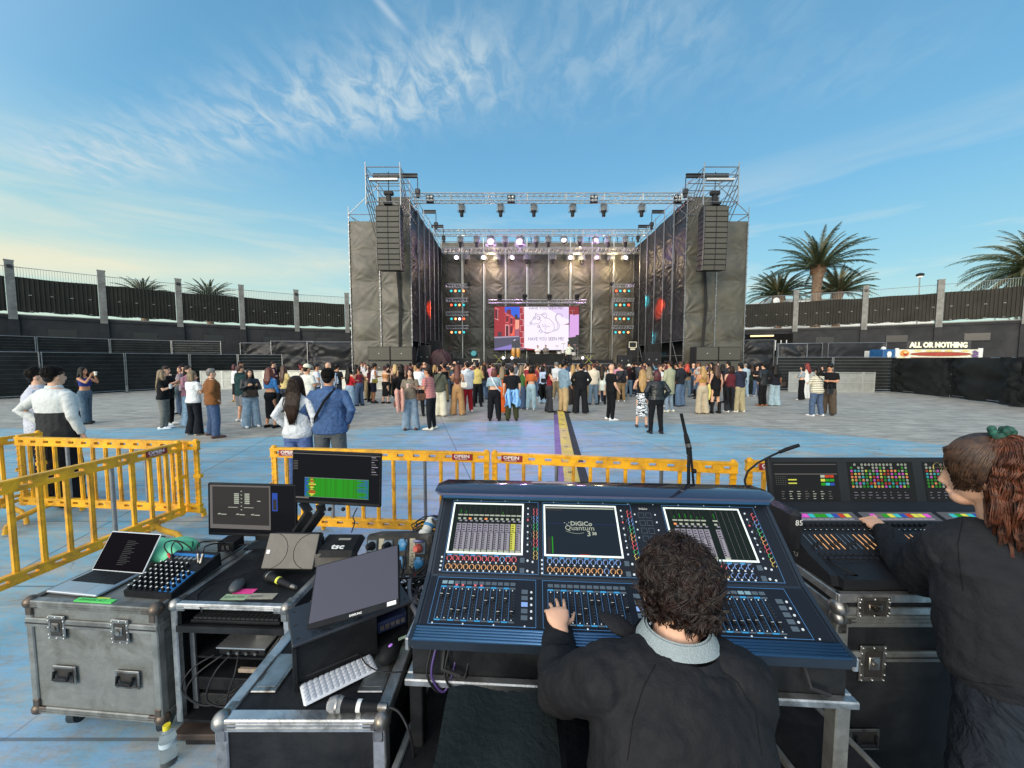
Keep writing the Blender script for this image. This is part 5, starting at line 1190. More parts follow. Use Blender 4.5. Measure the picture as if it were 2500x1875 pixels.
PP=[

(913,984,1.76,62,dict(sex='m',skin='t',hair='curly',hc='black',top='sleeveless',tc='#e8e8ea',bot='shorts',bc='#1c2130',sh='#26262a',arms=('phone','phone'),lean=.12,label='young man in white sleeveless top and dark shorts, head bent over his phone')),
(942,985,1.62,20,dict(sex='f',skin='l',hair='bun',hc='wine',top='crop',tc='#b57a48',bot='midi',bc='#141416',sh='#222',arms=('up','up'),label='woman with dark red pinned up hair, tan top and long black skirt, seen from behind')),
(892,955,1.74,75,dict(sex='m',skin='l',hair='short',hc='auburn',top='tee',tmat=M_flor,bot='baggy',bc='#15151a',sh='#3a2440',arms=('down','phone'),strap=('#1c1c1c',1),label='person in white floral short sleeved shirt and loose black trousers, facing right by the barrier')),
(966,972,1.68,0,dict(sex='f',skin='l',hair='long',hc='lblond',top='tank',tc='#4a3630',bot='slim',bc='#141418',sh='#e6e6e6',arms=('down','up'),label='woman with straight blonde hair, brown tank top and black trousers, one hand raised')),
(884,952,1.78,60,dict(sex='m',skin='l',hair='short',hc='brown',top='tee',tc='#e4dde0',bot='jeans',bc='#27374c',sh='#ddd',arms=('down','cup'),label='person in pale tee with burgundy backpack straps, behind the floral shirt')),
(1003,1049,1.66,172,dict(sex='f',skin='l',hair='long',hc='dark',top='tee',tc='#7d7262',bot='wide',bc='#7f9ab0',sh='#5a3a30',arms=('cup','down'),near=1,label='woman in taupe top and wide pale jeans facing the camera, drink held to her chest')),
(1053,1049,1.73,285,dict(sex='m',skin='m',hair='fade',hc='dark',top='tee',tmat=M_plaid,bot='slim',bc='#1b1c20',sh='#d8d4c8',arms=('phone','phone'),lean=.18,near=1,label='man in red checked short sleeved shirt and black trousers, bent towards his phone')),
(1023,1016,1.80,350,dict(sex='m',skin='m',hair='short',hc='black',top='tee',tc='#e9e9ea',bot='slim',bc='#16171c',sh='#202022',arms=('down','cup'),label='man in white tee and black trousers seen from behind, left of the red checked shirt')),
(1076,1016,1.70,15,dict(sex='f',skin='l',hair='bun',hc='dark',top='jacket',tc='#4d5142',bot='wide',bc='#d6d1bc',sh='#e8e6de',arms=('phone','phone'),strap=('#222',1),label='woman in olive jacket and wide cream trousers seen from behind')),
(1118,1013,1.74,5,dict(sex='f',skin='m',hair='vlong',hc='auburn',top='back',tmat=M_snake,bot='wide',bc='#b0875a',sh='#ece4cc',arms=('phone','phone'),spread=.16,label='woman with very long auburn hair, bare back and wide tan trousers')),
(1141,1006,1.82,330,dict(sex='m',skin='m',hair='short',hc='black',top='hoodie',tc='#dfe4e8',bot='jeans',bc='#a01020',botm='fabric',sh='#e8e0e0',arms=('cup','cup'),label='man in oversized white hoodie and bright red trousers')),
(1166,979,1.70,355,dict(sex='f',skin='l',hair='vlong',hc='black',top='long',tc='#5a6266',bot='flare',bc='#5b7ea3',sh='#333',arms=('phone','phone'),label='woman with long black hair and flared blue jeans, left of a matching pair')),
(1182,975,1.68,10,dict(sex='f',skin='l',hair='vlong',hc='dark',top='long',tc='#3c3432',bot='flare',bc='#4c6a8c',sh='#333',arms=('phone','down'),label='woman with long dark hair and flared blue jeans, right of a matching pair')),
(1207,1027,1.64,3,dict(sex='f',skin='l',hair='bob',hc='auburn',top='cropsw',tc='#8fb0bd',topm='denim',bot='cargo',bc='#15161a',sh='#18181a',arms=('phone','phone'),strap=('#e6e6e6',-1),near=1,w=1.12,label='woman in pale blue denim jacket with white bag strap and black trousers')),
(1227,1013,1.66,20,dict(sex='f',skin='l',hair='long',hc='ash',top='coat',tc='#e0621c',bot='long',bc='#e0621c',botm='fabric',sh='#333',arms=('down','down'),label='woman with ash blonde hair in a long bright orange outfit')),
(1250,1027,1.70,352,dict(sex='m',skin='l',hair='short',hc='dark',top='tee',tc='#17181c',bot='cargo',bc='#3d4028',sh='#1c1c1e',arms=('down','down'),lean=.1,near=1,label='person in black top and olive trousers beside the white bag strap')),
(1274,999,1.68,60,dict(sex='f',skin='l',hair='long',hc='ash',top='long',tc='#3f6a32',bot='wide',bc='#3d5a80',sh='#e6e2da',arms=('phone','phone'),label='woman in fuzzy green sweater and blue jeans turned to the right')),
(1297,1001,1.66,25,dict(sex='f',skin='l',hair='bob',hc='black',top='cropsw',tc='#c0622e',bot='cargo',bc='#a9c6cf',sh='#ddd',arms=('down','cup'),label='woman in orange and pink top and very pale blue cargo jeans')),
(1326,985,1.66,40,dict(sex='f',skin='l',hair='bob',hc='black',top='shirt',tc='#b8c8e4',bot='wide',bc='#86a9c4',sh='#dfe8ee',arms=('cup','phone'),label='woman in loose pale blue shirt and light jeans behind the dark red top')),
(1341,1006,1.66,72,dict(sex='f',skin='l',hair='long',hc='black',top='tank',tc='#7a1420',bot='flare',bc='#3a3b40',sh='#141414',arms=('cup','cup'),label='woman in dark red sleeveless top and grey flared trousers facing right')),
(1376,1008,1.84,62,dict(sex='m',skin='m',hair='curly',hc='black',top='jacket',tc='#6f96ac',topm='denim',bot='cargo',bc='#b99f74',sh='#2a2a2c',arms=('hang','hang'),label='bearded man in light denim jacket and khaki trousers standing on the cable ramp')),
(1417,1009,1.78,2,dict(sex='m',skin='l',hair='short',hc='black',top='jacket',tc='#17181b',bot='wide',bc='#1a1b1f',botm='fabric',sh='#2a2a2a',arms=('pocket','pocket'),w=1.1,spread=.16,label='person in boxy black jacket and wide black trousers seen from behind')),
(1398,988,1.70,0,dict(sex='f',skin='l',hair='vlong',hc='blond',top='long',tc='#e8e4e2',bot='wide',bc='#3a3230',botm='fabric',sh='#333',arms=('phone','phone'),label='woman with very long fair hair and white top between two men in jackets')),
(1448,988,1.76,0,dict(sex='m',skin='l',hair='short',hc='auburn',top='shirt',tc='#d9cbb4',bot='jeans',bc='#5f7f95',sh='#3a3a3e',arms=('phone','phone'),label='man in cream shirt and blue jeans seen from behind')),
(1469,987,1.68,20,dict(sex='f',skin='l',hair='vlong',hc='dark',top='dress',tc='#e2e8da',bot=None,sh='#1a1210',arms=('fold','fold'),label='woman in short white dress and tall dark boots')),
(1491,1026,1.76,78,dict(sex='m',skin='l',hair='bald',top='tee',tc='#121316',bot='slim',bc='#121316',sh='#ececec',arms=('hang','hang'),near=1,w=1.08,label='bald man in tight black tee and black joggers, white trainers, facing right')),
(1516,981,1.70,0,dict(sex='m',skin='l',hair='fade',hc='brown',top='tee',tc='#33353a',bot='jeans',bc='#8d7350',sh='#e6e6e6',arms=('phone','down'),strap=('#18181a',1),label='man in charcoal tee and brown trousers with a small black bag on his hip')),
(1534,969,1.66,12,dict(sex='f',skin='l',hair='bob',hc='wine',top='long',tc='#221417',bot='jeans',bc='#5f7f95',sh='#333',cap=('fedora','#e8e2cc'),arms=('down','cup'),label='woman wearing a cream brimmed hat and dark top')),
(1546,966,1.80,5,dict(sex='m',skin='m',hair='short',hc='black',top='hoodie',tc='#1a1a1c',bot='jeans',bc='#2c4f7c',sh='#888',arms=('phone','phone'),label='man with black and white jacket and blue jeans next to the cream hat')),
(1561,968,1.80,50,dict(sex='m',skin='l',hair='short',hc='black',top='jacket',tc='#3b3f46',bot='jeans',bc='#27374c',sh='#333',arms=('phone','phone'),label='man in dark grey sweatshirt, face turned right, behind the fair haired woman')),
(1566,1043,1.62,15,dict(sex='f',skin='l',hair='vlong',hc='blond',top='tank',tc='#1b1a1d',bot='midi',bmat=M_zeb,sh='#4a2c22',arms=('fold','fold'),near=1,label='woman with waist long fair hair and black and white patterned long skirt')),
(1600,1058,1.62,0,dict(sex='f',skin='l',hair='bob',hc='wine',top='puffy',tc='#16191d',topm='leather',bot='slim',bc='#141519',sh='#26262a',arms=('pocket','pocket'),near=1,w=1.14,label='woman in black leather jacket and black trousers, nearest of the right centre group')),
(1582,1016,1.66,30,dict(sex='f',skin='l',hair='wavy',hc='ash',top='long',tc='#75775c',bot='jeans',bc='#3d5a80',sh='#ddd',arms=('cup','cup'),label='woman with light wavy hair and olive top behind the patterned skirt')),
(1632,1006,1.86,330,dict(sex='m',skin='m',hair='short',hc='dark',top='coat',tc='#a3a487',bot='slim',bc='#7f9ab0',botm='denim',sh='#e0dccb',arms=('down','phone'),w=1.05,label='tall man in long sage green overshirt and light blue jeans')),
(1651,987,1.78,350,dict(sex='m',skin='l',hair='short',hc='black',top='coat',tc='#131316',bot='wide',bc='#131316',botm='fabric',sh='#161616',arms=('down','down'),label='person all in black directly behind the sage green overshirt')),
(1676,969,1.70,35,dict(sex='f',skin='l',hair='wavy',hc='fire',top='tee',tc='#8a7358',bot='jeans',bc='#5f7f95',sh='#555',arms=('phone','phone'),strap=('#18181a',1),label='woman with bright ginger hair and black backpack')),
(1698,968,1.70,325,dict(sex='f',skin='l',hair='long',hc='brown',top='crop',tc='#1b1417',bot='midi',bc='#5b7ea3',botm='denim',sh='#1a1210',arms=('phone','phone'),label='woman with bare shoulders and long denim skirt looking at a phone')),
(1713,1010,1.68,2,dict(sex='f',skin='m',hair='long',hc='blond',top='back',tc='#a57c3e',bot='wide',bc='#b5a68c',sh='#b5a68c',arms=('phone','phone'),label='woman with a fair ponytail, open back top and wide beige trousers')),
(1745,1009,1.72,355,dict(sex='f',skin='l',hair='long',hc='brown',top='dress',tc='#121215',bot=None,sh='#141010',arms=('down','down'),label='woman with long brown hair in a short black dress and black boots')),
(1781,1006,1.68,350,dict(sex='m',skin='l',hair='bob',hc='dark',top='long',tc='#571420',bot='baggy',bc='#2d3034',sh='#e6e6e6',arms=('phone','phone'),label='person in burgundy sweater and loose dark grey trousers')),
(1803,1006,1.78,350,dict(sex='m',skin='l',hair='short',hc='black',top='tee',tc='#282b3c',bot='baggy',bc='#a59a78',sh='#dcd8c8',arms=('fold','fold'),strap=('#26262c',-1),label='man in navy tee and loose khaki trousers with folded arms')),
(1817,968,1.72,0,dict(sex='m',skin='l',hair='short',hc='grey',top='jacket',tc='#9fb9c9',topm='denim',bot='jeans',bc='#86a9c4',sh='#ddd',arms=('phone','phone'),label='person in washed out denim jacket behind the navy tee')),
(1735,962,1.78,340,dict(sex='m',skin='l',hair='short',hc='black',top='tee',tc='#15171f',bot='jeans',bc='#27374c',sh='#444',arms=('phone','phone'),label='man in black tee behind the black dress')),
(1726,955,1.74,20,dict(sex='m',skin='l',hair='short',hc='brown',top='tee',tc='#1f49b0',bot='jeans',bc='#27374c',sh='#444',arms=('phone','phone'),label='person in vivid royal blue top at the right of the crowd')),
(1834,967,1.64,30,dict(sex='f',skin='l',hair='wavy',hc='dark',top='jacket',tc='#22302c',bot='long',bc='#1d2624',sh='#ddd',arms=('phone','phone'),label='woman in dark green jacket and long dark skirt')),
(1846,968,1.62,180,dict(sex='f',skin='l',hair='bob',hc='black',top='tee',tc='#1b1b1e',bot='jeans',bc='#3d5a80',sh='#ccc',arms=('phone','phone'),label='woman in black facing the camera at the right end of the crowd')),
(1860,991,1.78,335,dict(sex='m',skin='l',hair='curly',hc='black',top='jacket',tc='#1f2022',topm='leather',bot='jeans',bc='#141416',sh='#8a5a34',arms=('pocket','pocket'),label='man in dark leather jacket, black trousers and tan boots')),
(1889,991,1.70,5,dict(sex='f',skin='t',hair='wavy',hc='black',top='tee',tc='#1c1e26',bot='wide',bc='#8fb0bd',sh='#a8bcc4',arms=('phone','down'),label='woman with big dark curls, black tee and wide light jeans')),
(1955,977,1.64,318,dict(sex='f',skin='l',hair='bob',hc='black',top='cropsw',tc='#9aa5aa',bot='wide',bc='#141417',botm='fabric',sh='#e0e0e0',arms=('fold','fold'),label='woman in pale grey sweater and wide black trousers by the right barriers')),
(1966,974,1.74,330,dict(sex='f',skin='l',hair='wavy',hc='red',top='long',tc='#e6e4de',bot='wide',bc='#e6e4de',botm='fabric',sh='#ddd',arms=('phone','phone'),label='woman with red hair dressed all in white by the right barriers')),
(1991,1016,1.64,350,dict(sex='f',skin='l',hair='bob',hc='black',top='jacket',tmat=M_str2,bot='jeans',bc='#3d5a80',sh='#e8e8e8',arms=('fold','fold'),near=1,w=1.2,spread=.2,strap=('#18181a',-1),label='woman in cream and black striped sweater and rolled blue jeans')),
(2020,1013,1.76,235,dict(sex='m',skin='m',hair='curly',hc='black',top='tee',tc='#141417',bot='baggy',bc='#4e4235',sh='#3a3028',arms=('phone','phone'),near=1,label='bearded man in black tee and brown trousers beside the striped sweater')),
(1999,990,1.66,160,dict(sex='f',skin='l',hair='long',hc='dark',top='tee',tc='#2a2a2e',bot='jeans',bc='#27374c',sh='#ccc',arms=('phone','phone'),label='dark haired woman mostly hidden behind the striped sweater')),
(404,1047,1.62,62,dict(sex='f',skin='l',hair='vlong',hc='ash',top='tee',tc='#121316',bot='slim',bc='#6d6e68',botm='denim',sh='#e4eaee',arms=('hip','cup'),near=1,w=1.16,label='woman with long light brown hair, black tee and tight grey jeans, left group')),
(414,1038,1.72,75,dict(sex='m',skin='l',hair='short',hc='dark',top='tee',tc='#121316',bot='slim',bc='#101114',sh='#e4eaee',arms=('cup','cup'),near=1,w=1.1,label='person with glasses dressed all in black behind the grey jeans, left group')),
(446,1011,1.68,200,dict(sex='f',skin='l',hair='wavy',hc='wine',top='tee',tc='#8d8a90',bot='wide',bc='#3d5a80',sh='#333',arms=('cup','down'),label='woman with dark red curls and wide jeans holding a cup, left group')),
(457,1019,1.76,90,dict(sex='m',skin='l',hair='short',hc='black',cap=('cap','#141416'),top='tee',tc='#8b7a80',bot='slim',bc='#151a26',sh='#777',arms=('cup','phone'),label='person in black cap and greyish pink top, left group')),
(467,1040,1.72,95,dict(sex='f',skin='l',hair='bob',hc='dark',top='shirt',tc='#b07a86',bot='wide',bc='#86a9c4',sh='#ccc',arms=('phone','phone'),near=1,label='person with sunglasses in a dusty pink blouse and light jeans, left group')),
(478,1061,1.62,15,dict(sex='f',skin='l',hair='bob',hc='ash',top='tee',tc='#dfe2e2',bot='flare',bc='#171a22',botm='fabric',sh='#dcd4c4',arms=('phone','phone'),near=1,w=1.12,label='woman with short ash hair, white tee and flared black trousers, left group')),
(524,1066,1.68,40,dict(sex='m',skin='l',hair='short',hc='grey',top='jacket',tc='#7a4a1e',bot='jeans',bc='#2c4f7c',sh='#5a4038',arms=('pocket','pocket'),near=1,w=1.34,spread=.34,label='stout grey haired man in tan suede jacket and blue jeans')),
(593,1029,1.74,25,dict(sex='m',skin='l',hair='fade',hc='brown',top='hoodie',tc='#1f3b3c',bot='shorts',bc='#75787c',sh='#e8e8e8',arms=('phone','phone'),label='man in dark teal sweatshirt and grey shorts')),
(615,1043,1.64,130,dict(sex='f',skin='l',hair='long',hc='black',top='puffy',tc='#17181a',topm='leather',bot='wide',bc='#86a9c4',sh='#eaeef0',arms=('cup','cup'),near=1,label='woman in black bomber jacket, white hem and wide light jeans')),
(664,1044,1.68,12,dict(sex='f',skin='m',hair='long',hc='auburn',top='cropsw',tc='#2f6ea8',bot='skirt',bc='#0f1013',sh='#141416',arms=('phone','down'),near=1,label='woman in cropped bright blue sweater and tight long black skirt')),
(577,981,1.70,30,dict(sex='f',skin='l',hair='bob',hc='wine',top='shirt',tc='#dcdcdc',bot='midi',bc='#131316',sh='#b59a6c',arms=('phone','phone'),label='woman in white top and black skirt half hidden behind the teal sweatshirt')),
(592,985,1.84,60,dict(sex='m',skin='m',hair='short',hc='black',top='tee',tc='#26262a',bot='jeans',bc='#27374c',sh='#555',arms=('phone','phone'),label='tall dark haired man behind the teal sweatshirt')),
(671,988,1.84,60,dict(sex='m',skin='l',hair='short',hc='dark',top='long',tc='#3a2038',bot='jeans',bc='#1a1a20',sh='#555',arms=('phone','phone'),label='man in plum sweater over a white collar')),
(698,1006,1.70,20,dict(sex='f',skin='l',hair='vlong',hc='brown',top='tee',tc='#d8bf80',bot='jeans',bc='#27374c',sh='#555',arms=('phone','phone'),label='woman with long brown hair and pale yellow top')),
(683,985,1.66,40,dict(sex='f',skin='l',hair='long',hc='black',top='long',tc='#26262b',bot='slim',bc='#17171a',sh='#555',arms=('phone','phone'),label='dark haired woman between the plum sweater and the yellow top')),
(741,1000,1.68,50,dict(sex='f',skin='l',hair='bun',hc='red',top='tee',tc='#8a7a70',bot='slim',bc='#26262a',sh='#555',arms=('phone','phone'),label='woman with auburn hair pinned up behind the cream cap')),
(755,1040,1.76,25,dict(sex='m',skin='m',hair='short',hc='dark',cap=('cap','#e6dfc4'),top='tee',tc='#dcdad0',bot='jeans',bc='#b8b6b0',botm='fabric',sh='#ddd',arms=('phone','phone'),near=1,w=1.1,label='man in cream cap and off white tee')),
(777,1000,1.74,60,dict(sex='m',skin='m',hair='short',hc='black',top='tee',tc='#d8dce4',bot='jeans',bc='#27374c',sh='#555',arms=('phone','phone'),label='dark haired man in white tee right of the cream cap')),
(806,1030,1.82,10,dict(sex='m',skin='l',hair='bald',top='shirt',tmat=M_str,bot='jeans',bc='#27374c',sh='#555',arms=('phone','phone'),w=1.1,near=1,label='bald man in navy and white striped shirt')),
(826,992,1.72,20,dict(sex='m',skin='m',hair='curly',hc='black',top='tee',tc='#202226',bot='jeans',bc='#27374c',sh='#555',arms=('phone','phone'),label='person with black curls between the striped shirt and the red top')),
(856,1009,1.68,25,dict(sex='f',skin='l',hair='vlong',hc='black',top='off',tc='#c01a22',bot='jeans',bc='#86a9c4',sh='#e8e8e8',arms=('phone','phone'),near=1,label='woman with long black hair and off the shoulder red top')),
(872,985,1.70,340,dict(sex='f',skin='l',hair='long',hc='black',top='puffy',tc='#17181a',topm='leather',bot='wide',bc='#17181a',botm='fabric',sh='#555',arms=('phone','phone'),label='woman in shiny black jacket right behind the red top')),
(213,1034,1.68,82,dict(sex='f',skin='m',hair='vlong',hc='black',top='crop',tc='#1c2f80',bot='flare',bc='#3f6078',botm='denim',sh='#1c1c20',arms=('mouth','mouth'),near=1,step=.1,label='woman with very long black hair, eating, in blue crop top by the left fence')),
]
for u,v,h,hd,kw in PP:
 x,y=ft(u,v);kw=dict(kw)
 if len(kw.get('sh',''))==4:kw['sh']='#'+''.join(q*2 for q in kw['sh'][1:])
 person(x,y,0,h,hd,group=G1,**kw)
person(xy(723,5.15),5.15,0,1.66,4,'f','l','vlong','dark','shirt','#cdd0d4','jeans','#4a6db0','#c8c8c8',('pocket','pocket'),1.06,.1,'woman with long dark hair in white blouse just beyond the middle barrier',near=2)
person(xy(802,5.2),5.2,0,1.76,356,'m','m','fade','black','shirt','#2a5a94','jeans','#54585a','#3a3a3a',('pocket','pocket'),1.14,.12,'man in blue denim shirt with black cross body strap, just beyond the middle barrier',near=2,strap=('#0e0e10',1),topm='denim',botm='fabric')
def twotone(name,c1,c2,z):
 m=bpy.data.materials.new(name);m.use_nodes=True;t=NT(m.node_tree);b=m.node_tree.nodes['Principled BSDF'];oc=t.n('ShaderNodeTexCoord').outputs['Object']
 q=t.sep(oc);f=t.m('MULTIPLY',t.m('LESS_THAN',q[2],z),t.m('LESS_THAN',t.m('ABSOLUTE',q[0]),.265))
 t.put(b.inputs['Base Color'],t.mix(f,lin(c1),lin(c2)));b.inputs['Roughness'].default_value=.85;return m
person(xy(133,4.75),4.75,0,1.80,14,'m','l','short','black','shirt','#fff','wide','#15151a','#18181a',('hip','down'),1.30,.12,'broad person in sheer white and black shirt, hand on hip, behind the left barriers',near=2,tmat=twotone('white_black_shirt','#cccfcd','#1c1d20',1.19),botm='fabric')
person(xy(92,5.25),5.25,0,1.77,50,'m','l','short','black','shirt','#c4c6d0','slim','#15151a','#18181a',('hip','pocket'),1.1,.1,'dark haired person in white shirt and black trousers, leaning towards the broad person',near=2,botm='fabric')
def drape(name,label,cat,x,y,z,w_,l_,c,rz=0,seed=1):
 t=thing(name,label,cat,(x,y,z),rz,None);rs=random.Random(seed);ph=rs.uniform(0,6)
 def f(u,v):return((u-.5)*w_*(1+.25*v)+.02*math.sin(9*v+ph),-.05-.05*math.sin(u*9+ph)*(.3+v)-.04*math.sin(u*23+v*2),-v*l_*(1+.12*math.sin(u*7+ph)))
 mb=MB();mb.grid(f,26,14);mb.grid(lambda u,v:(f(u,v)[0],f(u,v)[1]+.03,f(u,v)[2]),26,14);mb.build('cloth',fabm(c),t,180)
 MB().tube([(w_*.3,-.1,0),(w_*.38,-.13,-l_*.5),(w_*.3,-.12,-l_*1.08)],[.045,.05,.035],10,round_=True).tube([(-w_*.32,-.1,0),(-w_*.3,-.14,-l_*.5),(-w_*.2,-.12,-l_*1.15)],[.045,.05,.03],10,round_=True).build('sleeve',fabm(c),t,180)
x,y=ft(1250,1027);drape('jacket','pale blue jacket tied round the waist above olive trousers','jacket',x+.02,y-.13,.98,.40,.46,'#8fc0ea',0,3)
x,y=ft(1003,1049);drape('jacket','salmon pink jacket hanging over the arm of the woman facing the camera','jacket',x-.22,y-.22,1.10,.22,.5,'#d6a190',.3,5)
x,y=ft(1297,1001);drape('jacket','black jacket hanging beside very pale cargo jeans','jacket',x+.42,y-.12,1.0,.3,.5,'#141416',0,6)
x,y=ft(1745,1009);drape('jacket','black leather jacket held beside the black dress','jacket',x+.36,y-.12,.95,.26,.5,'#17191c',0,7);drape('jacket','pale yellow jacket hanging between beige trousers and the black dress','jacket',x-.34,y+.05,1.0,.24,.45,'#e0d27c',0,8)
x,y=ft(664,1044);drape('jacket','black jacket hanging beside the long black skirt','jacket',x+.33,y+.05,.95,.22,.42,'#1c1d20',0,9)
x,y=ft(446,1011);drape('jacket','pale washed jacket over the arm of the woman with red curls','jacket',x-.06,y-.3,1.15,.28,.55,'#a5b0ac',0,10)
for(u,v,dx,dy,z,rz,l,c)in((1003,1049,.34,-.18,.82,.5,'brown shoulder bag on the hip of the woman facing the camera','#6a452e'),(1516,981,.05,-.2,.92,0,'small black bag on the back of the charcoal tee','#121214'),(1889,991,.3,-.05,.82,.2,'brown shoulder bag beside wide light jeans','#3c2a24'),
(1991,1016,.30,-.15,.75,.2,'black leather bag beside the rolled jeans','#15151a'),(1118,1013,.24,-.1,.95,0,'small cream bag beside wide tan trousers','#e2dccc'),(613,1043,.22,-.2,.88,.2,'black and tan handbag in front of the bomber jacket','#2a241f'),
(1676,969,-.05,-.25,1.08,0,'round black backpack of the ginger haired woman','#131315'),(1326,985,.0,-.2,.93,0,'black hip bag on the pale blue shirt','#131315'),(942,985,-.42,-.1,.9,.2,'yellow patterned bag beside the dark shorts','#8f8130')):
 x,y=ft(u,v);handbag(x+dx,y+dy,z,rz,l,c)
for(u,v,dx,dy,z,l,c)in((1003,1049,.02,-.30,1.16,'pink drink cup held by the woman facing the camera','#d8b8ac'),(1341,1006,.30,-.02,1.16,'white cup held by the woman in dark red top','#efe9e2'),(404,1047,.30,-.1,1.12,'clear cup held near the black tee in the left group','#c9cfd0'),(446,1011,-.02,-.36,1.3,'paper cup held by the woman with red curls','#c5a58f'),(213,1034,.33,.02,1.44,'pale paper tub held at the mouth of the woman by the fence','#efe6d2')):
 x,y=ft(u,v);cupt(x+dx,y+dy,z,l,c)
person(xy(1312.6,34),34,1.5,1.76,180,'m','l','short','black','tee','#e4e6e4','slim','#17171a','#222222',('phone','phone'),label='musician in white tee behind the draped riser, left one')
person(xy(1332,34),34,1.5,1.80,180,'m','l','short','black','jacket','#77726c','slim','#17171a','#222222',('phone','phone'),label='musician in patterned grey shirt behind the draped riser, right one')
person(xy(1389,31),31,1.5,1.78,190,'m','l','short','black','jacket','#d8dccc','baggy','#26272a','#222222',('sing','down'),label='singer in loose white jacket holding a microphone to the mouth on stage')
person(4.5+.6,34.6,1.2,1.70,185,'m','m','curly','black','tee','#141416','slim','#141416','#222222',('phone','phone'),label='drummer in black behind the drum kit')
rc=random.Random(11);taken=[(ft(u,v))for u,v,*_ in PP];cnt=0;used_l=set()
TOPS=[('tee','#17181b','black tee'),('tee','#dcdcdc','white tee'),('long','#1a1a1e','black sweater'),('jacket','#1b1c1f','black jacket'),('tank','#8a2430','red tank top'),('long','#b9a58c','beige sweater'),('shirt','#c9ccd0','white shirt'),('jacket','#5d7f97','denim jacket'),('tee','#3a2a26','brown tee'),('tee','#27405f','blue tee'),('long','#59202a','burgundy top'),('hoodie','#63666a','grey hoodie'),('tee','#3e4632','olive tee'),('tank','#141416','black tank top'),('shirt','#2b2d33','dark shirt'),('long','#c8b46a','mustard top'),('cropsw','#c4c0ba','cream cropped top'),('tee','#c98aa0','pink tee')]
BOTS=[('jeans','#3d5a80'),('jeans','#27374c'),('slim','#15161a'),('wide','#5b7ea3'),('wide','#15161a'),('cargo','#8a7a5a'),('slim','#15161a')]
HF=[('long','black'),('long','dark'),('long','brown'),('vlong','dark'),('bob','dark'),('wavy','auburn'),('pony','brown'),('long','blond'),('bun','dark'),('wavy','black')]
HM=[('short','black'),('fade','dark'),('curly','black'),('short','brown'),('short','black'),('bald',None),('short','grey'),('fade','black')]
HN={'long':'long %s hair','vlong':'very long %s hair','bob':'chin length %s hair','wavy':'wavy %s hair','pony':'%s ponytail','bun':'%s hair in a bun','short':'short %s hair','fade':'cropped %s hair','curly':'%s curls','bald':'bald head'}
HCN={'black':'black','dark':'dark','brown':'brown','auburn':'auburn','blond':'fair','grey':'grey',None:''}
LM=[(-6.3,'below the left line array'),(-4.3,'below the left tower edge'),(-2.6,'left of the teal light'),(-1.0,'below the houses on the screen'),(.6,'below the congas'),(2.2,'below the left musician'),(3.6,'below the right musician'),(5.0,'below the singer'),(6.8,'right of the singer'),(8.8,'below the right lamp ladder'),(11,'below the right side wall'),(14,'below the right line array'),(20,'at the right end')]
slots=[]
for row,Yr in enumerate((15.2,16.6,18.0,19.3,20.6,21.8,23.0)):
 lo,hi=-6.8+row*-.1,9.9+row*.45;n_=16+row
 for k in range(n_):slots.append((lo+(hi-lo)*(k+rc.uniform(.1,.9))/n_,Yr+rc.uniform(-.5,.5),row))
rc.shuffle(slots)
for x,y,row in slots:
 if cnt>=118:break
 if any((x-a)**2+(y-b)**2<.40**2 for a,b in taken):continue
 if row<2 and rc.random()<.35:continue
 if abs(x-y*.08)<.5 and row<2:continue
 sex='f' if rc.random()<.55 else 'm';hr_,hc_=rc.choice(HF if sex=='f' else HM);tp,tc_,tn=rc.choice(TOPS);bt,bc_=rc.choice(BOTS)
 arms=rc.choice((('phone','phone'),('down','cup'),('fold','fold'),('pocket','pocket'),('phone','phone'),('up','down')if rc.random()<.3 else('phone','phone')))
 w_=rc.choice((1.0,1.0,1.1));hd=rc.choice((0,0,10,-12,25,-30,60,300,180))+rc.uniform(-8,8)
 lm=next(l for q,l in LM if x*36/(y+.01)/1.45<q+0 or q==20);dep=('in the rear row','in the rear row','mid crowd','mid crowd','deep in the crowd','near the front barrier','at the front barrier')[row]
 base=('woman' if sex=='f' else 'man')+' with '+(HN[hr_]%HCN[hc_]if hr_!='bald' else 'shaved head')+' and '+tn
 lab=base+', '+dep+' '+lm
 if len(lab.split())>16:lab=base+' '+lm
 if len(lab.split())>16:lab=lab.replace('very long','long')
 if lab in used_l:continue
 used_l.add(lab);taken.append((x,y));cnt+=1
 person(x,y,0,rc.uniform(1.60,1.72)if sex=='f' else rc.uniform(1.70,1.86),hd,sex,rc.choice('llmlt'),hr_,hc_,tp,tc_,bt,bc_,rc.choice(('#dddddd','#26262a')),arms,w_,.1,lab,'crowd packed in front of the stage')
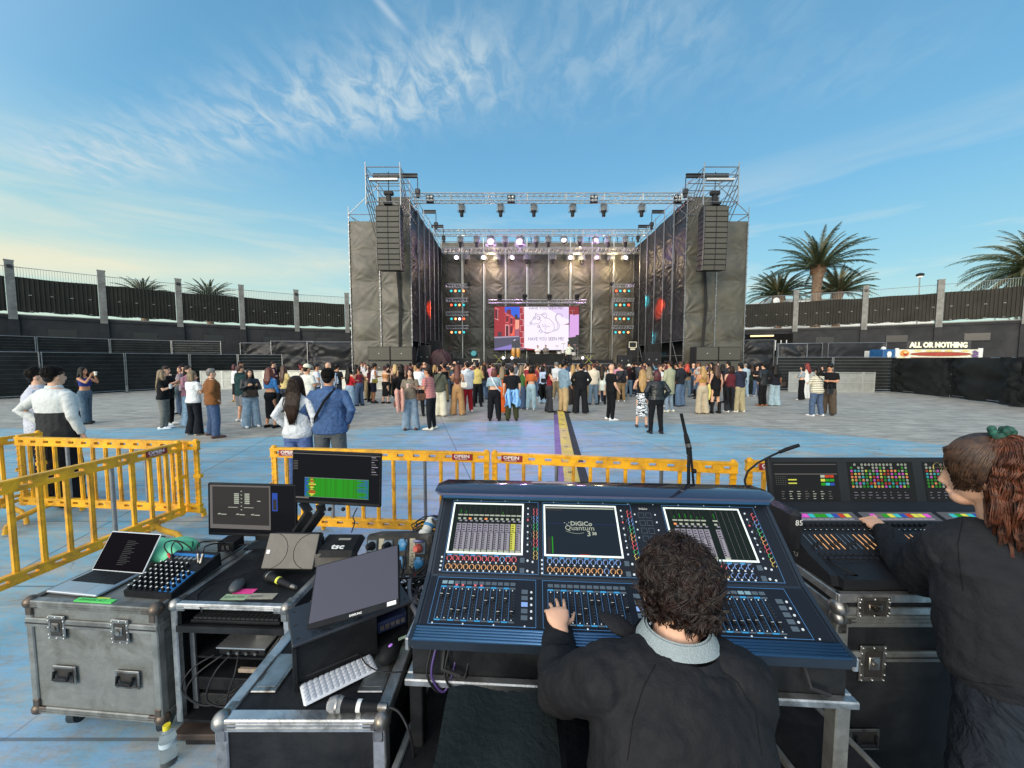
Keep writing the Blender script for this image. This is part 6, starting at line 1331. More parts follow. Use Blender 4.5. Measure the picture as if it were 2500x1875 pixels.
# yellow plastic barriers
M_yel=mat('yellow_plastic',(.92,.46,.018),.42,0,.10,3,.15,30,dirt=(.42,.20,.03),ds=3.4,spec=.45)
M_ink_=mat('pale_lettering',(.8,.75,.7),.5,0,0)
def barrier(a,b,label,plate=(1,)):
 A,B=Vector((a[0],a[1],0)),Vector((b[0],b[1],0));d=B-A;L=d.length;d.normalize();n=Vector((d.y,-d.x,0))
 t=thing('yellow_barrier',label,'barrier',(a[0],a[1],0),math.atan2(d.y,d.x),'yellow plastic crowd barriers')
 nb_=14
 def rail(z0,z1,nm):
  r=MB();h=z1-z0;r.box((0,-.02,z1-h*.34),(L,.02,z1)).box((0,-.026,z1-.012),(L,.026,z1+.004)).box((0,-.02,z0),(L,.02,z0+h*.34)).box((0,-.026,z0-.004),(L,.026,z0+.008))
  for k in range(nb_+1):x=L*k/nb_;r.box((max(0,x-L/nb_*.29),-.019,z0+h*.33),(min(L,x+L/nb_*.29),.019,z1-h*.33))
  r.build(nm,M_yel,t)
 rail(.912,1.0,'top_rail');rail(.220,.298,'bottom_rail')
 for k in range(1,nb_):
  x=L*k/nb_
  if k in(4,nb_-4):MB().rod((x,0,.29),(x,0,.91),.017,n=10).build('steel_bar',M_galv,t,40)
  else:MB().box((x-.0155,-.012,.29),(x+.0155,.012,.92)).box((x-.005,-.017,.30),(x+.005,.017,.91)).build('bar',M_yel,t)
 for x in(.03,L-.03):
  p=MB().box((x-.024,-.012,.20),(x-.014,.012,.99)).box((x+.014,-.012,.2),(x+.024,.012,.99)).box((x-.014,-.008,.2),(x+.014,.008,.99))
  for k in range(12):p.box((x-.028,-.018,.24+k*.062),(x+.028,.018,.25+k*.062))
  p.lathe([(.02,.98),(.026,1.0),(.024,1.02),(.01,1.028)],10,0,Matrix.Translation((x,0,0))).box((x-.032,-.02,.60),(x+.05*(1 if x>1 else-1),.02,.64));p.build('end_post',M_yel,t)
 for x in(.32,L-.32):
  MB().tube([(x,-.33,.02),(x,-.32,.09),(x,-.26,.15),(x,-.12,.18),(x,0,.22),(x,.12,.18),(x,.26,.15),(x,.32,.09),(x,.33,.02)],[(.022,.03)]*9,8).box((x-.05,-.05,.18),(x+.05,.05,.25),bev=.02).build('foot',M_yel,t,60)
 for e in plate:
  x0=L-.36 if e else.14;x0=x0 if e else.10
  o=MB().box((x0,-.024,.925),(x0+.20,-.0205,.985)).build('name_plate',mat('dark_red_plate',(.28,.02,.02),.4,0,.1,8),t)
  m_=MB();text_mb(m_,'OPEIN',.043,frame((x0+.018,-.0255,.949),(1,0,0),(0,0,1)),extrude=.0004,bold=.001,sx=1.25);text_mb(m_,'MOBILIARIO',.018,frame((x0+.03,-.0255,.931),(1,0,0),(0,0,1)),extrude=.0004,sx=1.2);m_.build('lettering',M_ink_,o)
barrier((-2.434,3.694),(-.215,3.496),'yellow plastic barrier in the middle, behind the two desk monitors',(0,1))
barrier((-.195,3.494),(1.94,3.139),'yellow plastic barrier right behind the big mixing desk',(0,))
barrier((2.06,3.21),(4.2,3.0),'yellow plastic barrier mostly hidden behind the lighting desk screens',(0,))
barrier((-5.705,4.215),(-3.411,3.978),'yellow plastic barrier at the left, farther one that runs parallel to the stage',())
barrier((-3.80,1.72),(-3.571,3.938),'yellow plastic barrier at the left, nearer one running towards the camera',(1,))
barrier((-6.3,2.3),(-5.78,4.5),'yellow plastic barrier at the far left edge of the picture',())
t=thing('cable_ramp','yellow topped rubber cable ramp running over the floor towards the stage','cable ramp',(1.1,5.5,0))
p0,p1=Vector((.52,1.9,0)),Vector((1.86,14.2,0));d=(p1-p0).normalized();n_=Vector((d.y,-d.x,0));L=(p1-p0).length
M_rub=mat('dark_rubber',(.045,.047,.05),.75,0,.3,6,.3,30);M_ylid=mat('worn_yellow_lid',(.62,.47,.07),.55,0,.2,4,.2,20,dirt=(.45,.33,.16),ds=2.0);M_vrub=mat('violet_rubber',(.16,.10,.26),.7,0,.3,6)  # one ramp edge is tinted violet on the nearer segments
for k in range(int(L/.9)):
 M=frame(tuple(p0+d*.9*k+Vector((0,0,.002))),tuple(d),tuple(n_))
 sx=.885
 for s_,nm,m_,ys in((0,'ramp_edge',M_rub,(.12,.27)),(1,'ramp_edge',M_vrub if k<12 else M_rub,(-.12,-.25))):
  MB().add([(0,ys[0],0),(sx,ys[0],0),(sx,ys[1],0),(0,ys[1],0),(0,ys[0],-.05),(sx,ys[0],-.05),(sx,ys[1],-.006),(0,ys[1],-.006)],[(0,1,2,3),(4,5,6,7),(0,1,5,4),(1,2,6,5),(2,3,7,6),(3,0,4,7)],0,M).build(nm,m_,t,None,True)
 l=MB();l.box((0,-.118,-.055),(sx,.118,0),0,M,.006)
 for j in range(9):l.box((.05+j*.095,-.10,-.059),(.08+j*.095,.10,-.055),0,M)
 l.build('lid',M_ylid,t,None,True)
 w_=MB();
 for q in(-.04,-.012,.016):w_.box((.42,q,-.062),(.50,q+.016,-.0595),0,M)
 w_.build('marking',M_rub,t,None,True)
# flight cases
M_edge=mat('brushed_aluminium_edge',(.56,.56,.55),.36,.85,.15,12,.1,60,dirt=(.22,.22,.21),ds=7)
M_edged=mat('dull_aluminium_edge',(.27,.28,.27),.5,.6,.2,9,dirt=(.13,.13,.12),ds=4)
M_grey=mat('scuffed_grey_laminate',(.205,.215,.205),.5,.25,.2,5,.2,40,dirt=(.12,.12,.105),ds=5)
M_blk=mat('black_laminate',(.011,.012,.014),.5,0,.25,8,.2,220,dirt=(.024,.025,.027),ds=4,spec=.3)
M_steel=mat('worn_steel_fitting',(.36,.35,.33),.35,.9,.2,14,dirt=(.10,.075,.055),ds=11)
M_rivet=mat('rivet',(.7,.7,.68),.3,.9,0)
def latch(par,M,w=.09,h=.115,dish=False):
 """recessed butterfly latch: x right, y up, z out of the panel"""
 o=MB().box((-w/2,-h/2,0),(w/2,h/2,.006),0,M,.003).build('latch',M_steel,par,None,True)
 MB().box((-w*.33,-h*.36,.004),(w*.33,h*.36,.0075),0,M).build('recess',mat('latch_recess',(.06,.055,.05),.5,.6,.2,20),o,None,True)
 MB().box((-w*.22,-h*.15,.006),(w*.22,h*.22,.013),0,M,.004).lathe([(.012,.012),(.012,.018),(.004,.019)],12,0,M).build('knob_plate',M_steel,o,50,True)
 r=MB()
 for a in(-1,0,1):
  for b in(-1,1):r.ball((a*w*.42,b*h*.45,.007),(.004,.004,.003),0,8,4,M);r.ball((b*w*.45,a*h*.3,.007),(.004,.004,.003),0,8,4,M)
 r.build('rivets',M_rivet,o,180,True)
def hgrip(par,M,w=.125,h=.09):
 o=MB().box((-w/2,-h/2,0),(w/2,h/2,.005),0,M,.002).build('handle',M_steel,par,None,True)
 MB().box((-w*.40,-h*.38,.003),(w*.40,h*.38,.007),0,M).build('recess',mat('latch_recess',(.06,.055,.05),.5,.6,.2,20),o,None,True)
 MB().tube([(-w*.33,h*.25,.012),(-w*.30,-h*.12,.02),(w*.30,-h*.12,.02),(w*.33,h*.25,.012)],.0065,8,0,M).box((-w*.27,-h*.2,.014),(w*.27,-h*.02,.026),0,M,.005).build('grip',M_blk,o,None,True)
def caster(par,M,r=.05):
 o=MB().box((-.045,-.045,-.012),(.045,.045,0),0,M).box((-.03,-.028,-.10),(-.024,.028,-.012),0,M).box((.024,-.028,-.10),(.03,.028,-.012),0,M).build('caster',M_steel,par,None,True)
 MB().lathe([(r*.6,-.02),(r,-.018),(r,.018),(r*.6,.02)],18,0,M@Matrix.Translation((0,0,-.085))@Matrix.Rotation(R(90),4,'Y')).build('wheel',mat('blue_grey_tyre',(.03,.045,.055),.6),o,40,True)
def flight_case(label,O,rz,sx,sy,z0,z1,pm,em_,ew=.034,lid=None,open_front=False,casters=True,front_latches=(),handles=(),top=True,name='flight_case'):
 t=thing(name,label,'flight case',(O[0],O[1],0),rz)
 M=Matrix.Identity(4)
 if open_front:
  for nm,a,b in(('side_panel',(0,0,z0),(.012,sy,z1)),('side_panel',(sx-.012,0,z0),(sx,sy,z1)),('back_panel',(.012,sy-.012,z0),(sx-.012,sy,z1)),('top_panel',(.012,0,z1-.014),(sx-.012,sy-.012,z1)),('bottom_panel',(.012,0,z0),(sx-.012,sy-.012,z0+.014))):MB().box(a,b).build(nm,pm,t)
 else:MB().box((.004,.004,z0+.004),(sx-.004,sy-.004,z1-.004)).build('panels',pm,t)
 e=ew;k=.004
 def E(a,b):MB().box(a,b,bev=.004).build('edge_profile',em_,t)
 for x in(0,1):
  for y in(0,1):
   xa=-k if x==0 else sx-e+k;ya=-k if y==0 else sy-e+k
   E((xa,ya,z0),(xa+e,ya+e,z1))if not(open_front and False)else None
 for z in(z0-k,z1-e+k):
  if open_front and z<z1-.2:continue
  for y in(0,1):
   ya=-k*1.6 if y==0 else sy-e+k*1.6;h=e if not open_front else.022
   E((-k,ya,z+(e-h)),(sx+k,ya+e,z+e))
   if y==0:MB().box((e,ya-.0025,z+e*.28),(sx-e,ya+.001,z+e*.42)).box((e,ya-.0025,z+e*.58),(sx-e,ya+.001,z+e*.72)).build('ridge',em_,t)
  for x in(0,1):
   xa=-k*1.3 if x==0 else sx-e+k*1.3;E((xa,0,z),(xa+e,sy,z+e+.001))
 if lid:
  for a,b in(((-k*1.4,-k*1.8,lid-.022),(sx+k*1.4,e*.4,lid+.022)),((-k*1.8,0,lid-.02),(e*.4,sy,lid+.02)),((sx-e*.4,0,lid-.02),(sx+k*1.8,sy,lid+.02))):E(a,b)
  MB().box((0,-k*2.4,lid-.004),(sx,-k*1.5,lid+.001)).build('lid_gap',M_black,t)
 for x in(0,sx):
  for y in(0,sy):
   for z in(z0,z1):
    if open_front and z==z0:continue
    o=MB().ball((x+(.012 if x==0 else-.012),y+(.012 if y==0 else-.012),z+(.012 if z==z0 else-.012)),(.030,.030,.030),0,14,10)
    s1=1 if x==0 else-1;s2=1 if z==z0 else-1;s3=1 if y==0 else-1
    o.box((x+s1*.01,y-s3*.008,z+s2*.002),(x+s1*.07,y+s3*.004,z+s2*.032),bev=.003).box((x+s1*.002,y-s3*.008,z+s2*.01),(x+s1*.034,y+s3*.004,z+s2*.07),bev=.003).box((x+s1*.004,y+s3*.004,z-s2*.006),(x+s1*.034,y+s3*.065,z+s2*.004),bev=.003)
    o.build('ball_corner',mat('bronzed_corner',(.13,.10,.08),.42,.7,.25,14)if pm is M_grey else M_steel,t,40)
 def FM(x,z):return frame((x,-.004,z),(1,0,0),(0,0,1))
 for x,z,*q in front_latches:latch(t,WM[t.name]@FM(x,z),*(q or()))
 for x,z in handles:hgrip(t,WM[t.name]@FM(x,z))
 if casters:
  for x in(.1,sx-.1):
   for y in(.1,sy-.1):caster(t,WM[t.name]@Matrix.Translation((x,y,z0))@Matrix.Rotation(.5*x+y,4,'Z'),.05)
 return t
RA=math.atan2(1.666-1.723,.685)
cA=flight_case('big scuffed grey flight case with laptop and small mixer on top',(-2.356,1.723),RA,.688,.64,.15,.72,M_grey,M_edged,.036,lid=.615,front_latches=((.17,.60),(.505,.60)),handles=((.19,.36),(.525,.36)))
cB=flight_case('open fronted black rack case with keyboard drawer and cables inside',(-1.630,1.70),R(-2.5),.575,.66,.12,.72,M_blk,M_edge,.03,open_front=True)
cC=flight_case('low black flight case with bright aluminium edges nearest the camera',(-.958,1.125),0.0,.545,.60,.14,.72,M_blk,M_edge,.042,lid=None)
MB().box((.03,-.0045,.42),(.515,-.002,.50)).build('centre_strip',M_edge,cC)
for x in(.085,.46):
 o=MB().box((x-.045,.10,.7165),(x+.045,.27,.7235),bev=.003).build('dish',M_steel,cC);MB().box((x-.033,.12,.722),(x+.033,.25,.7245)).build('recess',mat('bright_recess',(.30,.32,.32),.35,.8,.3,12),o)
lb=MB().box((.25,.006,.7245),(.45,.031,.7295)).build('tape_label',mat('green_tape',(.10,.62,.12),.5,0,.05),cA);MB().box((.33,.033,.7246),(.40,.046,.7253)).build('tape_label',mat('yellow_tape',(.72,.75,.08),.5,0,.05),cA)
m_=MB();text_mb(m_,'DANIUEAR  ACT',.020,Matrix.Translation((.27,.012,.7297)),extrude=.0002,sx=.9);m_.build('writing',mat('dark_marker',(.01,.09,.02),.6,0,0),lb)
def on(O,rz,z):return Matrix.Translation((O[0],O[1],z))@Matrix.Rotation(rz,4,'Z')
pA,pB,pC=at(112,1446,z=.73),at(234,1458,z=.73),at(348,1402,z=.73)
t=thing('laptop','open silver laptop on the grey case, screen dark with faint text','laptop',tuple(pA));Mx=frame(tuple(pA),tuple(pB-pA),tuple(pC-pB));wl,dl=(pB-pA).length,abs((Mx.inverted()@pC).y)
M_silv=mat('silver_aluminium',(.55,.56,.57),.3,.8,.05)
MB().box((0,0,-.006),(wl,dl,.008),0,Mx,.004).build('base',M_silv,t,None,True)
ky=MB()
for r_ in range(5):
 for c in range(13):ky.box((wl*.07+c*wl*.066,dl*.46+r_*dl*.092,.0085),(wl*.07+(c+.86)*wl*.066,dl*.46+(r_+.82)*dl*.092,.0105),0,Mx)
MB().box((wl*.05,dl*.44,.008),(wl*.95,dl*.93,.009),0,Mx).build('keyboard_well',M_blk,t,None,True);o=ky.build('keys',mat('black_keys',(.015,.015,.016),.5,0,0),t,None,True);o['kind']='stuff'
MB().box((wl*.3,dl*.05,.008),(wl*.7,dl*.38,.0086),0,Mx).build('trackpad',mat('trackpad',(.48,.49,.50),.35,.7,0),t,None,True)
q0,q1,q2,q3=at(223,1392,z=.735),at(348,1402,z=.735),at(376.6,1300.6,Y=pC.y+.10),at(256,1296,Y=pC.y+.14)
Ms=frame(tuple(q0),tuple(q1-q0),tuple(q3-q0));ws=(q1-q0).length;hs=(q3-q0).length*.99
MB().box((0,0,-.006),(ws,hs,0),0,Ms,.003).build('lid',M_silv,t,None,True)
def glow_mat(name,c,s):return mat(name,(.003,.003,.004),.12,0,0,emit=c,es=s,spec=.04)
scr=MB().box((.006,.006,.0005),(ws-.006,hs-.006,.0012),0,Ms).build('screen',mat('dark_glossy_screen',(.006,.005,.007),.4,0,0,spec=.0),t,None,True)
ln=MB()
for k in range(14):ln.box((ws*.42,hs*(.18+k*.045),.0014),(ws*(.55+.12*((k*7)%5)/5),hs*(.187+k*.045),.0018),0,Ms)
ln.build('text_lines',glow_mat('dim_grey_light',(.5,.52,.5),.25),scr,None,True)
t=thing('soft_pouch','mint green soft pouch behind the laptop','pouch',tuple(at(410,1362,z=.73)))
def pil(u,v):a=u*6.283;s_=math.sin(v*math.pi);c_=-math.cos(v*math.pi);q=(abs(math.cos(a))**.6*(1 if math.cos(a)>0 else-1));r2=(abs(math.sin(a))**.6*(1 if math.sin(a)>0 else-1));return(q*s_*.15,r2*s_*.10,.05+c_*.055+.010*math.sin(6*u*6.28)*s_)
MB().grid(pil,32,14).build('bag',mat('mint_green_fabric',(.16,.62,.36),.7,0,.1,4,.5,12),t,180);MB().box((-.15,-.006,.07),(.15,.006,.1)).build('zip',mat('green_zip',(.05,.3,.18),.5),t)
a_,b_,c_=at(302,1447,z=.74),at(418,1456,z=.74),at(517,1370,z=.76)
t=thing('small_mixer','compact blue and black mixer with rows of knobs on the grey case','mixer',tuple(a_));Mm=frame(tuple(a_),tuple(b_-a_),tuple(c_-b_));wm=(b_-a_).length;dm=abs((Mm.inverted()@c_).y)
MB().add([(0,0,-.02),(wm,0,-.02),(wm,dm,-.02),(0,dm,-.02),(0,0,.012),(wm,0,.012),(wm,dm,.055),(0,dm,.055)],[(0,3,2,1),(4,5,6,7),(0,1,5,4),(1,2,6,5),(2,3,7,6),(3,0,4,7)],0,Mm).build('body',M_blk,t,None,True)
def mz(y):return.013+.043*y/dm
Mt=Mm@Matrix.Translation((0,0,.0125))@Matrix.Rotation(math.atan2(.043,dm),4,'X')
MB().box((wm*.70,.008,.001),(wm*.97,dm*.5,.002),0,Mt).box((.01,dm*.86,.001),(wm-.01,dm*.93,.002),0,Mt).build('blue_panel',mat('bright_blue_panel',(.02,.16,.42),.4),t,None,True)
kn=bpy.data.meshes.new('k');
for r_ in range(7):
 for c in range(8):
  if r_>4 and c>5:continue
  MB().lathe([(.008,0),(.008,.01),(.006,.02),(.005,.021)],8,0,Mt@Matrix.Translation((wm*(.08+c*.118),dm*(.05+r_*.095),.001))).lathe([(.0045,.021),(.004,.0225)],6,1,Mt@Matrix.Translation((wm*(.08+c*.118),dm*(.05+r_*.095),.001))).build('knob',[M_blk,M_white],t,40,True)
for k in range(6):MB().lathe([(.011,0),(.011,.006)],10,0,Mt@Matrix.Translation((wm*(.1+k*.11),dm*.79,.001))).build('socket',M_steel,t,40,True)
def cable(mb,pts,r=.004,n=6):
 P2=[];pts=[Vector(p)for p in pts]
 for i in range(len(pts)-1):
  p0,p1,p2,p3=pts[max(i-1,0)],pts[i],pts[i+1],pts[min(i+2,len(pts)-1)]
  for k in range(6):
   q=k/6;P2.append((2*p1+(p2-p0)*q+(2*p0-5*p1+4*p2-p3)*q*q+(3*p1-p0-3*p2+p3)*q**3)*.5)
 P2.append(pts[-1]);mb.tube(P2,r,n);return mb
M_cab=mat('black_cable',(.018,.018,.02),.45,0,.1,9)
def cabt(label,pts,r=.004,m=None,ends=None):
 t=thing('cable',label,'cable',tuple(pts[0]));cable(MB(),pts,r).build('lead',m or M_cab,t,180,True)
 if ends:
  d=(Vector(pts[0])-Vector(pts[1])).normalized();MB().tube([Vector(pts[0])+d*.045,Vector(pts[0])],[.009,.007],10).build('plug',ends,t,40,True)
Z=lambda u,v,z:at(u,v,z=z)
M_redp=mat('red_plug',(.5,.03,.02),.4,0,0)
cabt('red ended cable looping up from the small mixer',[Z(411,1352,.82),Z(401,1335,.85),Z(410,1322,.86),Z(440,1322,.85),Z(468,1343,.80),Z(440,1350,.79)],.0035,None,M_redp)
cabt('black cable beside the red ended one on the small mixer',[Z(420,1354,.82),Z(419,1335,.85),Z(430,1322,.87),Z(446,1338,.84),Z(432,1352,.80)],.0035,None,M_blk)
cabt('left of two black leads with silver plugs on the small mixer',[Z(484,1352,.84),Z(482,1330,.88),Z(500,1322,.88),Z(545,1321,.82)],.0035,None,M_steel)
cabt('right of two black leads with silver plugs on the small mixer',[Z(496,1352,.84),Z(500,1336,.87),Z(520,1328,.86),Z(550,1326,.80)],.0035,None,M_steel)
cabt('tangle of thin black leads behind the small mixer',[Z(505,1370,.76),Z(540,1345,.76),Z(580,1360,.74),Z(560,1340,.76),Z(600,1330,.76),Z(530,1375,.74),Z(515,1380,.74)],.0035)
t=thing('power_adapter','small black power adapter box behind the small mixer','adapter',tuple(Z(563,1340,.74)));MB().box((-.05,-.04,0),(.05,.05,.06),bev=.004).build('box',M_blk,t);MB().box((-.02,-.043,.015),(-.005,-.04,.04)).box((.008,-.043,.015),(.022,-.04,.04)).build('sockets',M_steel,t)
t=thing('water_bottle','clear plastic water bottle with yellow cap on the ground by the cases','bottle',tuple(at(413,1862,z=.0)),0);t.scale=(.8,.8,.8)
BS=.86;M_pet=mat('clear_plastic',(.75,.82,.85),.08,0,0,trans=.9);
MB().lathe([(.036,0),(.040,.01),(.038,.03),(.040,.045),(.038,.06),(.040,.075),(.036,.095),(.040,.12),(.040,.15),(.034,.18),(.018,.205),(.015,.215)],20).build('bottle',M_pet,t,60);MB().lathe([(.019,.212),(.019,.235),(.017,.237)],18).build('cap',mat('yellow_cap',(.72,.60,.03),.4,0,0),t,40);MB().lathe([(.0405,.122),(.0405,.150)],20).build('sleeve',mat('pale_sleeve',(.5,.6,.65),.5),t,60)
# contents of the rack case B
OB=Vector((-1.630,1.70,0));MBx=on(OB,R(-2.5),0)
def bt_(name,label,cat,a,b,m,bev=.004):
 t=thing(name,label,cat,tuple(MBx@Vector(((a[0]+b[0])/2,(a[1]+b[1])/2,a[2]))),R(-2.5));o=MB().box(a,b,0,MBx,bev).build('body',m,t,None,True);return t
MB().box((.02,.01,.585),(.555,.45,.60),0,MBx).box((.02,-.004,.58),(.555,.01,.612),0,MBx).build('drawer',M_blk,cB,None,True)
MB().box((.02,.06,.40),(.555,.6,.41),0,MBx).build('shelf',M_blk,cB,None,True)
for x in(.045,.53):MB().box((x-.012,.05,.14),(x+.012,.06,.56),0,MBx).build('rack_rail',M_galv,cB,None,True)
t=bt_('computer_keyboard','black computer keyboard in the drawer of the open rack case','keyboard',(.06,.03,.601),(.51,.19,.618),M_blk)
kk=MB()
for r_ in range(5):
 for c in range(18):kk.box((.07+c*.0238,.04+r_*.028,.6185),(.07+c*.0238+.02,.04+r_*.028+.023,.628),0,MBx)
o=kk.build('keys',mat('charcoal_keys',(.03,.032,.035),.5,0,.1,30),t,None,True);o['kind']='stuff'
t=bt_('audio_interface','silver edged audio interface on the shelf inside the open rack case','audio interface',(.16,.07,.411),(.40,.25,.455),M_blk);MB().box((.155,.062,.449),(.405,.25,.456),0,MBx).build('top_plate',M_silv,t,None,True)
for k in range(4):MB().lathe([(.009,0),(.008,.012)],10,0,MBx@Matrix.Translation((.22+k*.045,.069,.43))@Matrix.Rotation(R(90),4,'X')).build('knob',M_steel,t,40,True)
t=bt_('rack_unit','black rack unit with green lights low in the open rack case','rack unit',(.05,.055,.235),(.525,.4,.30),M_blk)
for k in range(6):MB().ball((.30+k*.022+(.04 if k>1 else 0),.052,.268-.012*(k%2)),.0045,0,8,5,MBx).build('indicator_light',mat('green_light',(.0,.1,.03),.3,0,0,emit=(.3,1,.6),es=2.5),t,None,True)
bt_('rack_unit','plain black rack unit at the bottom of the open rack case','rack unit',(.05,.06,.15),(.525,.4,.21),M_black)
bt_('white_box','small white plastic box inside the open rack case at the right','box',(.44,.09,.411),(.50,.16,.47),M_white,.01)
bt_('wooden_lath','pale wooden lath lying across the rack inside the open case','lath',(.27,.05,.335),(.52,.07,.355),mat('pale_wood',(.35,.27,.2),.7))
def coil(label,c,r,n,m,tilt=0,par=None):
 t=thing('cable_coil',label,'cable',tuple(c));rs=random.Random(n);p=[]
 for k in range(n*10):a=k*.628;p.append((r*(1+.12*math.sin(k*.37))*math.cos(a),r*.8*math.sin(a),.004+.0011*k+.006*math.sin(k)))
 MB().tube(p,.0035,5,0,Matrix.Rotation(tilt,4,'X')).build('coil',m,t,180)
M_wcab=mat('white_cable',(.5,.5,.47),.5,0,.1)
coil('white cable coil under the drawer of the open rack case',MBx@Vector((.33,.2,.50)),.06,6,M_wcab,1.0)
coil('grey cable coil at the bottom of the open rack case',MBx@Vector((.36,.1,.16)),.04,5,M_wcab,1.3)
for i,(x,z)in enumerate(((.08,.43),(.10,.40),(.20,.42),(.30,.42))):
 cabt('black lead number %s hanging inside the open rack case'%('one','two','three','four')[i],[MBx@Vector(p)for p in((.16+.04*i,.05,.43),(x,.0,z-.04),(x-.03,-.02,.30-.02*i),(x+.07,-.01,.22),(x+.2,.02,.28),(.44,.0,.42),(.50,.05,.54))],.0045)
t=thing('padded_speaker','round shouldered black speaker top inside the open rack case','speaker',tuple(MBx@Vector((.44,.3,.41))));MB().box((-.1,-.12,0),(.09,.1,.14),bev=.03).build('case',M_black,t);MB().box((-.04,-.121,.08),(.03,-.119,.1)).build('badge',M_white,t)
t=thing('wooden_skid','brown board on the ground under the open rack case','board',(-1.40,1.70,0));MB().box((-.25,-.02,.04),(.35,.6,.07),bev=.005).build('board',mat('brown_board',(.06,.04,.032),.7,0,.3,6),t);MB().box((-.2,0,0),(.3,.08,.04)).build('batten',M_black,t)
def onB(u,v):return at(u,v,z=.722)
t=thing('computer_mouse','black mouse on top of the open rack case','mouse',tuple(onB(580,1436)),.3);MB().ball((0,0,.016),(.034,.055,.022),0,16,10).build('body',mat('grey_mouse',(.05,.055,.06),.4),t,180);MB().box((-.001,.0,.034),(.001,.05,.039)).build('button_gap',M_black,t)
for u,v,w_,c,l in((597,1445,.10,(.75,.05,.25),'pink paper note on the open rack case'),(575,1458,.12,(.30,.40,.24),'green paper label on the open rack case'),(640,1456,.13,(.30,.28,.22),'worn beige label on the open rack case')):
 t=thing('paper_label',l,'label',tuple(onB(u,v)));MB().box((-w_/2,-.022,0),(w_/2,.022,.002)).build('paper',mat('paper_%.2f'%c[0],c,.7,0,.15,20),t);
 if c[0]<.5:m_=MB();text_mb(m_,'RACK FOH' if c[1]>.3 else 'AUDIO',.02,Matrix.Translation((-w_/2+.008,-.008,.0023)),extrude=.0001);m_.build('writing',M_black,t)
def microphone(label,a,b,head,tape=None,r=1.0):
 a,b=Vector(a),Vector(b);d=(b-a);L=d.length;M=frame(tuple(a),tuple(d),(0,0,1))@Matrix.Rotation(R(90),4,'Y')
 t=thing('microphone',label,'microphone',tuple(a));s_=L/.19
 MB().lathe([(.006,-.002),(.018,.004),(.0245,.02),(.0255,.034),(.022,.05)],18,0,M).build('grille',head,t,60,True);MB().lathe([(.0262,.031),(.0262,.037)],18,0,M).build('band',M_steel,t,60,True)
 MB().lathe([(.0225,.05),(.020,.06),(.0165,.11),(.013,L-.03)],16,0,M).build('handle',M_blk,t,60,True);MB().lathe([(.0115,L-.03),(.0105,L)],14,0,M).build('connector',M_steel,t,60,True)
 if tape:MB().lathe([(.0182,.098),(.0178,.112)],16,0,M).build('tape',tape,t,60,True)
microphone('black vocal microphone with yellow tape lying on the open rack case',onB(650,1414)+Vector((0,0,.025)),onB(722,1442)+Vector((0,0,.015)),M_blk,mat('yellow_tape',(.72,.75,.08),.5,0,.05))
microphone('silver headed vocal microphone on the nearest black case',at(800,1719,z=.748),at(945,1726,z=.738),mat('silver_mesh',(.45,.45,.44),.35,.8,.3,300,.5,600),M_white)
m_=MB();text_mb(m_,'TB M',.016,frame(at(864,1722,z=.768),(0,-1,.0),(1,0,0)),extrude=.0002)
cabt('thin black lead running off the silver headed microphone',[at(948,1726,z=.738),at(975,1740,z=.735),at(1000,1790,z=.70),at(1010,1850,z=.55),at(1000,1900,z=.4)],.004)
cabt('thin lead curling over the front edge of the open rack case',[onB(600,1400),onB(530,1420),onB(490,1445),onB(484,1460)+Vector((0,-.01,.005)),onB(502,1478)+Vector((0,-.02,-.02))],.0025)
def slab_speaker(label,pts,th,front,logo=None,name='speaker'):
 P=[at(*p)for p in pts]
 M=frame(P[0],P[1]-P[0],P[2]-P[0]);w_,h_=(P[1]-P[0]).length,(P[2]-P[0]).length
 t=thing(name,label,'speaker',tuple(P[0]));MB().box((0,0,-th),(w_,h_,0),0,M,.025).build('case',M_blk,t,None,True);MB().box((.008,.008,-.002),(w_-.008,h_-.008,.004),0,M,.003).build('front',front,t,None,True)
 return t,M,w_,h_
M_warmg=mat('warm_grey_plastic',(.115,.105,.09),.55,0,.12,5,.15,60)
t,M,w_,h_=slab_speaker('flat grey powered speaker with two curved lines lying on the open rack case',((633,1392,.76),(766,1394,.76),(658,1298,.93)),.07,M_warmg)
for s_ in(-1,1):MB().tube([(w_*(.5+s_*(.06+.30*(1-math.cos(a)))),h_*.5+math.sin(a)*h_*.46,.0045)for a in[k*.26-1.3 for k in range(11)]],.0015,5,0,M).build('groove',M_black,t,None,True)
MB().box((w_*.06,h_*.42,.0042),(w_*.12,h_*.52,.0055),0,M).build('badge',M_white,t,None,True)
t,M,w_,h_=slab_speaker('black speaker with white logo beside the flat grey one',((762,1390,.76),(872,1372,.76),(766,1350,.84)),.06,M_warmg)
P=[at(762,1352,z=.84),at(866,1352,z=.84)];Mt2=frame(P[0],P[1]-P[0],Vector((.02,.12,.035)));wt=(P[1]-P[0]).length
MB().box((0,0,-.05),(wt,.17,0),0,Mt2,.035).build('rounded_top',M_blk,t,None,True);m_=MB();text_mb(m_,'tsc',.05,Mt2@Matrix.Translation((wt*.36,.035,.001)),extrude=.0004,bold=.0015,sx=1.2);m_.build('logo',M_white,t,None,True);MB().box((wt*.42,.10,.0005),(wt*.72,.115,.001),0,Mt2).build('sticker',M_slab,t,None,True)
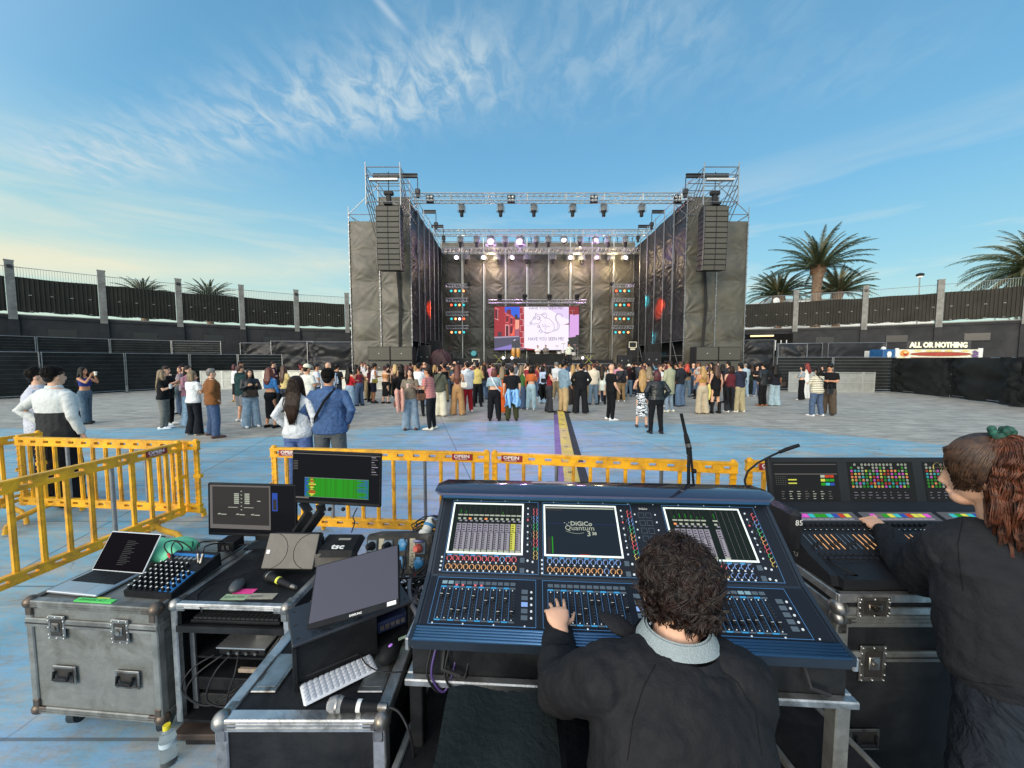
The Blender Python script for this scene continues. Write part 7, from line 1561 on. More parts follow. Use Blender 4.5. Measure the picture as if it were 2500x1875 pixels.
def monitor(label,tl,tr,bl,Y,th=.02,screen=None,name='monitor',bez=.008,chin=.02):
 P=[at(*p,Y=y_)for p,y_ in zip((tl,tr,bl),Y)];M=frame(P[2],P[1]-P[0],P[0]-P[2]);w_=(P[1]-P[0]).length;h_=(P[0]-P[2]).length
 t=thing(name,label,'monitor',tuple(P[2]));MB().box((0,0,-th),(w_,h_,0),0,M,.004).build('case',M_blk,t,None,True)
 s_=MB().box((bez,chin,.0),(w_-bez,h_-bez,.0012),0,M).build('screen',screen,t,None,True);return t,M,w_,h_,s_
M_scrk=glow_mat('screen_near_black',(.012,.013,.015),.5)
t,M,w_,h_,s_=monitor('wide desk monitor showing a grey network diagram, left of the pair',(501,1179),(716,1184),(508,1306),(2.28,2.22,2.26),screen=M_scrk)
def rect(mb,x0,y0,x1,y1,m=0,dz=0):mb.add([(x0*w_,y0*h_,.002+dz),(x1*w_,y0*h_,.002+dz),(x1*w_,y1*h_,.002+dz),(x0*w_,y1*h_,.002+dz)],[(0,1,2,3)],m,M)
dg=MB();DM=[glow_mat('ui_grey',(.19,.175,.165),.8),glow_mat('ui_darkgrey',(.05,.046,.043),.8),glow_mat('ui_pale',(.55,.6,.48),.8),glow_mat('ui_blue',(.03,.08,.4),1.0),glow_mat('ui_green',(.03,.42,.02),.75),glow_mat('ui_red',(.6,.06,.02),.9),glow_mat('ui_yellow',(.75,.75,.1),.9),glow_mat('ui_orange',(1,.35,.12),1.0),glow_mat('ui_magenta',(.8,.12,.7),.9),glow_mat('ui_cyan',(.05,.55,.6),.9),glow_mat('ui_lilac',(.33,.31,.38),.9),glow_mat('ui_dark_green',(.04,.26,.015),.75)]
rect(dg,.03,.14,.72,.97);rect(dg,.06,.22,.705,.94,1,.0003)
for k in range(6):
 rect(dg,.31,.62+k*.035,.365,.642+k*.035,2,.0006);rect(dg,.43,.62+k*.035,.485,.642+k*.035,2,.0006);rect(dg,.385,.50+k*.07,.40,.515+k*.07,2,.0006)
for x in(.12,.33,.50):rect(dg,x,.41,x+.035,.425,2,.0006);rect(dg,x+.04,.405,x+.10,.42,2,.0006);rect(dg,x+.02,.42,x+.03,.435,2,.0006)
for x in(.24,.42):rect(dg,x,.545,x+.11,.555,2,.0006)
rect(dg,.57,.67,.61,.685,2,.0006);rect(dg,.74,.50,.80,.84,3,.0003);rect(dg,.75,.52,.79,.72,1,.0006)
dg.build('picture',DM,s_,None,True)
for q in(0,1):pass
st=MB();c=M@Vector((w_*.62,0,-.03));st.box((-.06,-.01,-.03),(.06,.01,.02),0,Matrix.Translation(c)).rod(c+Vector((0,.03,0)),Vector((c.x,c.y+.05,.72)),.018).box((c.x-.1,c.y-.06,.72),(c.x+.1,c.y+.14,.732));st.build('stand',M_blk,t,None,True)
t,M,w_,h_,s_=monitor('upper desk monitor showing a green and red spectrogram, on two thick arms',(702,1099),(918,1108),(712,1227),(2.24,2.18,2.22),screen=M_scrk)
dg=MB();rect(dg,.15,.14,.87,.50,4)
rs=random.Random(4)
for k in range(150):x=rs.uniform(.155,.86);q=rs.uniform(.0,.01);m_=4;rect(dg,x,.145,x+rs.uniform(.001,.004),.495,11,.0003+q*.01)
for k in range(26):
 y=.15+k*.0133;rect(dg,.152,y,.155+rs.uniform(.01,.05),y+.012,3,.0006);rect(dg,.865-rs.uniform(.01,.13)*(1 if rs.random()<.5 else.4),y,.867,y+.008,3,.0006)
 a=rs.uniform(.0,.03);rect(dg,.225-a,y,.235+a*1.6,y+.011,5 if rs.random()<.55 else 6,.0008)
rect(dg,.05,.10,.20,.13,0,.0002);rect(dg,.0,.94,1,.955,0,.0001);rect(dg,.15,.498,.872,.503,10,.0006);rect(dg,.15,.136,.872,.14,10,.0006)
for k in range(8):rect(dg,.90,.60+k*.045,.97-.02*(k%3),.615+k*.045,10 if k%2 else 0,.0002)
for k in range(6):rect(dg,.02,.80-k*.03,.07,.81-k*.03,0,.0002)
dg.build('picture',DM,s_,None,True)
ar=[(1,at(738,1225,Y=2.24),at(755,1250,Y=2.24),at(722,1300,Y=2.2)),(2,at(782,1232,Y=2.22),at(785,1248,Y=2.22),at(745,1302,Y=2.18))]
for k,a,b,c in ar:MB().bar(a,b,.042).bar(b,c,.042).build('arm',M_blk,t,None,True)
p_=at(735,1305,Y=2.2);MB().box((p_.x-.12,p_.y-.08,.722),(p_.x+.1,p_.y+.08,.80),bev=.01).build('clamp',M_blk,t,None,True)
for u in(805,838):b_=MB().ball(at(u,1243,Y=2.16),(.012,.012,.012)).build('bracket_bolt',M_blk,t,None,True)
cabt('thin black lead hanging below the spectrogram monitor',[at(872,1240,Y=2.2),at(862,1262,Y=2.2),at(866,1275,Y=2.15),at(858,1300,Y=2.1)],.0035)
# rack box, blank monitor, white keyboard on case C
P0,P1,P2_=at(713,1578,z=.89),at(1006,1467,z=.89),at(686,1499,z=.89)
M=frame(P0,P1-P0,P2_-P0);wr=(P1-P0).length;dr_=.235
t=thing('rack_box','black half rack box standing at an angle on the nearest case','rack box',tuple(P0));
MB().box((0,0,-.012),(wr,dr_,0),0,M,.003).build('top_plate',mat('grey_black_plate',(.04,.042,.05),.35,.4,.15,8,.1,80),t,None,True)
MB().box((.008,.01,-.165),(wr-.14,dr_,-.013),0,M).build('body',M_blk,t,None,True);MB().box((wr-.14,.12,-.165),(wr-.008,dr_,-.013),0,M).build('rear_part',M_blk,t,None,True);MB().box((.008,.002,-.165),(wr-.008,.12,-.15),0,M).build('base',M_blk,t,None,True)
for x in(.0,wr-.012):MB().box((x,-.003,-.165),(x+.012,.02,-.012),0,M).build('ear',M_blk,t,None,True)
for x,y in((.02,.03),(.02,.11),(.02,.2),(wr-.02,.03),(wr-.02,.11),(wr-.02,.2)):MB().box((x-.006,y-.004,.0002),(x+.006,y+.004,.0008),0,M).build('slot',M_black,t,None,True)
m_=MB();text_mb(m_,'Rocket solutions',.04,M@Matrix.Translation((.06,.012,.0006)),extrude=.0003,sx=1.12);m_.build('lettering',mat('black_letters',(.008,.008,.009),.3,0,0),t,None,True)
MB().box((.04,-.004,-.13),(wr*.5,-.001,-.124),0,M).build('seam',M_black,t,None,True)
t=thing('network_switch','dark blue network switch tucked in the right end of the rack box','network switch',tuple(M@Vector((wr-.08,.06,-.09))));MB().box((wr-.135,.02,-.10),(wr-.015,.11,-.055),0,M,.004).build('case',mat('navy_metal',(.012,.018,.05),.4),t,None,True)
pt=MB()
for k in range(5):pt.box((wr-.125+k*.021,.018,-.088),(wr-.110+k*.021,.02,-.070),0,M)
pt.build('ports',M_steel,t,None,True);MB().box((wr-.06,-.002,-.145),(wr-.02,0,-.135),0,M).build('label',mat('pale_label',(.6,.8,.6),.5,0,0),t,None,True)
t,M,w_,h_,s_=monitor('blank violet grey monitor leaning at a tilt on the rack box',(729,1398),(935,1343),(747,1541),(1.47,1.52,1.30),.012,mat('switched_off_screen',(.038,.036,.058),.35,0,0,coat=.1),bez=.006,chin=.022)
MB().box((w_*.86,.004,.0005),(w_*.96,.019,.0012),0,M).build('sticker',M_white,t,None,True);m_=MB();text_mb(m_,'SAMSUNG',.010,M@Matrix.Translation((w_*.45,.006,.0006)),extrude=.0002,bold=.0003);m_.build('logo',M_white,t,None,True)
MB().rod(M@Vector((w_*.5,h_*.4,-.012)),M@Vector((w_*.5,0.0,-.10)),.008).build('prop',M_blk,t,None,True)
K=[at(742,1722,z=.735),at(924,1632,z=.735),at(726,1670,z=.735)];M=frame(K[0],K[1]-K[0],K[2]-K[0]);wk=(K[1]-K[0]).length;dk=abs((M.inverted()@K[2]).y)
t=thing('computer_keyboard','slim white keyboard with round keys on the nearest case','keyboard',tuple(K[0]));MB().box((0,0,-.012),(wk,dk,0),0,M,.012 if False else.006).build('base',mat('white_plastic',(.66,.68,.72),.45,0,.03),t,None,True)
kk=MB()
for r_ in range(5):
 for c in range(13):kk.lathe([(.0088,0),(.0082,.003),(.007,.0034)],10,0,M@Matrix.Translation((wk*(.055+c*.074),dk*(.14+r_*.165),0)))
o=kk.build('keys',mat('white_keys',(.56,.58,.62),.5,0,0),t,40,True);o['kind']='stuff'
for c in(.10,.19,.28):MB().box((wk*c-.009,dk*.93-.005,0),(wk*c+.009,dk*.93+.004,.003),0,M,.002).build('grey_key',mat('grey_keys',(.2,.2,.22),.5,0,0),t,None,True)
t=thing('computer_mouse','black vertical mouse beside the white keyboard','mouse',tuple(at(951,1612,z=.722)),-.4);MB().ball((0,0,.03),(.035,.05,.034),0,16,10).build('body',M_blk,t,180);MB().ball((.006,.0,.062),(.006,.01,.004)).build('logo',mat('lilac_logo',(.3,.15,.5),.4,0,0,emit=(.5,.2,.8),es=.5),t,180)
cabt('thin lead crossing the right end of the white keyboard',[at(879,1598,z=.745),at(895,1622,z=.75),at(930,1640,z=.75),at(985,1640,z=.74),at(1000,1632,z=.73)],.0025)
# power distribution box and its tangle
Pd=[at(892,1396,Y=1.92),at(1046,1398,Y=1.84),at(890,1310,Y=1.98)];M=frame(Pd[0],Pd[1]-Pd[0],Pd[2]-Pd[0]);wd=(Pd[1]-Pd[0]).length;hd_=(Pd[2]-Pd[0]).length
t=thing('power_distribution_box','black rubber power box with eight blue socket covers','power box',tuple(Pd[0]));MB().box((-.01,-.02,-.15),(wd+.01,hd_+.01,0),0,M,.014).build('housing',mat('dusty_black_rubber',(.035,.034,.032),.7,0,.3,8,.3,30,dirt=(.09,.085,.075),ds=9),t,None,True)
M_bs=mat('blue_socket',(.02,.17,.36),.4,0,.08);M_gs=mat('grey_blue_socket',(.06,.10,.14),.5)
for i,(x,y,op)in enumerate(((.10,.73,0),(.36,.72,0),(.60,.74,1),(.88,.66,2),(.33,.26,1),(.58,.25,1),(.86,.24,1),(.10,.26,1))):
 X_,Y_=x*wd,y*hd_;o=MB().box((X_-.028,Y_-.03,0),(X_+.028,Y_+.03,.008),0,M,.003).build('socket',M_gs,t,None,True)
 if op==1:MB().lathe([(.026,.008),(.026,.014),(.022,.017)],20,0,M@Matrix.Translation((X_,Y_,0))).box((-.012,.02,.008),(.012,.034,.016),0,M@Matrix.Translation((X_,Y_,0))).build('lid',M_bs,o,40,True)
 elif op==0:MB().lathe([(.024,.008),(.02,.02),(.018,.04),(.008,.055)],16,0,M@Matrix.Translation((X_,Y_,0))).build('plug',M_blk,o,40,True)
 else:MB().lathe([(.022,.008),(.021,.03),(.012,.045)],16,0,M@Matrix.Translation((X_-.01,Y_,0))).build('plug',mat('coral_plug',(.72,.13,.09),.4,0,0),o,40,True);MB().lathe([(.028,0),(.026,.008)],18,0,M@Matrix.Translation((X_,Y_+.04,.03))@Matrix.Rotation(R(75),4,'X')).build('lid',mat('violet_grey_lid',(.18,.20,.42),.4),o,40,True)
for x in(.245,.745):
 o=MB().box((x*wd-.016,.02,.0005),(x*wd+.016,hd_-.012,.0012),0,M).build('strip_label',mat('cream_label',(.30,.28,.21),.6,0,.2,30),t,None,True)
 m_=MB();text_mb(m_,'S C H 1',.026,M@Matrix.Translation((x*wd+.010,.03,.0014))@Matrix.Rotation(R(90),4,'Z'),extrude=.0001);m_.build('writing',M_black,o,None,True)
t=thing('industrial_plug','white and blue industrial plug rising behind the power box','plug',tuple(at(1040,1310,Y=1.95)))
a,b=at(1030,1318,Y=1.93),at(1055,1268,Y=2.02);Mq=frame(a,(b-a),(0,0,1))@Matrix.Rotation(R(90),4,'Y');Lq=(b-a).length
MB().lathe([(.034,0),(.034,.04),(.027,.045),(.027,Lq*.6)],18,0,Mq).lathe([(.03,Lq*.72),(.026,Lq)],18,0,Mq).build('body',mat('cream_plastic',(.5,.5,.45),.5,0,.1),t,40,True);MB().lathe([(.030,Lq*.6),(.030,Lq*.72)],18,0,Mq).build('ring',M_bs,t,40,True)
t=flight_case('violet grey case top behind the power box, left of the desk',(-.48,2.05),R(-3),.55,.7,.10,.80,mat('grey_violet_laminate',(.10,.085,.12),.4,.2,.15,5),M_edge,.03)  # panels have a violet grey base colour
rs=random.Random(21)
tn=('first','second','third','fourth','fifth','sixth','seventh','eighth','ninth','tenth','eleventh','twelfth','thirteenth','fourteenth')
for k in range(14):
 u0=rs.uniform(915,1040);v0=rs.uniform(1330,1400);y0=1.82
 pts=[at(u0,v0,Y=y0),at(u0+rs.uniform(-15,15),v0+rs.uniform(25,60),Y=1.74),at(rs.uniform(960,1050),rs.uniform(1410,1460),Y=1.66),at(rs.uniform(980,1070),rs.uniform(1390,1440),Y=1.70),at(rs.uniform(1040,1078),rs.uniform(1350,1420),Y=1.75)]
 cabt('%s dark cable of the tangle between power box and mixing desk'%tn[k],pts,rs.choice((.004,.005,.0065)),M_cab)
for k in range(9):
 u0=rs.uniform(930,1060);pts=[at(u0,rs.uniform(1400,1440),Y=1.72),at(u0+rs.uniform(-40,40),rs.uniform(1440,1480),Y=1.62),at(rs.uniform(1000,1060),rs.uniform(1455,1500),Y=1.56),at(rs.uniform(1010,1060),rs.uniform(1420,1500),Y=1.58),at(rs.uniform(1040,1075),rs.uniform(1430,1480),Y=1.6)]
 cabt('%s lead in the lower heap of cables left of the mixing desk'%tn[k],pts,rs.choice((.003,.004,.006)),rs.choice((M_cab,M_cab,mat('grey_cable',(.10,.10,.115),.45))))
cabt('thick grey cable with red collar left of the mixing desk',[at(1008,1410,Y=1.7),at(1000,1425,Y=1.62),at(1003,1470,Y=1.5),at(1020,1510,Y=1.35),at(1010,1580,Y=1.3)],.010,mat('grey_cable',(.10,.10,.115),.45),M_redp)
cabt('thick black cable arching from the industrial plug',[at(1055,1268,Y=2.0),at(1070,1290,Y=1.95),at(1078,1330,Y=1.9),at(1070,1370,Y=1.85)],.009)
for k,(u,r_)in enumerate(((1085,.10),(1065,.13))):coil('%s coil of black cable behind the power box'%('small','large')[k],at(u,1300+6*k,z=.84+.02*k),r_,7,M_cab,0)
t=thing('cable_floor_box','black connector boxes under the cable tangle left of the mixing desk','connector box',(-.37,1.50,.3));MB().box((-.12,-.02,0),(.05,.25,.35),bev=.01).build('box',M_blk,t)
for k in range(3):MB().lathe([(.014,0),(.014,.06)],12,0,Matrix.Translation((-.08+.05*k,.05+.05*k,.35))).build('connector',M_redp if k==1 else M_steel,t,40)
# big mixing desk
MC_O=Vector((-.331,1.171,0));RC=math.atan2(1.088-1.171,1.382);DW=1.385
t=desk=thing('mixing_desk','large dark blue digital mixing desk with three screens, in the centre foreground','mixing desk',tuple(MC_O),RC)
WD=WM[t.name]
M_navy=mat('dark_navy_metal',(.020,.030,.045),.38,.3,.1,8,.05,120);M_ridge=mat('blue_armrest',(.045,.12,.24),.34,.6,.08,10);M_teal=mat('teal_roll',(.03,.075,.09),.35,.6,.05);M_can=mat('glossy_blue_canopy',(.06,.06,.10),.10,.75,.04,3,coat=.6)
M_pan=mat('desk_panel',(.012,.016,.024),.45,.1,.06,6,spec=.35);M_cap=mat('fader_cap',(.012,.012,.014),.4,0,0);M_line=mat('blue_line',(.05,.16,.34),.5,0,0,emit=(.08,.28,.6),es=.35)
E_={'w':glow_mat('led_white',(.75,.85,.9),1.0),'r':glow_mat('ring_red',(.95,.18,.22),1.0),'b':glow_mat('ring_blue',(.3,.5,.95),.9),'o':glow_mat('ring_orange',(.95,.5,.22),1.0),'g':glow_mat('ring_green',(.15,.75,.3),.8),'y':glow_mat('ring_yellow',(.9,.7,.25),.9),'c':glow_mat('strip_blue',(.06,.38,.75),.9),'k':glow_mat('button_grey',(.12,.17,.22),.8)}
PDk=((.055,.966),(.218,1.045));PUp=((.226,1.050),(.458,1.257))
prof=[(0,.925),(0,.955),(.055,.966),(.218,1.045),(.226,1.050),(.458,1.257),(.47,1.262),(.53,1.25),(.60,1.10),(.60,.92)]
b=MB();n_=len(prof)
for x in(0,DW):b.v+=[(x,y,z)for y,z in prof]
b.f=[tuple(range(n_)),tuple(reversed(range(n_,2*n_)))]+[(i,(i+1)%n_,n_+(i+1)%n_,n_+i)for i in range(n_)];b.mi=[0]*len(b.f);b.build('chassis',M_navy,t)
def plane(P):(y0,z0),(y1,z1)=P;return Matrix.Translation((0,y0,z0))@Matrix.Rotation(math.atan2(z1-z0,y1-y0),4,'X')
MD,MU=plane(PDk),plane(PUp);LD,LU=math.hypot(.163,.079),math.hypot(.232,.207)
for x in(-.014,DW):MB().add([(x+dx,y,z+.008)for dx in(0,.014)for y,z in prof],[tuple(range(n_)),tuple(reversed(range(n_,2*n_)))]+[(i,(i+1)%n_,n_+(i+1)%n_,n_+i)for i in range(n_)]).build('side_cheek',M_navy,t)
for k in range(5):y=.004+k*.0105;MB().tube([(0,y,.958+k*.0022),(DW,y,.958+k*.0022)],.0058,8).build('armrest_ridge',M_ridge,t,180)
MB().tube([(.0,.478,1.262),(DW,.478,1.262)],.021,14).build('roll',M_teal,t,180)
cn=[(.44,1.278),(.435,1.283),(.442,1.292),(.50,1.306),(.58,1.309),(.60,1.302),(.60,1.28),(.47,1.274)];m_=len(cn)
b=MB();
for x,s in((-.045,.5),(-.01,1),(DW+.01,1),(DW+.045,.5)):b.v+=[(x,.50+(y-.50)*s,1.297+(z-1.297)*s)for y,z in cn]
for q in range(3):b.f+=[(q*m_+i,q*m_+(i+1)%m_,(q+1)*m_+(i+1)%m_,(q+1)*m_+i)for i in range(m_)]
b.f+=[tuple(range(m_)),tuple(reversed(range(3*m_,4*m_)))];b.mi=[0]*len(b.f);b.build('canopy',M_can,t,30)
MB().box((0,.425,1.2775),(DW,.431,1.288)).build('canopy_lip',M_ridge,t)
MB().box((.008,.001,.0005),(DW-.008,LD-.002,.002),0,MD).build('fader_panel',M_pan,t);MB().box((.008,.001,.0005),(DW-.008,LU-.002,.002),0,MU).build('screen_panel',M_pan,t)
ctr={};rest={}
def part(nm,mb,m,sm=None,lim=98):
 ctr[nm]=ctr.get(nm,0)+1
 if ctr[nm]<=lim:return mb.build(nm,m,t,sm)
 r=rest.setdefault(nm,(MB(),[]));ms=m if isinstance(m,list)else[m]
 for q in ms:
  if q not in r[1]:r[1].append(q)
 r[0].v_off=len(r[0].v);o=len(r[0].v);r[0].v+=mb.v;r[0].f+=[tuple(i+o for i in f)for f in mb.f];r[0].mi+=[r[1].index(ms[i])for i in mb.mi]
def knob(M,x,s,c,r=.0088):
 K=M@Matrix.Translation((x,s,.002));mb=MB().lathe([(r*.78,0),(r*.72,.010),(r*.6,.011)],10,0,K)
 N_=11;vs=[];
 for i in range(N_+1):
  a=R(-60+300*i/N_);
  for q in(r*.92,r*1.22):vs.append((q*math.cos(a),q*math.sin(a),.001))
 mb.add(vs,[(2*i,2*i+1,2*i+3,2*i+2)for i in range(N_)],1,K);part('knob',mb,[M_cap,E_[c]],40)
def dot(M,x,s,c='w',r=.0034):part('button_light',MB().lathe([(r,.002),(r*.9,.0042)],8,0,M@Matrix.Translation((x,s,0))),E_[c])
def outline(M,x0,s0,x1,s1,w_=.0011,c=None):
 b=MB();
 for a in((x0,s0,x1,s0+w_),(x0,s1-w_,x1,s1),(x0,s0+w_,x0+w_,s1-w_),(x1-w_,s0+w_,x1,s1-w_)):b.box((a[0],a[1],.002),(a[2],a[3],.0027),0,M)
 part('printed_frame',b,c or M_line)
banks=((.052,.335),(.452,.742),(.945,.95+.29));scr_x=((.055,.350),(.450,.748),(.962,1.262))
rs=random.Random(9)
for bi,((xa,xb),(sx0,sx1))in enumerate(zip(banks,scr_x)):
 st=(xb-xa)/12
 outline(MU,sx0-.012,.008,sx1+.07,LU-.006,c=M_line);outline(MD,xa-.018,.006,xb+.075,LD-.004)
 o=part('screen',MB().box((sx0,.085,.002),(sx1,LU-.022,.0032),0,MU),glow_mat('desk_screen_%d'%(bi==1),((.012,.022,.018),(.016,.028,.042))[bi==1],.8))
 b=MB();e=.007
 for a in((sx0-e,.085-e,sx1+e,.085),(sx0-e,LU-.022,sx1+e,LU-.022+e),(sx0-e,.085,sx0,LU-.022),(sx1,.085,sx1+e,LU-.022)):b.box((a[0],a[1],.002),(a[2],a[3],.0038),0,MU)
 W2=WD@MU;o2=b.build('white_rim',mat('white_rim',(.75,.82,.78),.4,0,0,emit=(.7,.8,.75),es=.25),t);
 w_,h_,M=sx1-sx0,LU-.022-.085,W2@Matrix.Translation((sx0,.085,.0015));dg=MB()
 if bi!=1:
  rect(dg,0,.0,1,1,1,-.0002)if False else None
  rng=range(12)if bi==0 else(0,1,2,3,4,5,7)
  for k in rng:
   x0=.065+k*.078;x1=x0+.066;yl=k==10 and bi==0
   rect(dg,x0,.745,x1,.775,2);rect(dg,x0+.005,.80,x0+.012,.98,1)
   if k in(0,1,8)or bi:rect(dg,x0+.03,.80,x0+.038,.80+rs.uniform(.04,.12),4,.0002)
   rect(dg,x0,.0,x1,.045,2);rect(dg,x0,.05,x1,.40,6 if yl else 10,0);rect(dg,x0,.41,x1,.58,6 if yl else 10);rect(dg,x0,.575,x1,.605,4 if not yl else 6,.0001)if False else None
   for j in range(9):rect(dg,x0+.004,.07+j*.036,x0+.03,.088+j*.036,1,.0003);rect(dg,x0+.036,.078+j*.036,x1-.008,.084+j*.036,2,.0003)
   for j in range(3):rect(dg,x0+.01,.43+j*.05,x1-.02,.45+j*.05,1,.0003)
   rect(dg,x0+.005,.66,x0+.045,.70,7 if rs.random()<.3 else 2,.0003);rect(dg,x0+.03,.62,x1,.65,10,.0002)
  if bi==2:
   for k in range(8,12):rect(dg,.06+k*.078,.02,.062+k*.078,.97,10)
 else:
  rect(dg,.01,.95,.99,.975,2);rect(dg,.01,.62,.99,.622,3);rect(dg,.02,.90,.25,.93,1);rect(dg,.085,.02,.10,.35,4);rect(dg,.03,.02,.07,.34,1);rect(dg,.45,.008,.58,.018,5)
  Mx=M@Matrix.Translation((0,0,.003))
  for s,x,y,z_ in(('DiGiCo',.35,.585,.026),('Quantum',.27,.49,.029),('3',.57,.375,.030),('38',.64,.40,.017)):text_mb(dg,s,z_,Mx@Matrix.Translation((w_*x,h_*y,0)),2,extrude=.0001,bold=.0006 if s!='Quantum' else 0,sx=1.1)
  dg.tube([(w_*(.28+.05*k),h_*(.47-.05*math.sin(k*.5)),.003)for k in range(6)],.0006,4,2,M)
  for x,y in((.27,.64),(.30,.61),(.33,.645),(.315,.585)):dg.ball((w_*x,h_*y,.003),(.0022,.0022,.0005),2,8,4,M)
 o.parent=t;dg.build('picture',DM,o,None,True)
 for k in range(12):
  x=xa+st*(k+.5);c1=('r' if k!=9 else 'b','b','r' if k==7 else 'b')[bi];c2=('o','o' if k!=9 else 'b','y' if k==7 else 'b')[bi]
  knob(MU,x,.060,c1);dot(MU,x,.046);knob(MU,x,.028,c2);dot(MU,x,.014)
  part('strip_tab',MB().box((x-st*.42,.0705,.002),(x+st*.42,.0755,.003),0,MU),E_['c']if k%2==0 else E_['k'])
  f=MB().box((x-st*.44,.018,.002),(x+st*.44,.0225,.0028),1 if k%2==0 else 2,MD).box((x-st*.44,LD-.044,.002),(x+st*.44,LD-.038,.0028),1 if k%2==0 else 2,MD).box((x-.0016,.028,.002),(x+.0016,LD-.055,.0026),0,MD).box((x-st*.46,.02,.002),(x-st*.42,LD-.04,.0025),3,MD)
  for j in range(9):f.box((x+.0045,.034+j*.0105,.002),(x+.0075,.035+j*.0105,.0025),2,MD)
  f.box((x-st*.40,LD-.030,.002),(x+st*.40,LD-.018,.003),2 if not(bi==0 and k<2)and not(bi==2 and k>7 and k<10)else 4,MD)
  if bi==0 and k in(2,3,5,6):f.box((x-.004,LD-.037,.003),(x+.004,LD-.031,.0042),5,MD)
  part('channel_strip',f,[M_black,E_['c'],E_['k'],M_line,glow_mat('pale_button',(.3,.5,.6),.8),E_['r']])
  up=(.085,.085,.03,.028,.035,.08,.03,.065,.075,.028,.075,.03)[k]if bi==0 else rs.choice((.03,.05,.06,.075,.08))if bi==1 else rs.choice((.03,.034,.05,.03))
  part('fader',MB().box((x-.0055,.02+up-.010,.006),(x+.0055,.02+up+.010,.016),0,MD,.003).box((x-.002,.02+up-.004,.002),(x+.002,.02+up+.004,.006),0,MD).box((x-.005,.0194+up,.0161),(x+.005,.0206+up,.0166),1,MD),[M_cap,M_white])
  dot(MD,x,LD-.049,'w',.002);dot(MD,x,.027,'w',.0018)
 for k in range(5):part('side_button',MB().box((xb+.022,.03+k*.023,.002),(xb+.045,.045+k*.023,.004),0,MD),(E_['k'],E_['k'],E_['b'],E_['k'],E_['k'])[4-k]if bi!=2 else E_['k']);dot(MD,xb+.058,.037+k*.023,'w',.0042)
 for k in range(4):dot(MU,xa-.018,.014+k*.016,'w',.0042)
 for k in(.02,.058):part('side_button',MB().box((xb+.012,k-.008,.002),(xb+.030,k+.010,.004),0,MU),E_['k']);dot(MU,xb+.042,k,'w',.0046);dot(MU,xb+.062,k-.004,'w',.004)
 for k,c in enumerate(('r','r','b','b','g','g','o','o','r','r','g','y','y')):knob(MU,sx1+.058,LU-.042-k*.0165,c,.0075)
 for k in range(8):dot(MU,sx1+.026,LU-.035-k*.026,'w' if k!=2 else 'r',.0036)
 for k in range(4):knob(MU,sx1+.034,LU-.078-k*.036,'w' if False else 'k',.0085)
for r_ in range(4):
 for c in range(2):outline(MU,.845+c*.030,LU-.065-r_*.033,.868+c*.030,LU-.042-r_*.033,.0012,E_['k'])
 dot(MU,.83,LU-.05-r_*.033);dot(MU,.915,LU-.05-r_*.033)
for k in range(13):dot(MD,.05+k*.107,.009,'w',.0028);dot(MU,.06+k*.107,LU-.004,'w',.0014)
m_=MB();text_mb(m_,'DiGiCo',.011,MU@Matrix.Translation((.852,LU-.028,.0025)),extrude=.0002);m_.build('logo',M_white,t)
for nm,(mb,ms)in rest.items():o=mb.build(nm,ms,t,40);o['kind']='stuff'
t=thing('flight_case','black tray case with aluminium edges carrying the mixing desk','flight case',tuple(MC_O),RC)
MB().box((-.01,.03,.80),(DW+.01,.72,.915)).build('tray',M_blk,t)
for a,b in(((-.03,.012,.905),(-.014,.74,.95)),((DW+.016,.012,.905),(DW+.034,.74,.95)),((-.03,.0,.79),(DW+.034,.03,.815)),((-.03,.03,.79),(-.005,.74,.815)),((DW+.005,.03,.79),(DW+.034,.74,.815))):MB().box(a,b,bev=.004).build('edge_profile',M_edge,t)
for x in(-.02,DW-.02):
 for y in(.02,.62):MB().box((x,y,.0),(x+.045,y+.05,.79),bev=.004).build('leg',M_edged if x>1 else M_blk,t)
for x in(.10,DW-.12):MB().tube([(x,.03,.90),(x,.0,.86),(x+.06,.0,.84)],.008,6).build('strap',M_black,t)
cD=flight_case('lower black case with aluminium edges under the mixing desk',tuple(WD@Vector((.05,.33,0))),RC,1.26,.42,.12,.76,M_blk,M_edge,.035,lid=.64,front_latches=((.10,.62,.13,.12),(.85,.62,.13,.12)))
for k,(x,m)in enumerate(((.06,M_cab),(.075,mat('violet_cable',(.07,.04,.16),.4)),(.12,M_cab))):cabt('%s looped lead hanging under the left end of the mixing desk'%('first','second','third')[k],[WD@Vector(p)for p in((x,.02,.92),(x-.01,-.005,.84),(x+.03,.0,.78),(x+.06,.03,.85),(x+.05,.06,.91))],.004,m)
flight_case('low black case on the floor under the left end of the mixing desk',(-.40,.98),R(-6),.34,.55,.10,.56,M_blk,M_edged,.024)
flight_case('low black case on the floor between the stool and the lighting desk case',(.97,.86),R(5),.30,.62,.10,.50,M_blk,M_edged,.022)
t=thing('microphone_stand','slim black microphone on a boom stand behind the mixing desk','microphone stand',(.83,1.86,0));W1=at(1690,1200,Y=1.84)
A_,B_,C_=at(1682,1095,Y=1.84),at(1674,1060,Y=1.83),at(1663,1010,Y=1.82)
MB().rod((W1.x,W1.y,.02),tuple(A_),.008,n=10).build('pole',M_blk,t,40,True);MB().rod(tuple(at(1694,1190,Y=1.85)),tuple(at(1686,1100,Y=1.85)),.006,n=8).build('boom',M_blk,t,40,True)
MB().tube([A_-Vector((0,0,.03)),A_,A_.lerp(B_,.6),B_],[.011,.014,.013,.010],12).build('clip',M_blk,t,40,True);MB().tube([A_.lerp(B_,.15),A_.lerp(B_,.4)],.0145,12).build('ring',M_steel,t,40,True);MB().tube([B_,C_],[.0085,.0075],12).build('microphone',M_blk,t,40,True)
for k in range(3):a=k*2.1;MB().rod((W1.x,W1.y,.25),(W1.x+.3*math.cos(a),W1.y+.3*math.sin(a),.02),.008).build('leg',M_blk,t,None,True)
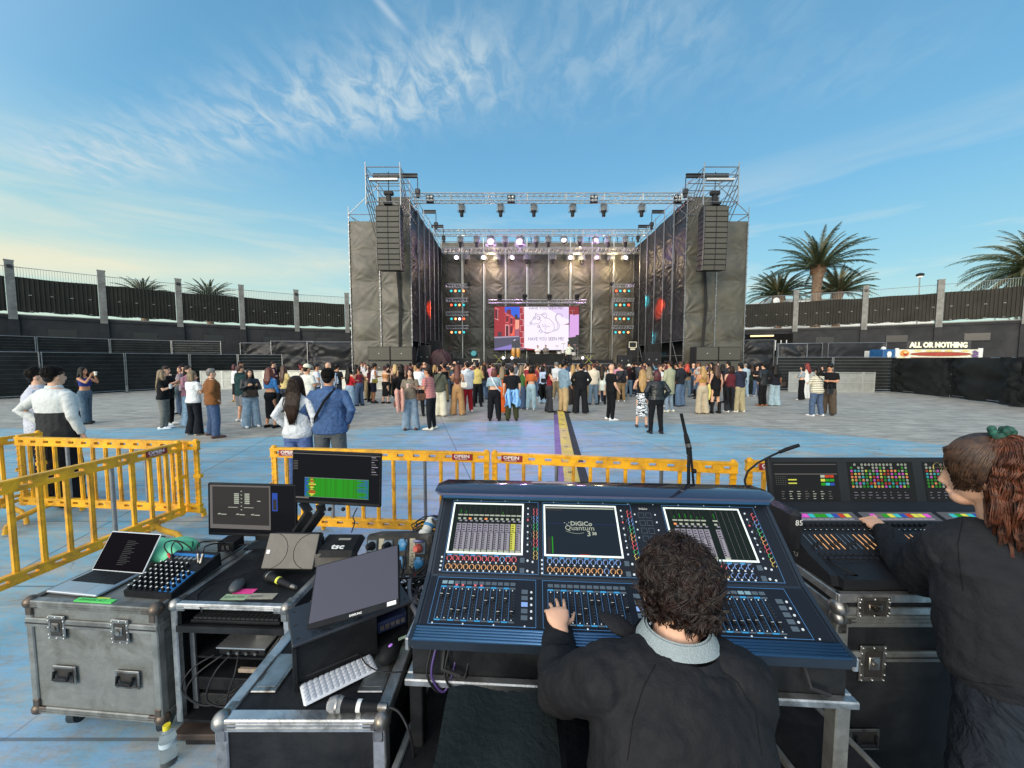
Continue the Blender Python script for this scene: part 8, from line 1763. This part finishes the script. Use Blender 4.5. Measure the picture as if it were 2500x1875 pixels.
for u,v in((1686,1150),(1688,1188)):MB().ball(at(u+9,v,Y=1.84),(.012,.012,.012)).build('knob',M_blk,t,180,True)
# lighting desk on its case
cE=flight_case('tall black flight case with aluminium edges under the lighting desk',(1.303,1.42),0,1.35,1.0,.12,.86,M_blk,M_edged,.05,lid=.69,front_latches=((.145,.665,.105,.15),(.95,.665,.105,.15)),handles=((.13,.34),(.95,.34)))
cF=thing('flight_case','black lid tray with bright aluminium edges directly under the lighting desk','flight case',(1.303,1.42,.87));MB().box((.0,0,.875),(1.35,1.0,.945)).build('tray',M_blk,cF,None,False)
for o in cF.children:o.location=(0,0,-.87)
for a,b in(((-.006,-.008,.868),(1.356,.02,.898)),((-.006,-.008,.918),(1.356,.02,.953)),((-.008,0,.868),(.02,1.0,.898)),((-.008,0,.918),(.012,1.0,.953))):o=MB().box(a,b,bev=.003).build('edge_profile',M_edge,cF);o.location=(0,0,-.87)
latch(cF,frame((1.303+.13,1.41,.905),(1,0,0),(0,0,1)),.13,.075);o=MB().ball((.012,.012,.89),.034,0,14,10).build('ball_corner',M_steel,cF,180);o.location=(0,0,-.87)
LX,LY=1.335,1.435;LWd=1.22
t=thing('lighting_desk','black lighting control desk with colour touch strips and orange faders, right foreground','lighting desk',(LX,LY,.953));
pf=[(0,.958),(0,1.0),(.10,1.006),(.125,1.006),(.42,1.115),(.47,1.14),(.50,1.13),(.50,.958)];n_=len(pf)
b=MB();b.v=[(LX+x,LY+y,z)for x in(0,LWd)for y,z in pf];b.f=[tuple(range(n_)),tuple(reversed(range(n_,2*n_)))]+[(i,(i+1)%n_,n_+(i+1)%n_,n_+i)for i in range(n_)];b.mi=[0]*len(b.f)
M_ma=mat('satin_black_desk',(.016,.017,.02),.42,0,.1,6,.05,200);b.build('chassis',M_ma,t,None,True)
for x in(-.03,LWd):MB().add([(LX+x+dx,LY+y,z)for dx in(0,.03)for y,z in((.02,.96),(.03,1.0),(.14,1.03),(.46,1.17),(.50,1.17),(.50,.96))],[tuple(range(6)),tuple(reversed(range(6,12)))]+[(i,(i+1)%6,6+(i+1)%6,6+i)for i in range(6)]).build('side_cheek',M_ma,t,None,True)
sl=math.atan2(.109,.295);MS=Matrix.Translation((LX,LY+.125,1.0065))@Matrix.Rotation(sl,4,'X')
m_=MB();text_mb(m_,'grandMA3',.032,frame((LX-.0306,LY+.33,1.028),(0,-1,-.38),(0,-.38,1)),extrude=.0002,sx=1.0);m_.build('logo',mat('grey_logo',(.35,.35,.36),.4,0,0),t,None,True)
MB().tube([(LX+.02,LY+.02,1.012),(LX+.05,LY+.0,1.018),(LX+.03,LY+.08,1.016),(LX+.045,LY+.13,1.02)],.004,6).build('loose_lead',M_cab,t,180,True)
w_,h_,M=LWd,1.0,MS;ctr.clear();rest.clear();W3=WM[t.name].inverted()@MS
for q,cs in enumerate((('m','m','m','c','g','g','c','b','r','y'),('m','k','g','y','c','b','r','y','y','m'),('c','g','y','c','b','r','m','y','g','c'))):
 x0=.02+q*.40;o=MB().box((x0,.235,.001),(x0+.37,.295,.003),0,MS).build('touch_strip',glow_mat('strip_base',(.12,.13,.15),.8),t,None,True);b=MB()
 cmap={'m':8,'c':9,'g':4,'b':3,'r':5,'y':6,'k':0}
 for k,c in enumerate(cs):b.box((x0+.045+k*.030,.258,.0032),(x0+.071+k*.030,.282,.0038),cmap[c],MS);b.box((x0+.045+k*.030,.242,.0032),(x0+.071+k*.030,.250,.0038),10,MS)
 b.build('colour_tiles',DM,o,None,True)
 for k in range(14):
  x=x0+.02+k*.026;part('encoder',MB().lathe([(.0075,.001),(.007,.014),(.005,.016)],10,0,W3@Matrix.Translation((x,.205,0))),M_cap,40);part('small_button',MB().box((x-.007,.172,.001),(x+.007,.183,.004),0,W3).box((x-.001,.176,.004),(x+.003,.179,.0046),1,W3),[M_cap,M_white])
  part('fader_slot',MB().box((x-.0018,.065,.001),(x+.0018,.150,.002),0,W3),E_['o']if(q==0 and k in(2,3,4,5,9,10,11))or(q==1 and k<6)else E_['k'])
  part('fader',MB().box((x-.006,.07+.012*(k%3),.003),(x+.006,.088+.012*(k%3),.014),0,W3,.003),M_cap);part('key',MB().box((x-.009,.03,.001),(x+.009,.045,.005),0,W3,.002),M_ma);part('key',MB().box((x-.009,.008,.001),(x+.009,.023,.005),0,W3,.002),M_ma)
for nm,(mb,ms)in rest.items():o=mb.build(nm,ms,t,40);o['kind']='stuff'
q0=at(1872,1300,Y=1.70);MB().box((1.245,1.60,1.02),(1.30,1.80,1.21),bev=.02).build('hinge_arm',M_ma,t,40,True);m_=MB();text_mb(m_,'85',.035,frame((1.255,1.598,1.15),(1,0,0),(0,0,1)),extrude=.0002);m_.build('number',M_white,t,None,True)
t=thing('screen_bank','row of three dark touch screens in one frame behind the lighting desk','monitor',(1.312,1.90,1.15));YM=1.90
a,b_=at(1886,1118,Y=YM+.05),at(1886,1237,Y=YM);M=frame(b_,(1,0,0),a-b_);FH=(a-b_).length;FW=1.25
MB().box((0,0,-.035),(FW,FH,0),0,M,.005).build('frame',M_ma,t,None,True);MB().rod((1.45,YM+.05,1.0),(1.45,YM+.05,1.2),.02).rod((2.3,YM+.05,1.0),(2.3,YM+.05,1.2),.02).build('bracket',M_blk,t,None,True)
for q in range(3):
 w_,h_=.345,FH-.05;M2=M@Matrix.Translation((.018+q*.40,.028,.001));M=M2;sc_=MB().box((0,0,0),(w_,h_,.001),0,M2).build('screen',glow_mat('touch_screen',(.02,.022,.022),.7),t,None,True);dg=MB();rs=random.Random(q)
 if q==0:
  rect(dg,.02,.93,.98,.945,0);rect(dg,.02,.68,.98,.70,0)
  for y,cs in((.60,(2,5,5)),(.50,(6,4,4)),(.40,(4,9,3))):
   for k,c in enumerate(cs):rect(dg,.72+k*.07,y,.785+k*.07,y+.065,c,.0003)
  rect(dg,.22,.53,.35,.56,6);rect(dg,.22,.44,.35,.47,6)
  for k in range(5):
   for j in range(5):rect(dg,.03+j*.035,.42+k*.05,.045+j*.035,.43+k*.05,0)
  for k in range(4):
   for j in range(7):rect(dg,.10+j*.12,.06+k*.06,.10+j*.12+rs.uniform(.02,.06),.075+k*.06,2 if j%3 else 0,.0002)
 else:
  for r_ in range(8):
   for c in range(16):
    if r_<2 and rs.random()<.4:continue
    x,y=.05+c*.056,.93-r_*.08;cc=rs.choice((4,4,5,8,9,7,6,2)if r_>1 else(2,2,4));pts=[(x*w_+.0066*math.cos(k*.785),y*h_+.0058*math.sin(k*.785),.002)for k in range(8)];dg.add(pts,[tuple(range(8))],cc,M);rect(dg,x-.012,y-.01,x+.012,y+.006,1,.0003)
  for k in range(3):
   for j in range(8):rect(dg,.05+j*.11,.08+k*.07,.05+j*.11+rs.uniform(.02,.07),.09+k*.07,10,.0002)
 dg.build('picture',DM,sc_,None,True);M=M2@Matrix.Translation((-.018-q*.40,-.028,-.001))
t=thing('gooseneck_lamp','black gooseneck lamp curving up beside the lighting desk screens','lamp',tuple(at(1826,1200,Y=1.86)));MB().tube([at(u,v,Y=1.86)for u,v in((1835,1215),(1822,1195),(1818,1172),(1826,1150),(1850,1130),(1885,1112),(1905,1103))],.0052,8).build('neck',M_blk,t,180,True);MB().tube([at(1903,1104,Y=1.86),at(1920,1097,Y=1.86),at(1950,1087,Y=1.86)],[.008,.0095,.009],12).build('head',M_blk,t,40,True)
# the two operators
M_jack=mat('black_softshell',(.011,.011,.013),.72,0,.12,4,.25,70);M_swt=mat('dark_sweatshirt',(.015,.016,.019),.85,0,.12,4,.3,90);M_col=mat('grey_fleece',(.30,.35,.36),.9,0,.1,12,.5,200)
def skinned(parent,name,mb,m,vox,it=2,disp=0,ds=.1,mats=1):
 Mi=WM[parent.name].inverted();mb.v=[tuple(Mi@Vector(p))for p in mb.v];me=mb.mesh(name,m);remesh_later(me,vox,it,disp,ds)
 o=bpy.data.objects.new(name,me);COL.objects.link(o);o.parent=parent;WM[o.name]=WM[parent.name];return o
def hand(mb,W_,K_,tips,thumb,up,r=.0085):
 """wrist, middle of the knuckles, four (knuckle, tip) pairs, thumb (root, mid, tip)"""
 W_,K_=Vector(W_),Vector(K_);sd=(Vector(tips[-1][0])-Vector(tips[0][0])).normalized()
 mb.tube([W_+(W_-K_)*.5,W_,W_.lerp(K_,.5),K_,K_.lerp(W_,-.12)],[(.026,.020),(.027,.019),(.038,.017),(.041,.014),(.036,.011)],14,ref=sd,round_=True)
 for k,(a,b)in enumerate(tips):
  a,b=Vector(a),Vector(b);m_=a.lerp(b,.48)+Vector(up)*.011;mb.tube([a.lerp(W_,.15),a,m_,m_.lerp(b,.6)+Vector(up)*.002,b],[r*1.15,r*1.18,r,r*.92,r*.8],9,round_=True)
 a,b,c=[Vector(q)for q in thumb];mb.tube([a,a.lerp(b,.5),b,c],[r*1.5,r*1.35,r*1.1,r*.85],9,round_=True)
def locks(mb,C,rad,n,fn,seed=1):
 rs=random.Random(seed);
 for k in range(n):
  z=rs.uniform(-1,1);a=rs.uniform(0,6.283);q=math.sqrt(1-z*z);d=Vector((q*math.cos(a),q*math.sin(a),z));p=Vector(C)+Vector((d.x*rad[0],d.y*rad[1],d.z*rad[2]));fn(mb,p,d,rs,k)
def hair_mat(name,c1,c2):
 m=bpy.data.materials.new(name);m.use_nodes=True;q=NT(m.node_tree);b=m.node_tree.nodes['Principled BSDF'];oi=q.n('ShaderNodeTexCoord').outputs['Object']
 q.put(b.inputs['Base Color'],q.mix(q.ramp(q.noise(oi,34,4,.7),[(.35,0.0),(.68,1.0)]),lin(c1),lin(c2)));b.inputs['Roughness'].default_value=.42;b.inputs['Specular IOR Level'].default_value=.55;return m
t=man=thing('person','seated man with dark curly hair in black jacket, hand on the mixing desk','person',(.40,.62,0))
Hc=at(1654,1418,Y=1.0);N0=at(1652,1562,Y=.93)
b=MB();b.ball(Hc+Vector((0,0,.012)),(.080,.098,.098),0,20,14);b.ball(Hc+Vector((0,.035,-.05)),(.062,.075,.075),0,18,12);b.ball(Hc+Vector((0,.07,-.095)),(.036,.036,.03));b.ball(Hc+Vector((0,.115,-.04)),(.014,.02,.028))
for s in(-1,1):b.ball(Hc+Vector((s*.083,.0,-.03)),(.014,.022,.034))
b.tube([N0+Vector((0,-.01,-.05)),N0+Vector((0,0,.0)),N0.lerp(Hc,.4),Hc+Vector((0,0,-.03))],[.075,.062,.058,.058],18)
Sl,Sr=at(1466,1662,Y=.89),at(1812,1664,Y=.89);El=at(1366,1672,Y=1.0);Wl=at(1366,1535,Y=1.215);Er,Wr=Vector((.68,1.0,.86)),Vector((.52,1.13,.80))
b.tube([N0+Vector((-.02,-.03,-.06)),(.385,.85,1.0),(.38,.80,.82),(.38,.74,.60)],[(.12,.06),(.15,.08),(.14,.09),(.14,.11)],20,ref=(1,0,0))
for S_,E2,W2 in((Sl,El,Wl),(Sr,Er,Wr)):b.tube([S_,S_.lerp(E2,.5),E2,E2.lerp(W2,.5),W2],[.05,.048,.042,.038,.027],14)
for s,kx in((-1,.20),(1,.60)):b.tube([(.40+s*.09,.76,.58),(kx,1.05,.60),(kx,1.22,.58),(kx,1.20,.30),(kx,1.14,.09)],[.09,.08,.065,.055,.04],14);b.tube([(kx,1.12,.05),(kx,1.24,.04),(kx,1.33,.03)],[.035,.04,.03],10,round_=True)
zt=lambda u,v,z:at(u,v,z=z)
hand(b,zt(1366,1528,1.005),zt(1360,1494,1.022),[(zt(1341,1506,1.018),zt(1331,1493,.998)),(zt(1351,1499,1.024),zt(1342,1475,1.002)),(zt(1365,1496,1.026),zt(1357,1463,1.006)),(zt(1379,1500,1.024),zt(1376,1464,1.008))],(zt(1382,1522,1.002),zt(1397,1513,1.0),zt(1402,1496,.998)),(0,0,1),.0066)
hand(b,Wr,Wr+Vector((-.07,.03,0)),[(Wr+Vector((-.08,.0+.02*k,0)),Wr+Vector((-.13,.01+.02*k,-.03)))for k in range(4)],(Wr+Vector((-.03,.06,0)),Wr+Vector((-.06,.08,0)),Wr+Vector((-.08,.09,-.01))),(0,0,1))
skinned(t,'body',b,skinm('l'),.0040,1)
j=MB()
NX=N0.x;j.tube([N0+Vector((0,-.012,-.022)),N0+Vector((-.006,-.02,-.045)),N0+Vector((-.012,-.035,-.085)),N0+Vector((-.018,-.06,-.15)),(.39,.80,.84),(.385,.74,.62)],[(.10,.082),(.15,.10),(.195,.118),(.212,.145),(.208,.165),(.20,.17)],30,ref=(1,0,0))
j.tube([Sl+Vector((.05,0,.01)),Sl,Sl.lerp(El,.5),El+Vector((0,-.01,0)),El.lerp(Wl,.45),Wl.lerp(El,.04)],[.070,.070,.068,.064,.056,.041],20);j.tube([Sr+Vector((-.05,0,.01)),Sr,Sr.lerp(Er,.5),Er,Er.lerp(Wr,.45),Wr],[.070,.068,.064,.058,.052,.044],20)
for S_ in(Sl,Sr):j.tube([N0+Vector((0,-.02,-.055)),N0.lerp(S_,.55)+Vector((0,-.005,-.012)),S_],[.07,.07,.072],16,round_=True)
skinned(t,'jacket',j,M_jack,.0062,3,.026,.075)
Cn=N0+Vector((0,.0,.01));c=MB();rr=[]
for k in range(41):
 a=R(-130+280*k/40)-R(90-10);rr.append(a)
def ring(r0,r1,z0,z1,y=0):return lambda u,v:(Cn.x+(r0+(r1-r0)*v)*1.12*math.sin(R(-165+330*u)),Cn.y+y-(r0+(r1-r0)*v)*math.cos(R(-165+330*u)),Cn.z+z0+(z1-z0)*v+.010*math.cos(R(-165+330*u))*v)
c.grid(ring(.074,.094,.030,-.006),40,6);c.grid(ring(.068,.088,.032,-.003),40,6);c.build('collar_lining',M_col,t,180,True)
c=MB();c.grid(ring(.095,.122,-.004,-.048),40,4);c.tube([Cn+Vector((-.095,.02,-.02)),Cn+Vector((-.145,.055,-.005)),Cn+Vector((-.19,.075,.01))],[(.02,.012),(.03,.006),(.006,.003)],10).tube([Cn+Vector((.10,.02,-.02)),Cn+Vector((.13,.06,-.01)),Cn+Vector((.15,.09,-.005))],[(.02,.012),(.022,.006),(.006,.003)],10);c.build('collar',M_jack,t,180,True)
p=at(1402,1668,Y=.89);o=MB().box((-.012,-.003,-.019),(.012,.004,.019),0,Matrix.Translation(p)@Matrix.Rotation(.5,4,'Y')@Matrix.Rotation(-.7,4,'Z'),.003).build('sleeve_patch',mat('grey_patch',(.5,.5,.5),.6,0,.2,90),t,None,True)
l=MB()
for s,kx in((-1,.20),(1,.60)):l.tube([(.40+s*.09,.74,.58),(kx,1.05,.61),(kx,1.24,.59),(kx,1.21,.30),(kx,1.15,.10)],[.115,.10,.085,.08,.075],16)
l.tube([(.38,.74,.74),(.38,.74,.52)],[(.19,.14),(.2,.16)],20,ref=(1,0,0));skinned(t,'trousers',l,fabm('#1a1b20'),.012,2,.01,.1)
for kx in(.20,.60):MB().tube([(kx,1.09,.05),(kx,1.2,.05),(kx,1.36,.035)],[(.04,.05),(.05,.05),(.04,.03)],12,round_=True).build('shoe',M_blk,t,180,True)
hb=MB();HR=(.090,.100,.100);Hh=Hc+Vector((0,-.008,.014));hb.ball(Hh,(.086,.094,.094),0,24,16);hb.ball(Hh+Vector((0,-.02,-.07)),(.074,.07,.06),0,18,12)
def curl(mb,p,d,rs,k):
 if d.y>.45 and d.z<.55:return
 if d.z<-.82:return
 r=rs.uniform(.004,.011);L=rs.uniform(.05,.10);tg=d.cross(Vector((rs.uniform(-1,1),rs.uniform(-1,1),rs.uniform(-.5,.2)))).normalized();tg=(tg+Vector((0,0,-.35))).normalized();e=d.cross(tg).normalized();tn_=rs.uniform(.35,1.0);ph=rs.uniform(0,6.28);pts=[]
 for i in range(8):
  q=i/7;a=ph+q*tn_*6.283;pts.append(p-d*.008+tg*(L*(q-.2))+d*(r*(1+math.sin(a))*.9+.004)+e*(r*math.cos(a)))
 for m_ in range(12):
  o_=Vector((rs.gauss(0,1),rs.gauss(0,1),rs.gauss(0,1)))*.0042;mb.tube([q+o_*(1.25-.16*i)for i,q in enumerate(pts)],[.0009,.0011,.0011,.0011,.0010,.0009,.0008,.0003],3)
locks(hb,Hh,HR,1250,curl,3);locks(hb,Hh+Vector((0,-.022,-.065)),(.080,.074,.062),330,curl,4)
hb.build('hair',hair_mat('dark_brown_curls','#120c0a','#3a2822'),t,180,True)
t=thing('stool','black swivel stool under the seated man, mostly hidden','stool',(.38,.74,0));MB().lathe([(.19,.44),(.20,.47),(.19,.50),(.05,.505)],24).build('seat',M_blk,t,60);MB().rod((0,0,.08),(0,0,.44),.025,n=12).build('column',M_steel,t,60)
for k in range(5):a=k*1.257;MB().bar((0,0,.09),(.26*math.cos(a),.26*math.sin(a),.05),.035).build('leg',M_blk,t)
t=thing('padded_cover','dark green black padded cloth cover draped over a case, bottom centre','cover',(.06,.78,0))
a0,a1,a2,a3=at(1092,1700,Y=1.0),at(1352,1712,Y=1.0),at(1450,1900,Y=.78),at(1020,1900,Y=.74)
MB().box((a0.x+.03,.66,.1),(a1.x+.02,1.02,a0.z-.03),bev=.03).build('case',M_blk,t,None,True)
def cov(u,v):
 if v<.35:q=v/.35;e0,e1=a0.lerp(a3,0),a1.lerp(a2,0);p=e0.lerp(e1,u)+Vector((0,.03-.30*q,.0+.012*math.sin(q*3.14)*math.sin(u*3.14)))
 else:q=(v-.35)/.65;e0=a0+Vector((0,-.27,0));e1=a1+Vector((0,-.27,0));p=e0.lerp(e1,u)+Vector(((u-.5)*.10*q,-.035*q-.014*math.sin(u*16+1)*q,-.62*q))
 return tuple(p+Vector((0,0,.006*math.sin(u*9+v*5)+.004*math.sin(v*23+u*6))))
MB().grid(cov,50,50).build('cloth',mat('green_black_cloth',(.009,.013,.013),.8,0,.2,4,.4,40),t,180,True)
lg=MB();pg=cov(.04,.62);pg=Vector(pg)+Vector((-.0,-.012,0));lg.ball(pg+Vector((.012,0,.02)),(.009,.002,.008)).tube([pg+Vector((-.02,-.002,-.02)),pg+Vector((0,-.003,.0)),pg+Vector((.022,-.003,.006))],[(.002,.002),(.006,.003),(.002,.002)],8);lg.build('emblem',mat('pale_blue_emblem',(.35,.55,.9),.5,0,0),t,180,True)
t=thing('person','woman with red curly ponytail in dark sweatshirt reaching over the lighting desk','person',(1.60,1.12,0))
Hw=at(2408,1148,Y=1.18);fd=Vector((-.24,.95,-.2)).normalized();sdv=fd.cross(Vector((0,0,1))).normalized();upv=sdv.cross(fd)
HM_=Matrix((sdv,fd,upv)).transposed().to_4x4();HM_.translation=Hw
b=MB();b.ball((0,0,.012),(.076,.094,.096),0,20,14,HM_);b.ball((0,.026,-.042),(.054,.066,.066),0,18,12,HM_);b.ball((0,.066,-.092),(.032,.034,.028),0,12,8,HM_);b.tube([(0,.092,-.005),(0,.104,-.03),(0,.113,-.042),(0,.098,-.055)],[.009,.011,.013,.009],10,0,HM_,round_=True);b.ball((0,.094,-.075),(.021,.012,.010),0,12,6,HM_)
for s in(-1,1):b.ball((s*.072,-.006,-.025),(.010,.015,.025),0,10,8,HM_)
Nw=Hw+Vector((.05,-.03,-.19));b.tube([Nw,Nw.lerp(Hw,.45),Hw-upv*.03-fd*.01],[.062,.052,.052],16)
SL,SR=Nw+Vector((-.135,.02,-.075)),Nw+Vector((.24,-.02,-.07));EL=at(2240,1392,Y=1.42);WL=at(2150,1292,Y=1.70);ER,WR=Vector((1.98,1.25,1.10)),Vector((2.02,1.52,1.13))
b.tube([Nw+Vector((.04,0,-.05)),(1.60,1.12,1.15),(1.64,1.12,.95),(1.67,1.11,.82)],[(.12,.07),(.15,.10),(.17,.12),(.18,.12)],20,ref=(1,0,0))
for S_,E2,W2 in((SL,EL,WL),(SR,ER,WR)):b.tube([S_,S_.lerp(E2,.5),E2,E2.lerp(W2,.5),W2],[.048,.045,.04,.036,.025],14)
hand(b,WL,at(2128,1272,Y=1.76),[(at(2108+9*k,1268-2*k,Y=1.78),at(2092+8*k,1279-1*k,Y=1.80))for k in range(4)],(at(2135,1286,Y=1.74),at(2118,1290,Y=1.755),at(2106,1289,Y=1.765)),(0,0,1),.009)
hand(b,WR,WR+Vector((.0,.07,.0)),[(WR+Vector((-.03+.02*k,.08,0)),WR+Vector((-.03+.02*k,.14,-.03)))for k in range(4)],(WR+Vector((-.03,.02,0)),WR+Vector((-.05,.05,0)),WR+Vector((-.055,.08,-.01))),(0,0,1))
for s in(-1,1):b.tube([(1.67+s*.09,1.11,.85),(1.68+s*.10,1.14,.48),(1.68+s*.10,1.10,.09)],[.09,.058,.038],14);b.tube([(1.68+s*.10,1.08,.05),(1.68+s*.10,1.2,.04),(1.68+s*.1,1.27,.03)],[.033,.038,.03],10,round_=True)
skinned(t,'body',b,skinm('l'),.0042,1)
ee=MB();
for s in(-1,1):ee.ball((s*.030,.085,.004),(.011,.006,.006),0,10,6,HM_)
ee.build('eyes',M_eye,t,180,True)
gl=MB()
for s in(-1,1):gl.tube([(s*.034+.022*math.cos(k*.628),.100,.002+.018*math.sin(k*.628))for k in range(11)],.0014,5,0,HM_).rod((s*.056,.098,.006),(s*.078,.0,.008),.0014,0,5,HM_)
gl.rod((-.012,.103,.004),(.012,.103,.004),.0014,0,5,HM_);gl.build('glasses',mat('gold_frame',(.6,.45,.15),.3,.9,0),t,180,True)
j=MB();j.tube([Nw+Vector((0,0,.03)),Nw+Vector((.02,0,-.005)),Nw+Vector((.045,0,-.055)),(1.585,1.12,1.20),(1.60,1.12,1.08),(1.62,1.11,.95),(1.63,1.11,.90)],[(.068,.065),(.095,.08),(.19,.105),(.215,.14),(.215,.15),(.225,.15),(.195,.14)],30,ref=(1,0,0))
for S_ in(SL,SR):j.tube([Nw+Vector((.02,0,-.03)),Nw.lerp(S_,.6)+Vector((0,0,-.008)),S_],[.07,.078,.082],16,round_=True)
j.tube([SL+Vector((.06,0,.01)),SL,SL.lerp(EL,.5),EL+Vector((.0,-.01,-.01)),EL.lerp(WL,.5),WL.lerp(EL,.08)],[.080,.086,.082,.074,.058,.040],20);j.tube([SR+Vector((-.06,0,.01)),SR,SR.lerp(ER,.5),ER,ER.lerp(WR,.5),WR],[.080,.085,.078,.068,.055,.040],20)
skinned(t,'sweatshirt',j,M_swt,.0068,3,.030,.08)
l=MB();l.tube([(1.63,1.11,.98),(1.65,1.11,.88),(1.67,1.11,.78)],[(.19,.135),(.205,.15),(.2,.15)],20,ref=(1,0,0))
for s in(-1,1):l.tube([(1.67+s*.09,1.11,.82),(1.68+s*.10,1.14,.48),(1.68+s*.10,1.10,.08)],[.115,.095,.085],16)
skinned(t,'trousers',l,fabm('#242a33'),.010,2,.014,.08)
for s in(-1,1):MB().tube([(1.68+s*.1,1.03,.05),(1.68+s*.1,1.15,.05),(1.68+s*.1,1.30,.035)],[(.04,.05),(.05,.05),(.04,.03)],12,round_=True).build('shoe',M_blk,t,180,True)
p=at(2266,1310,Y=1.215);MB().box((-.016,-.004,-.020),(.016,.004,.020),0,Matrix.Translation(p)@Matrix.Rotation(.35,4,'Y')@Matrix.Rotation(-.5,4,'Z'),.003).build('sleeve_patch',mat('grey_patch',(.5,.5,.5),.6,0,.2,90),t,None,True)
M_rd=hair_mat('red_brown_hair','#2b170f','#8c5237');M_rt=hair_mat('dark_root_hair','#2a1a12','#5f4430')
Pb=at(2446,1066,Y=1.14)
h=MB();h.ball((0,-.012,.022),(.084,.096,.092),0,24,16,HM_);rs=random.Random(6)
for k in range(1500):
 a=rs.uniform(-1.75,1.75);e=rs.uniform(-.45-(.75 if abs(a)>.75 else 0),.75);d0=Vector((math.sin(a)*.080,math.cos(a)*.085,.02+e*.07));q0=HM_@d0
 if(Pb-q0).length<.03:continue
 pts=[]
 for i in range(8):q=i/7;p=q0.lerp(Pb,q);c_=HM_@Vector((0,-.012,.022));v=(p-c_);v=v.normalized()*max(v.length,.094+.004*math.sin(k));pts.append(c_+v if q<.93 else Pb)
 h.tube(pts,[.0018,.0024,.0026,.0026,.0026,.0024,.002,.002],4)
h.build('hair',M_rt,t,180,True)
h=MB()
for k in range(420):
 a=rs.uniform(0,6.283);sp_=rs.uniform(0,1)**.5;L=rs.uniform(.14,.35);side=Vector((math.cos(a)*.095*sp_+.03,-.03+math.sin(a)*.07*sp_,0));ph=rs.uniform(0,6.28);f=rs.uniform(1.8,3.6);am=rs.uniform(.006,.026);pts=[]
 for i in range(12):
  q=i/11;p=Pb+Vector((0,0,.02*math.sin(q*6)))*(1 if q<.3 else 0)+side*min(1,q*2.2)+Vector((.015*q,-.01*q,-L*q**1.15));pts.append(p+Vector((am*math.sin(q*f*6.28+ph),am*math.cos(q*f*5.5+ph),0))*min(1,q*2))
 for m_ in range(18):
  o_=Vector((rs.gauss(0,1),rs.gauss(0,1),rs.gauss(0,.6)))*.0055;p2=rs.uniform(-.012,.012);h.tube([p+o_*(1.15-.075*i)+Vector((p2*math.sin(i*.9),0,0))*(i/11)for i,p in enumerate(pts)],[.0009]+[.0011]*9+[.0008,.0003],3)
h.build('ponytail',M_rd,t,180,True)
sc_=MB()
for k in range(16):a=k*.3927;sc_.ball(Pb+Vector((.026*math.cos(a),.018*math.sin(a),.012+.012*math.sin(a*3))),(.010,.010,.011),0,8,6)
sc_.build('scrunchie',mat('green_print_scrunchie',(.012,.075,.05),.7,0,.7,90),t,180,True)
remesh_all()
from mathutils.bvhtree import BVHTree
def seam(o,px,m,r=.0011):
 W_=WM[o.name];me=o.data;tr=BVHTree.FromPolygons([W_@v.co for v in me.vertices],[tuple(p.vertices)for p in me.polygons]);E0=Vector((0,0,EYE));pts=[]
 for(u0,v0),(u1,v1)in zip(px,px[1:]):
  for k in range(8):
   d=(at(u0+(u1-u0)*k/8,v0+(v1-v0)*k/8,Y=1.0)-E0).normalized();h=tr.ray_cast(E0,d)
   if h[0]is not None:pts.append(h[0]-d*.0004)
 if len(pts)>3:MB().tube(pts,r,5).build('seam',m,o.parent,180,True)
M_seam=mat('seam_thread',(.004,.004,.005),.8,0,0)
for o in list(COL.objects):
 if o.name=='jacket' or o.name.startswith('jacket.'):
  if o.parent is man and o.type=='MESH':
   for px in(((1600,1622),(1570,1680),(1545,1760),(1530,1870)),((1735,1618),(1800,1665),(1845,1740),(1862,1860)),((1332,1568),(1360,1574),(1395,1572))):seam(o,px,M_seam)
 if o.name.startswith('sweatshirt')and o.type=='MESH':
  for px in(((2352,1262),(2338,1330),(2345,1400),(2352,1450)),((2165,1262),(2178,1285),(2182,1318)),((2290,1640),(2380,1665),(2490,1680))):seam(o,px,M_seam)
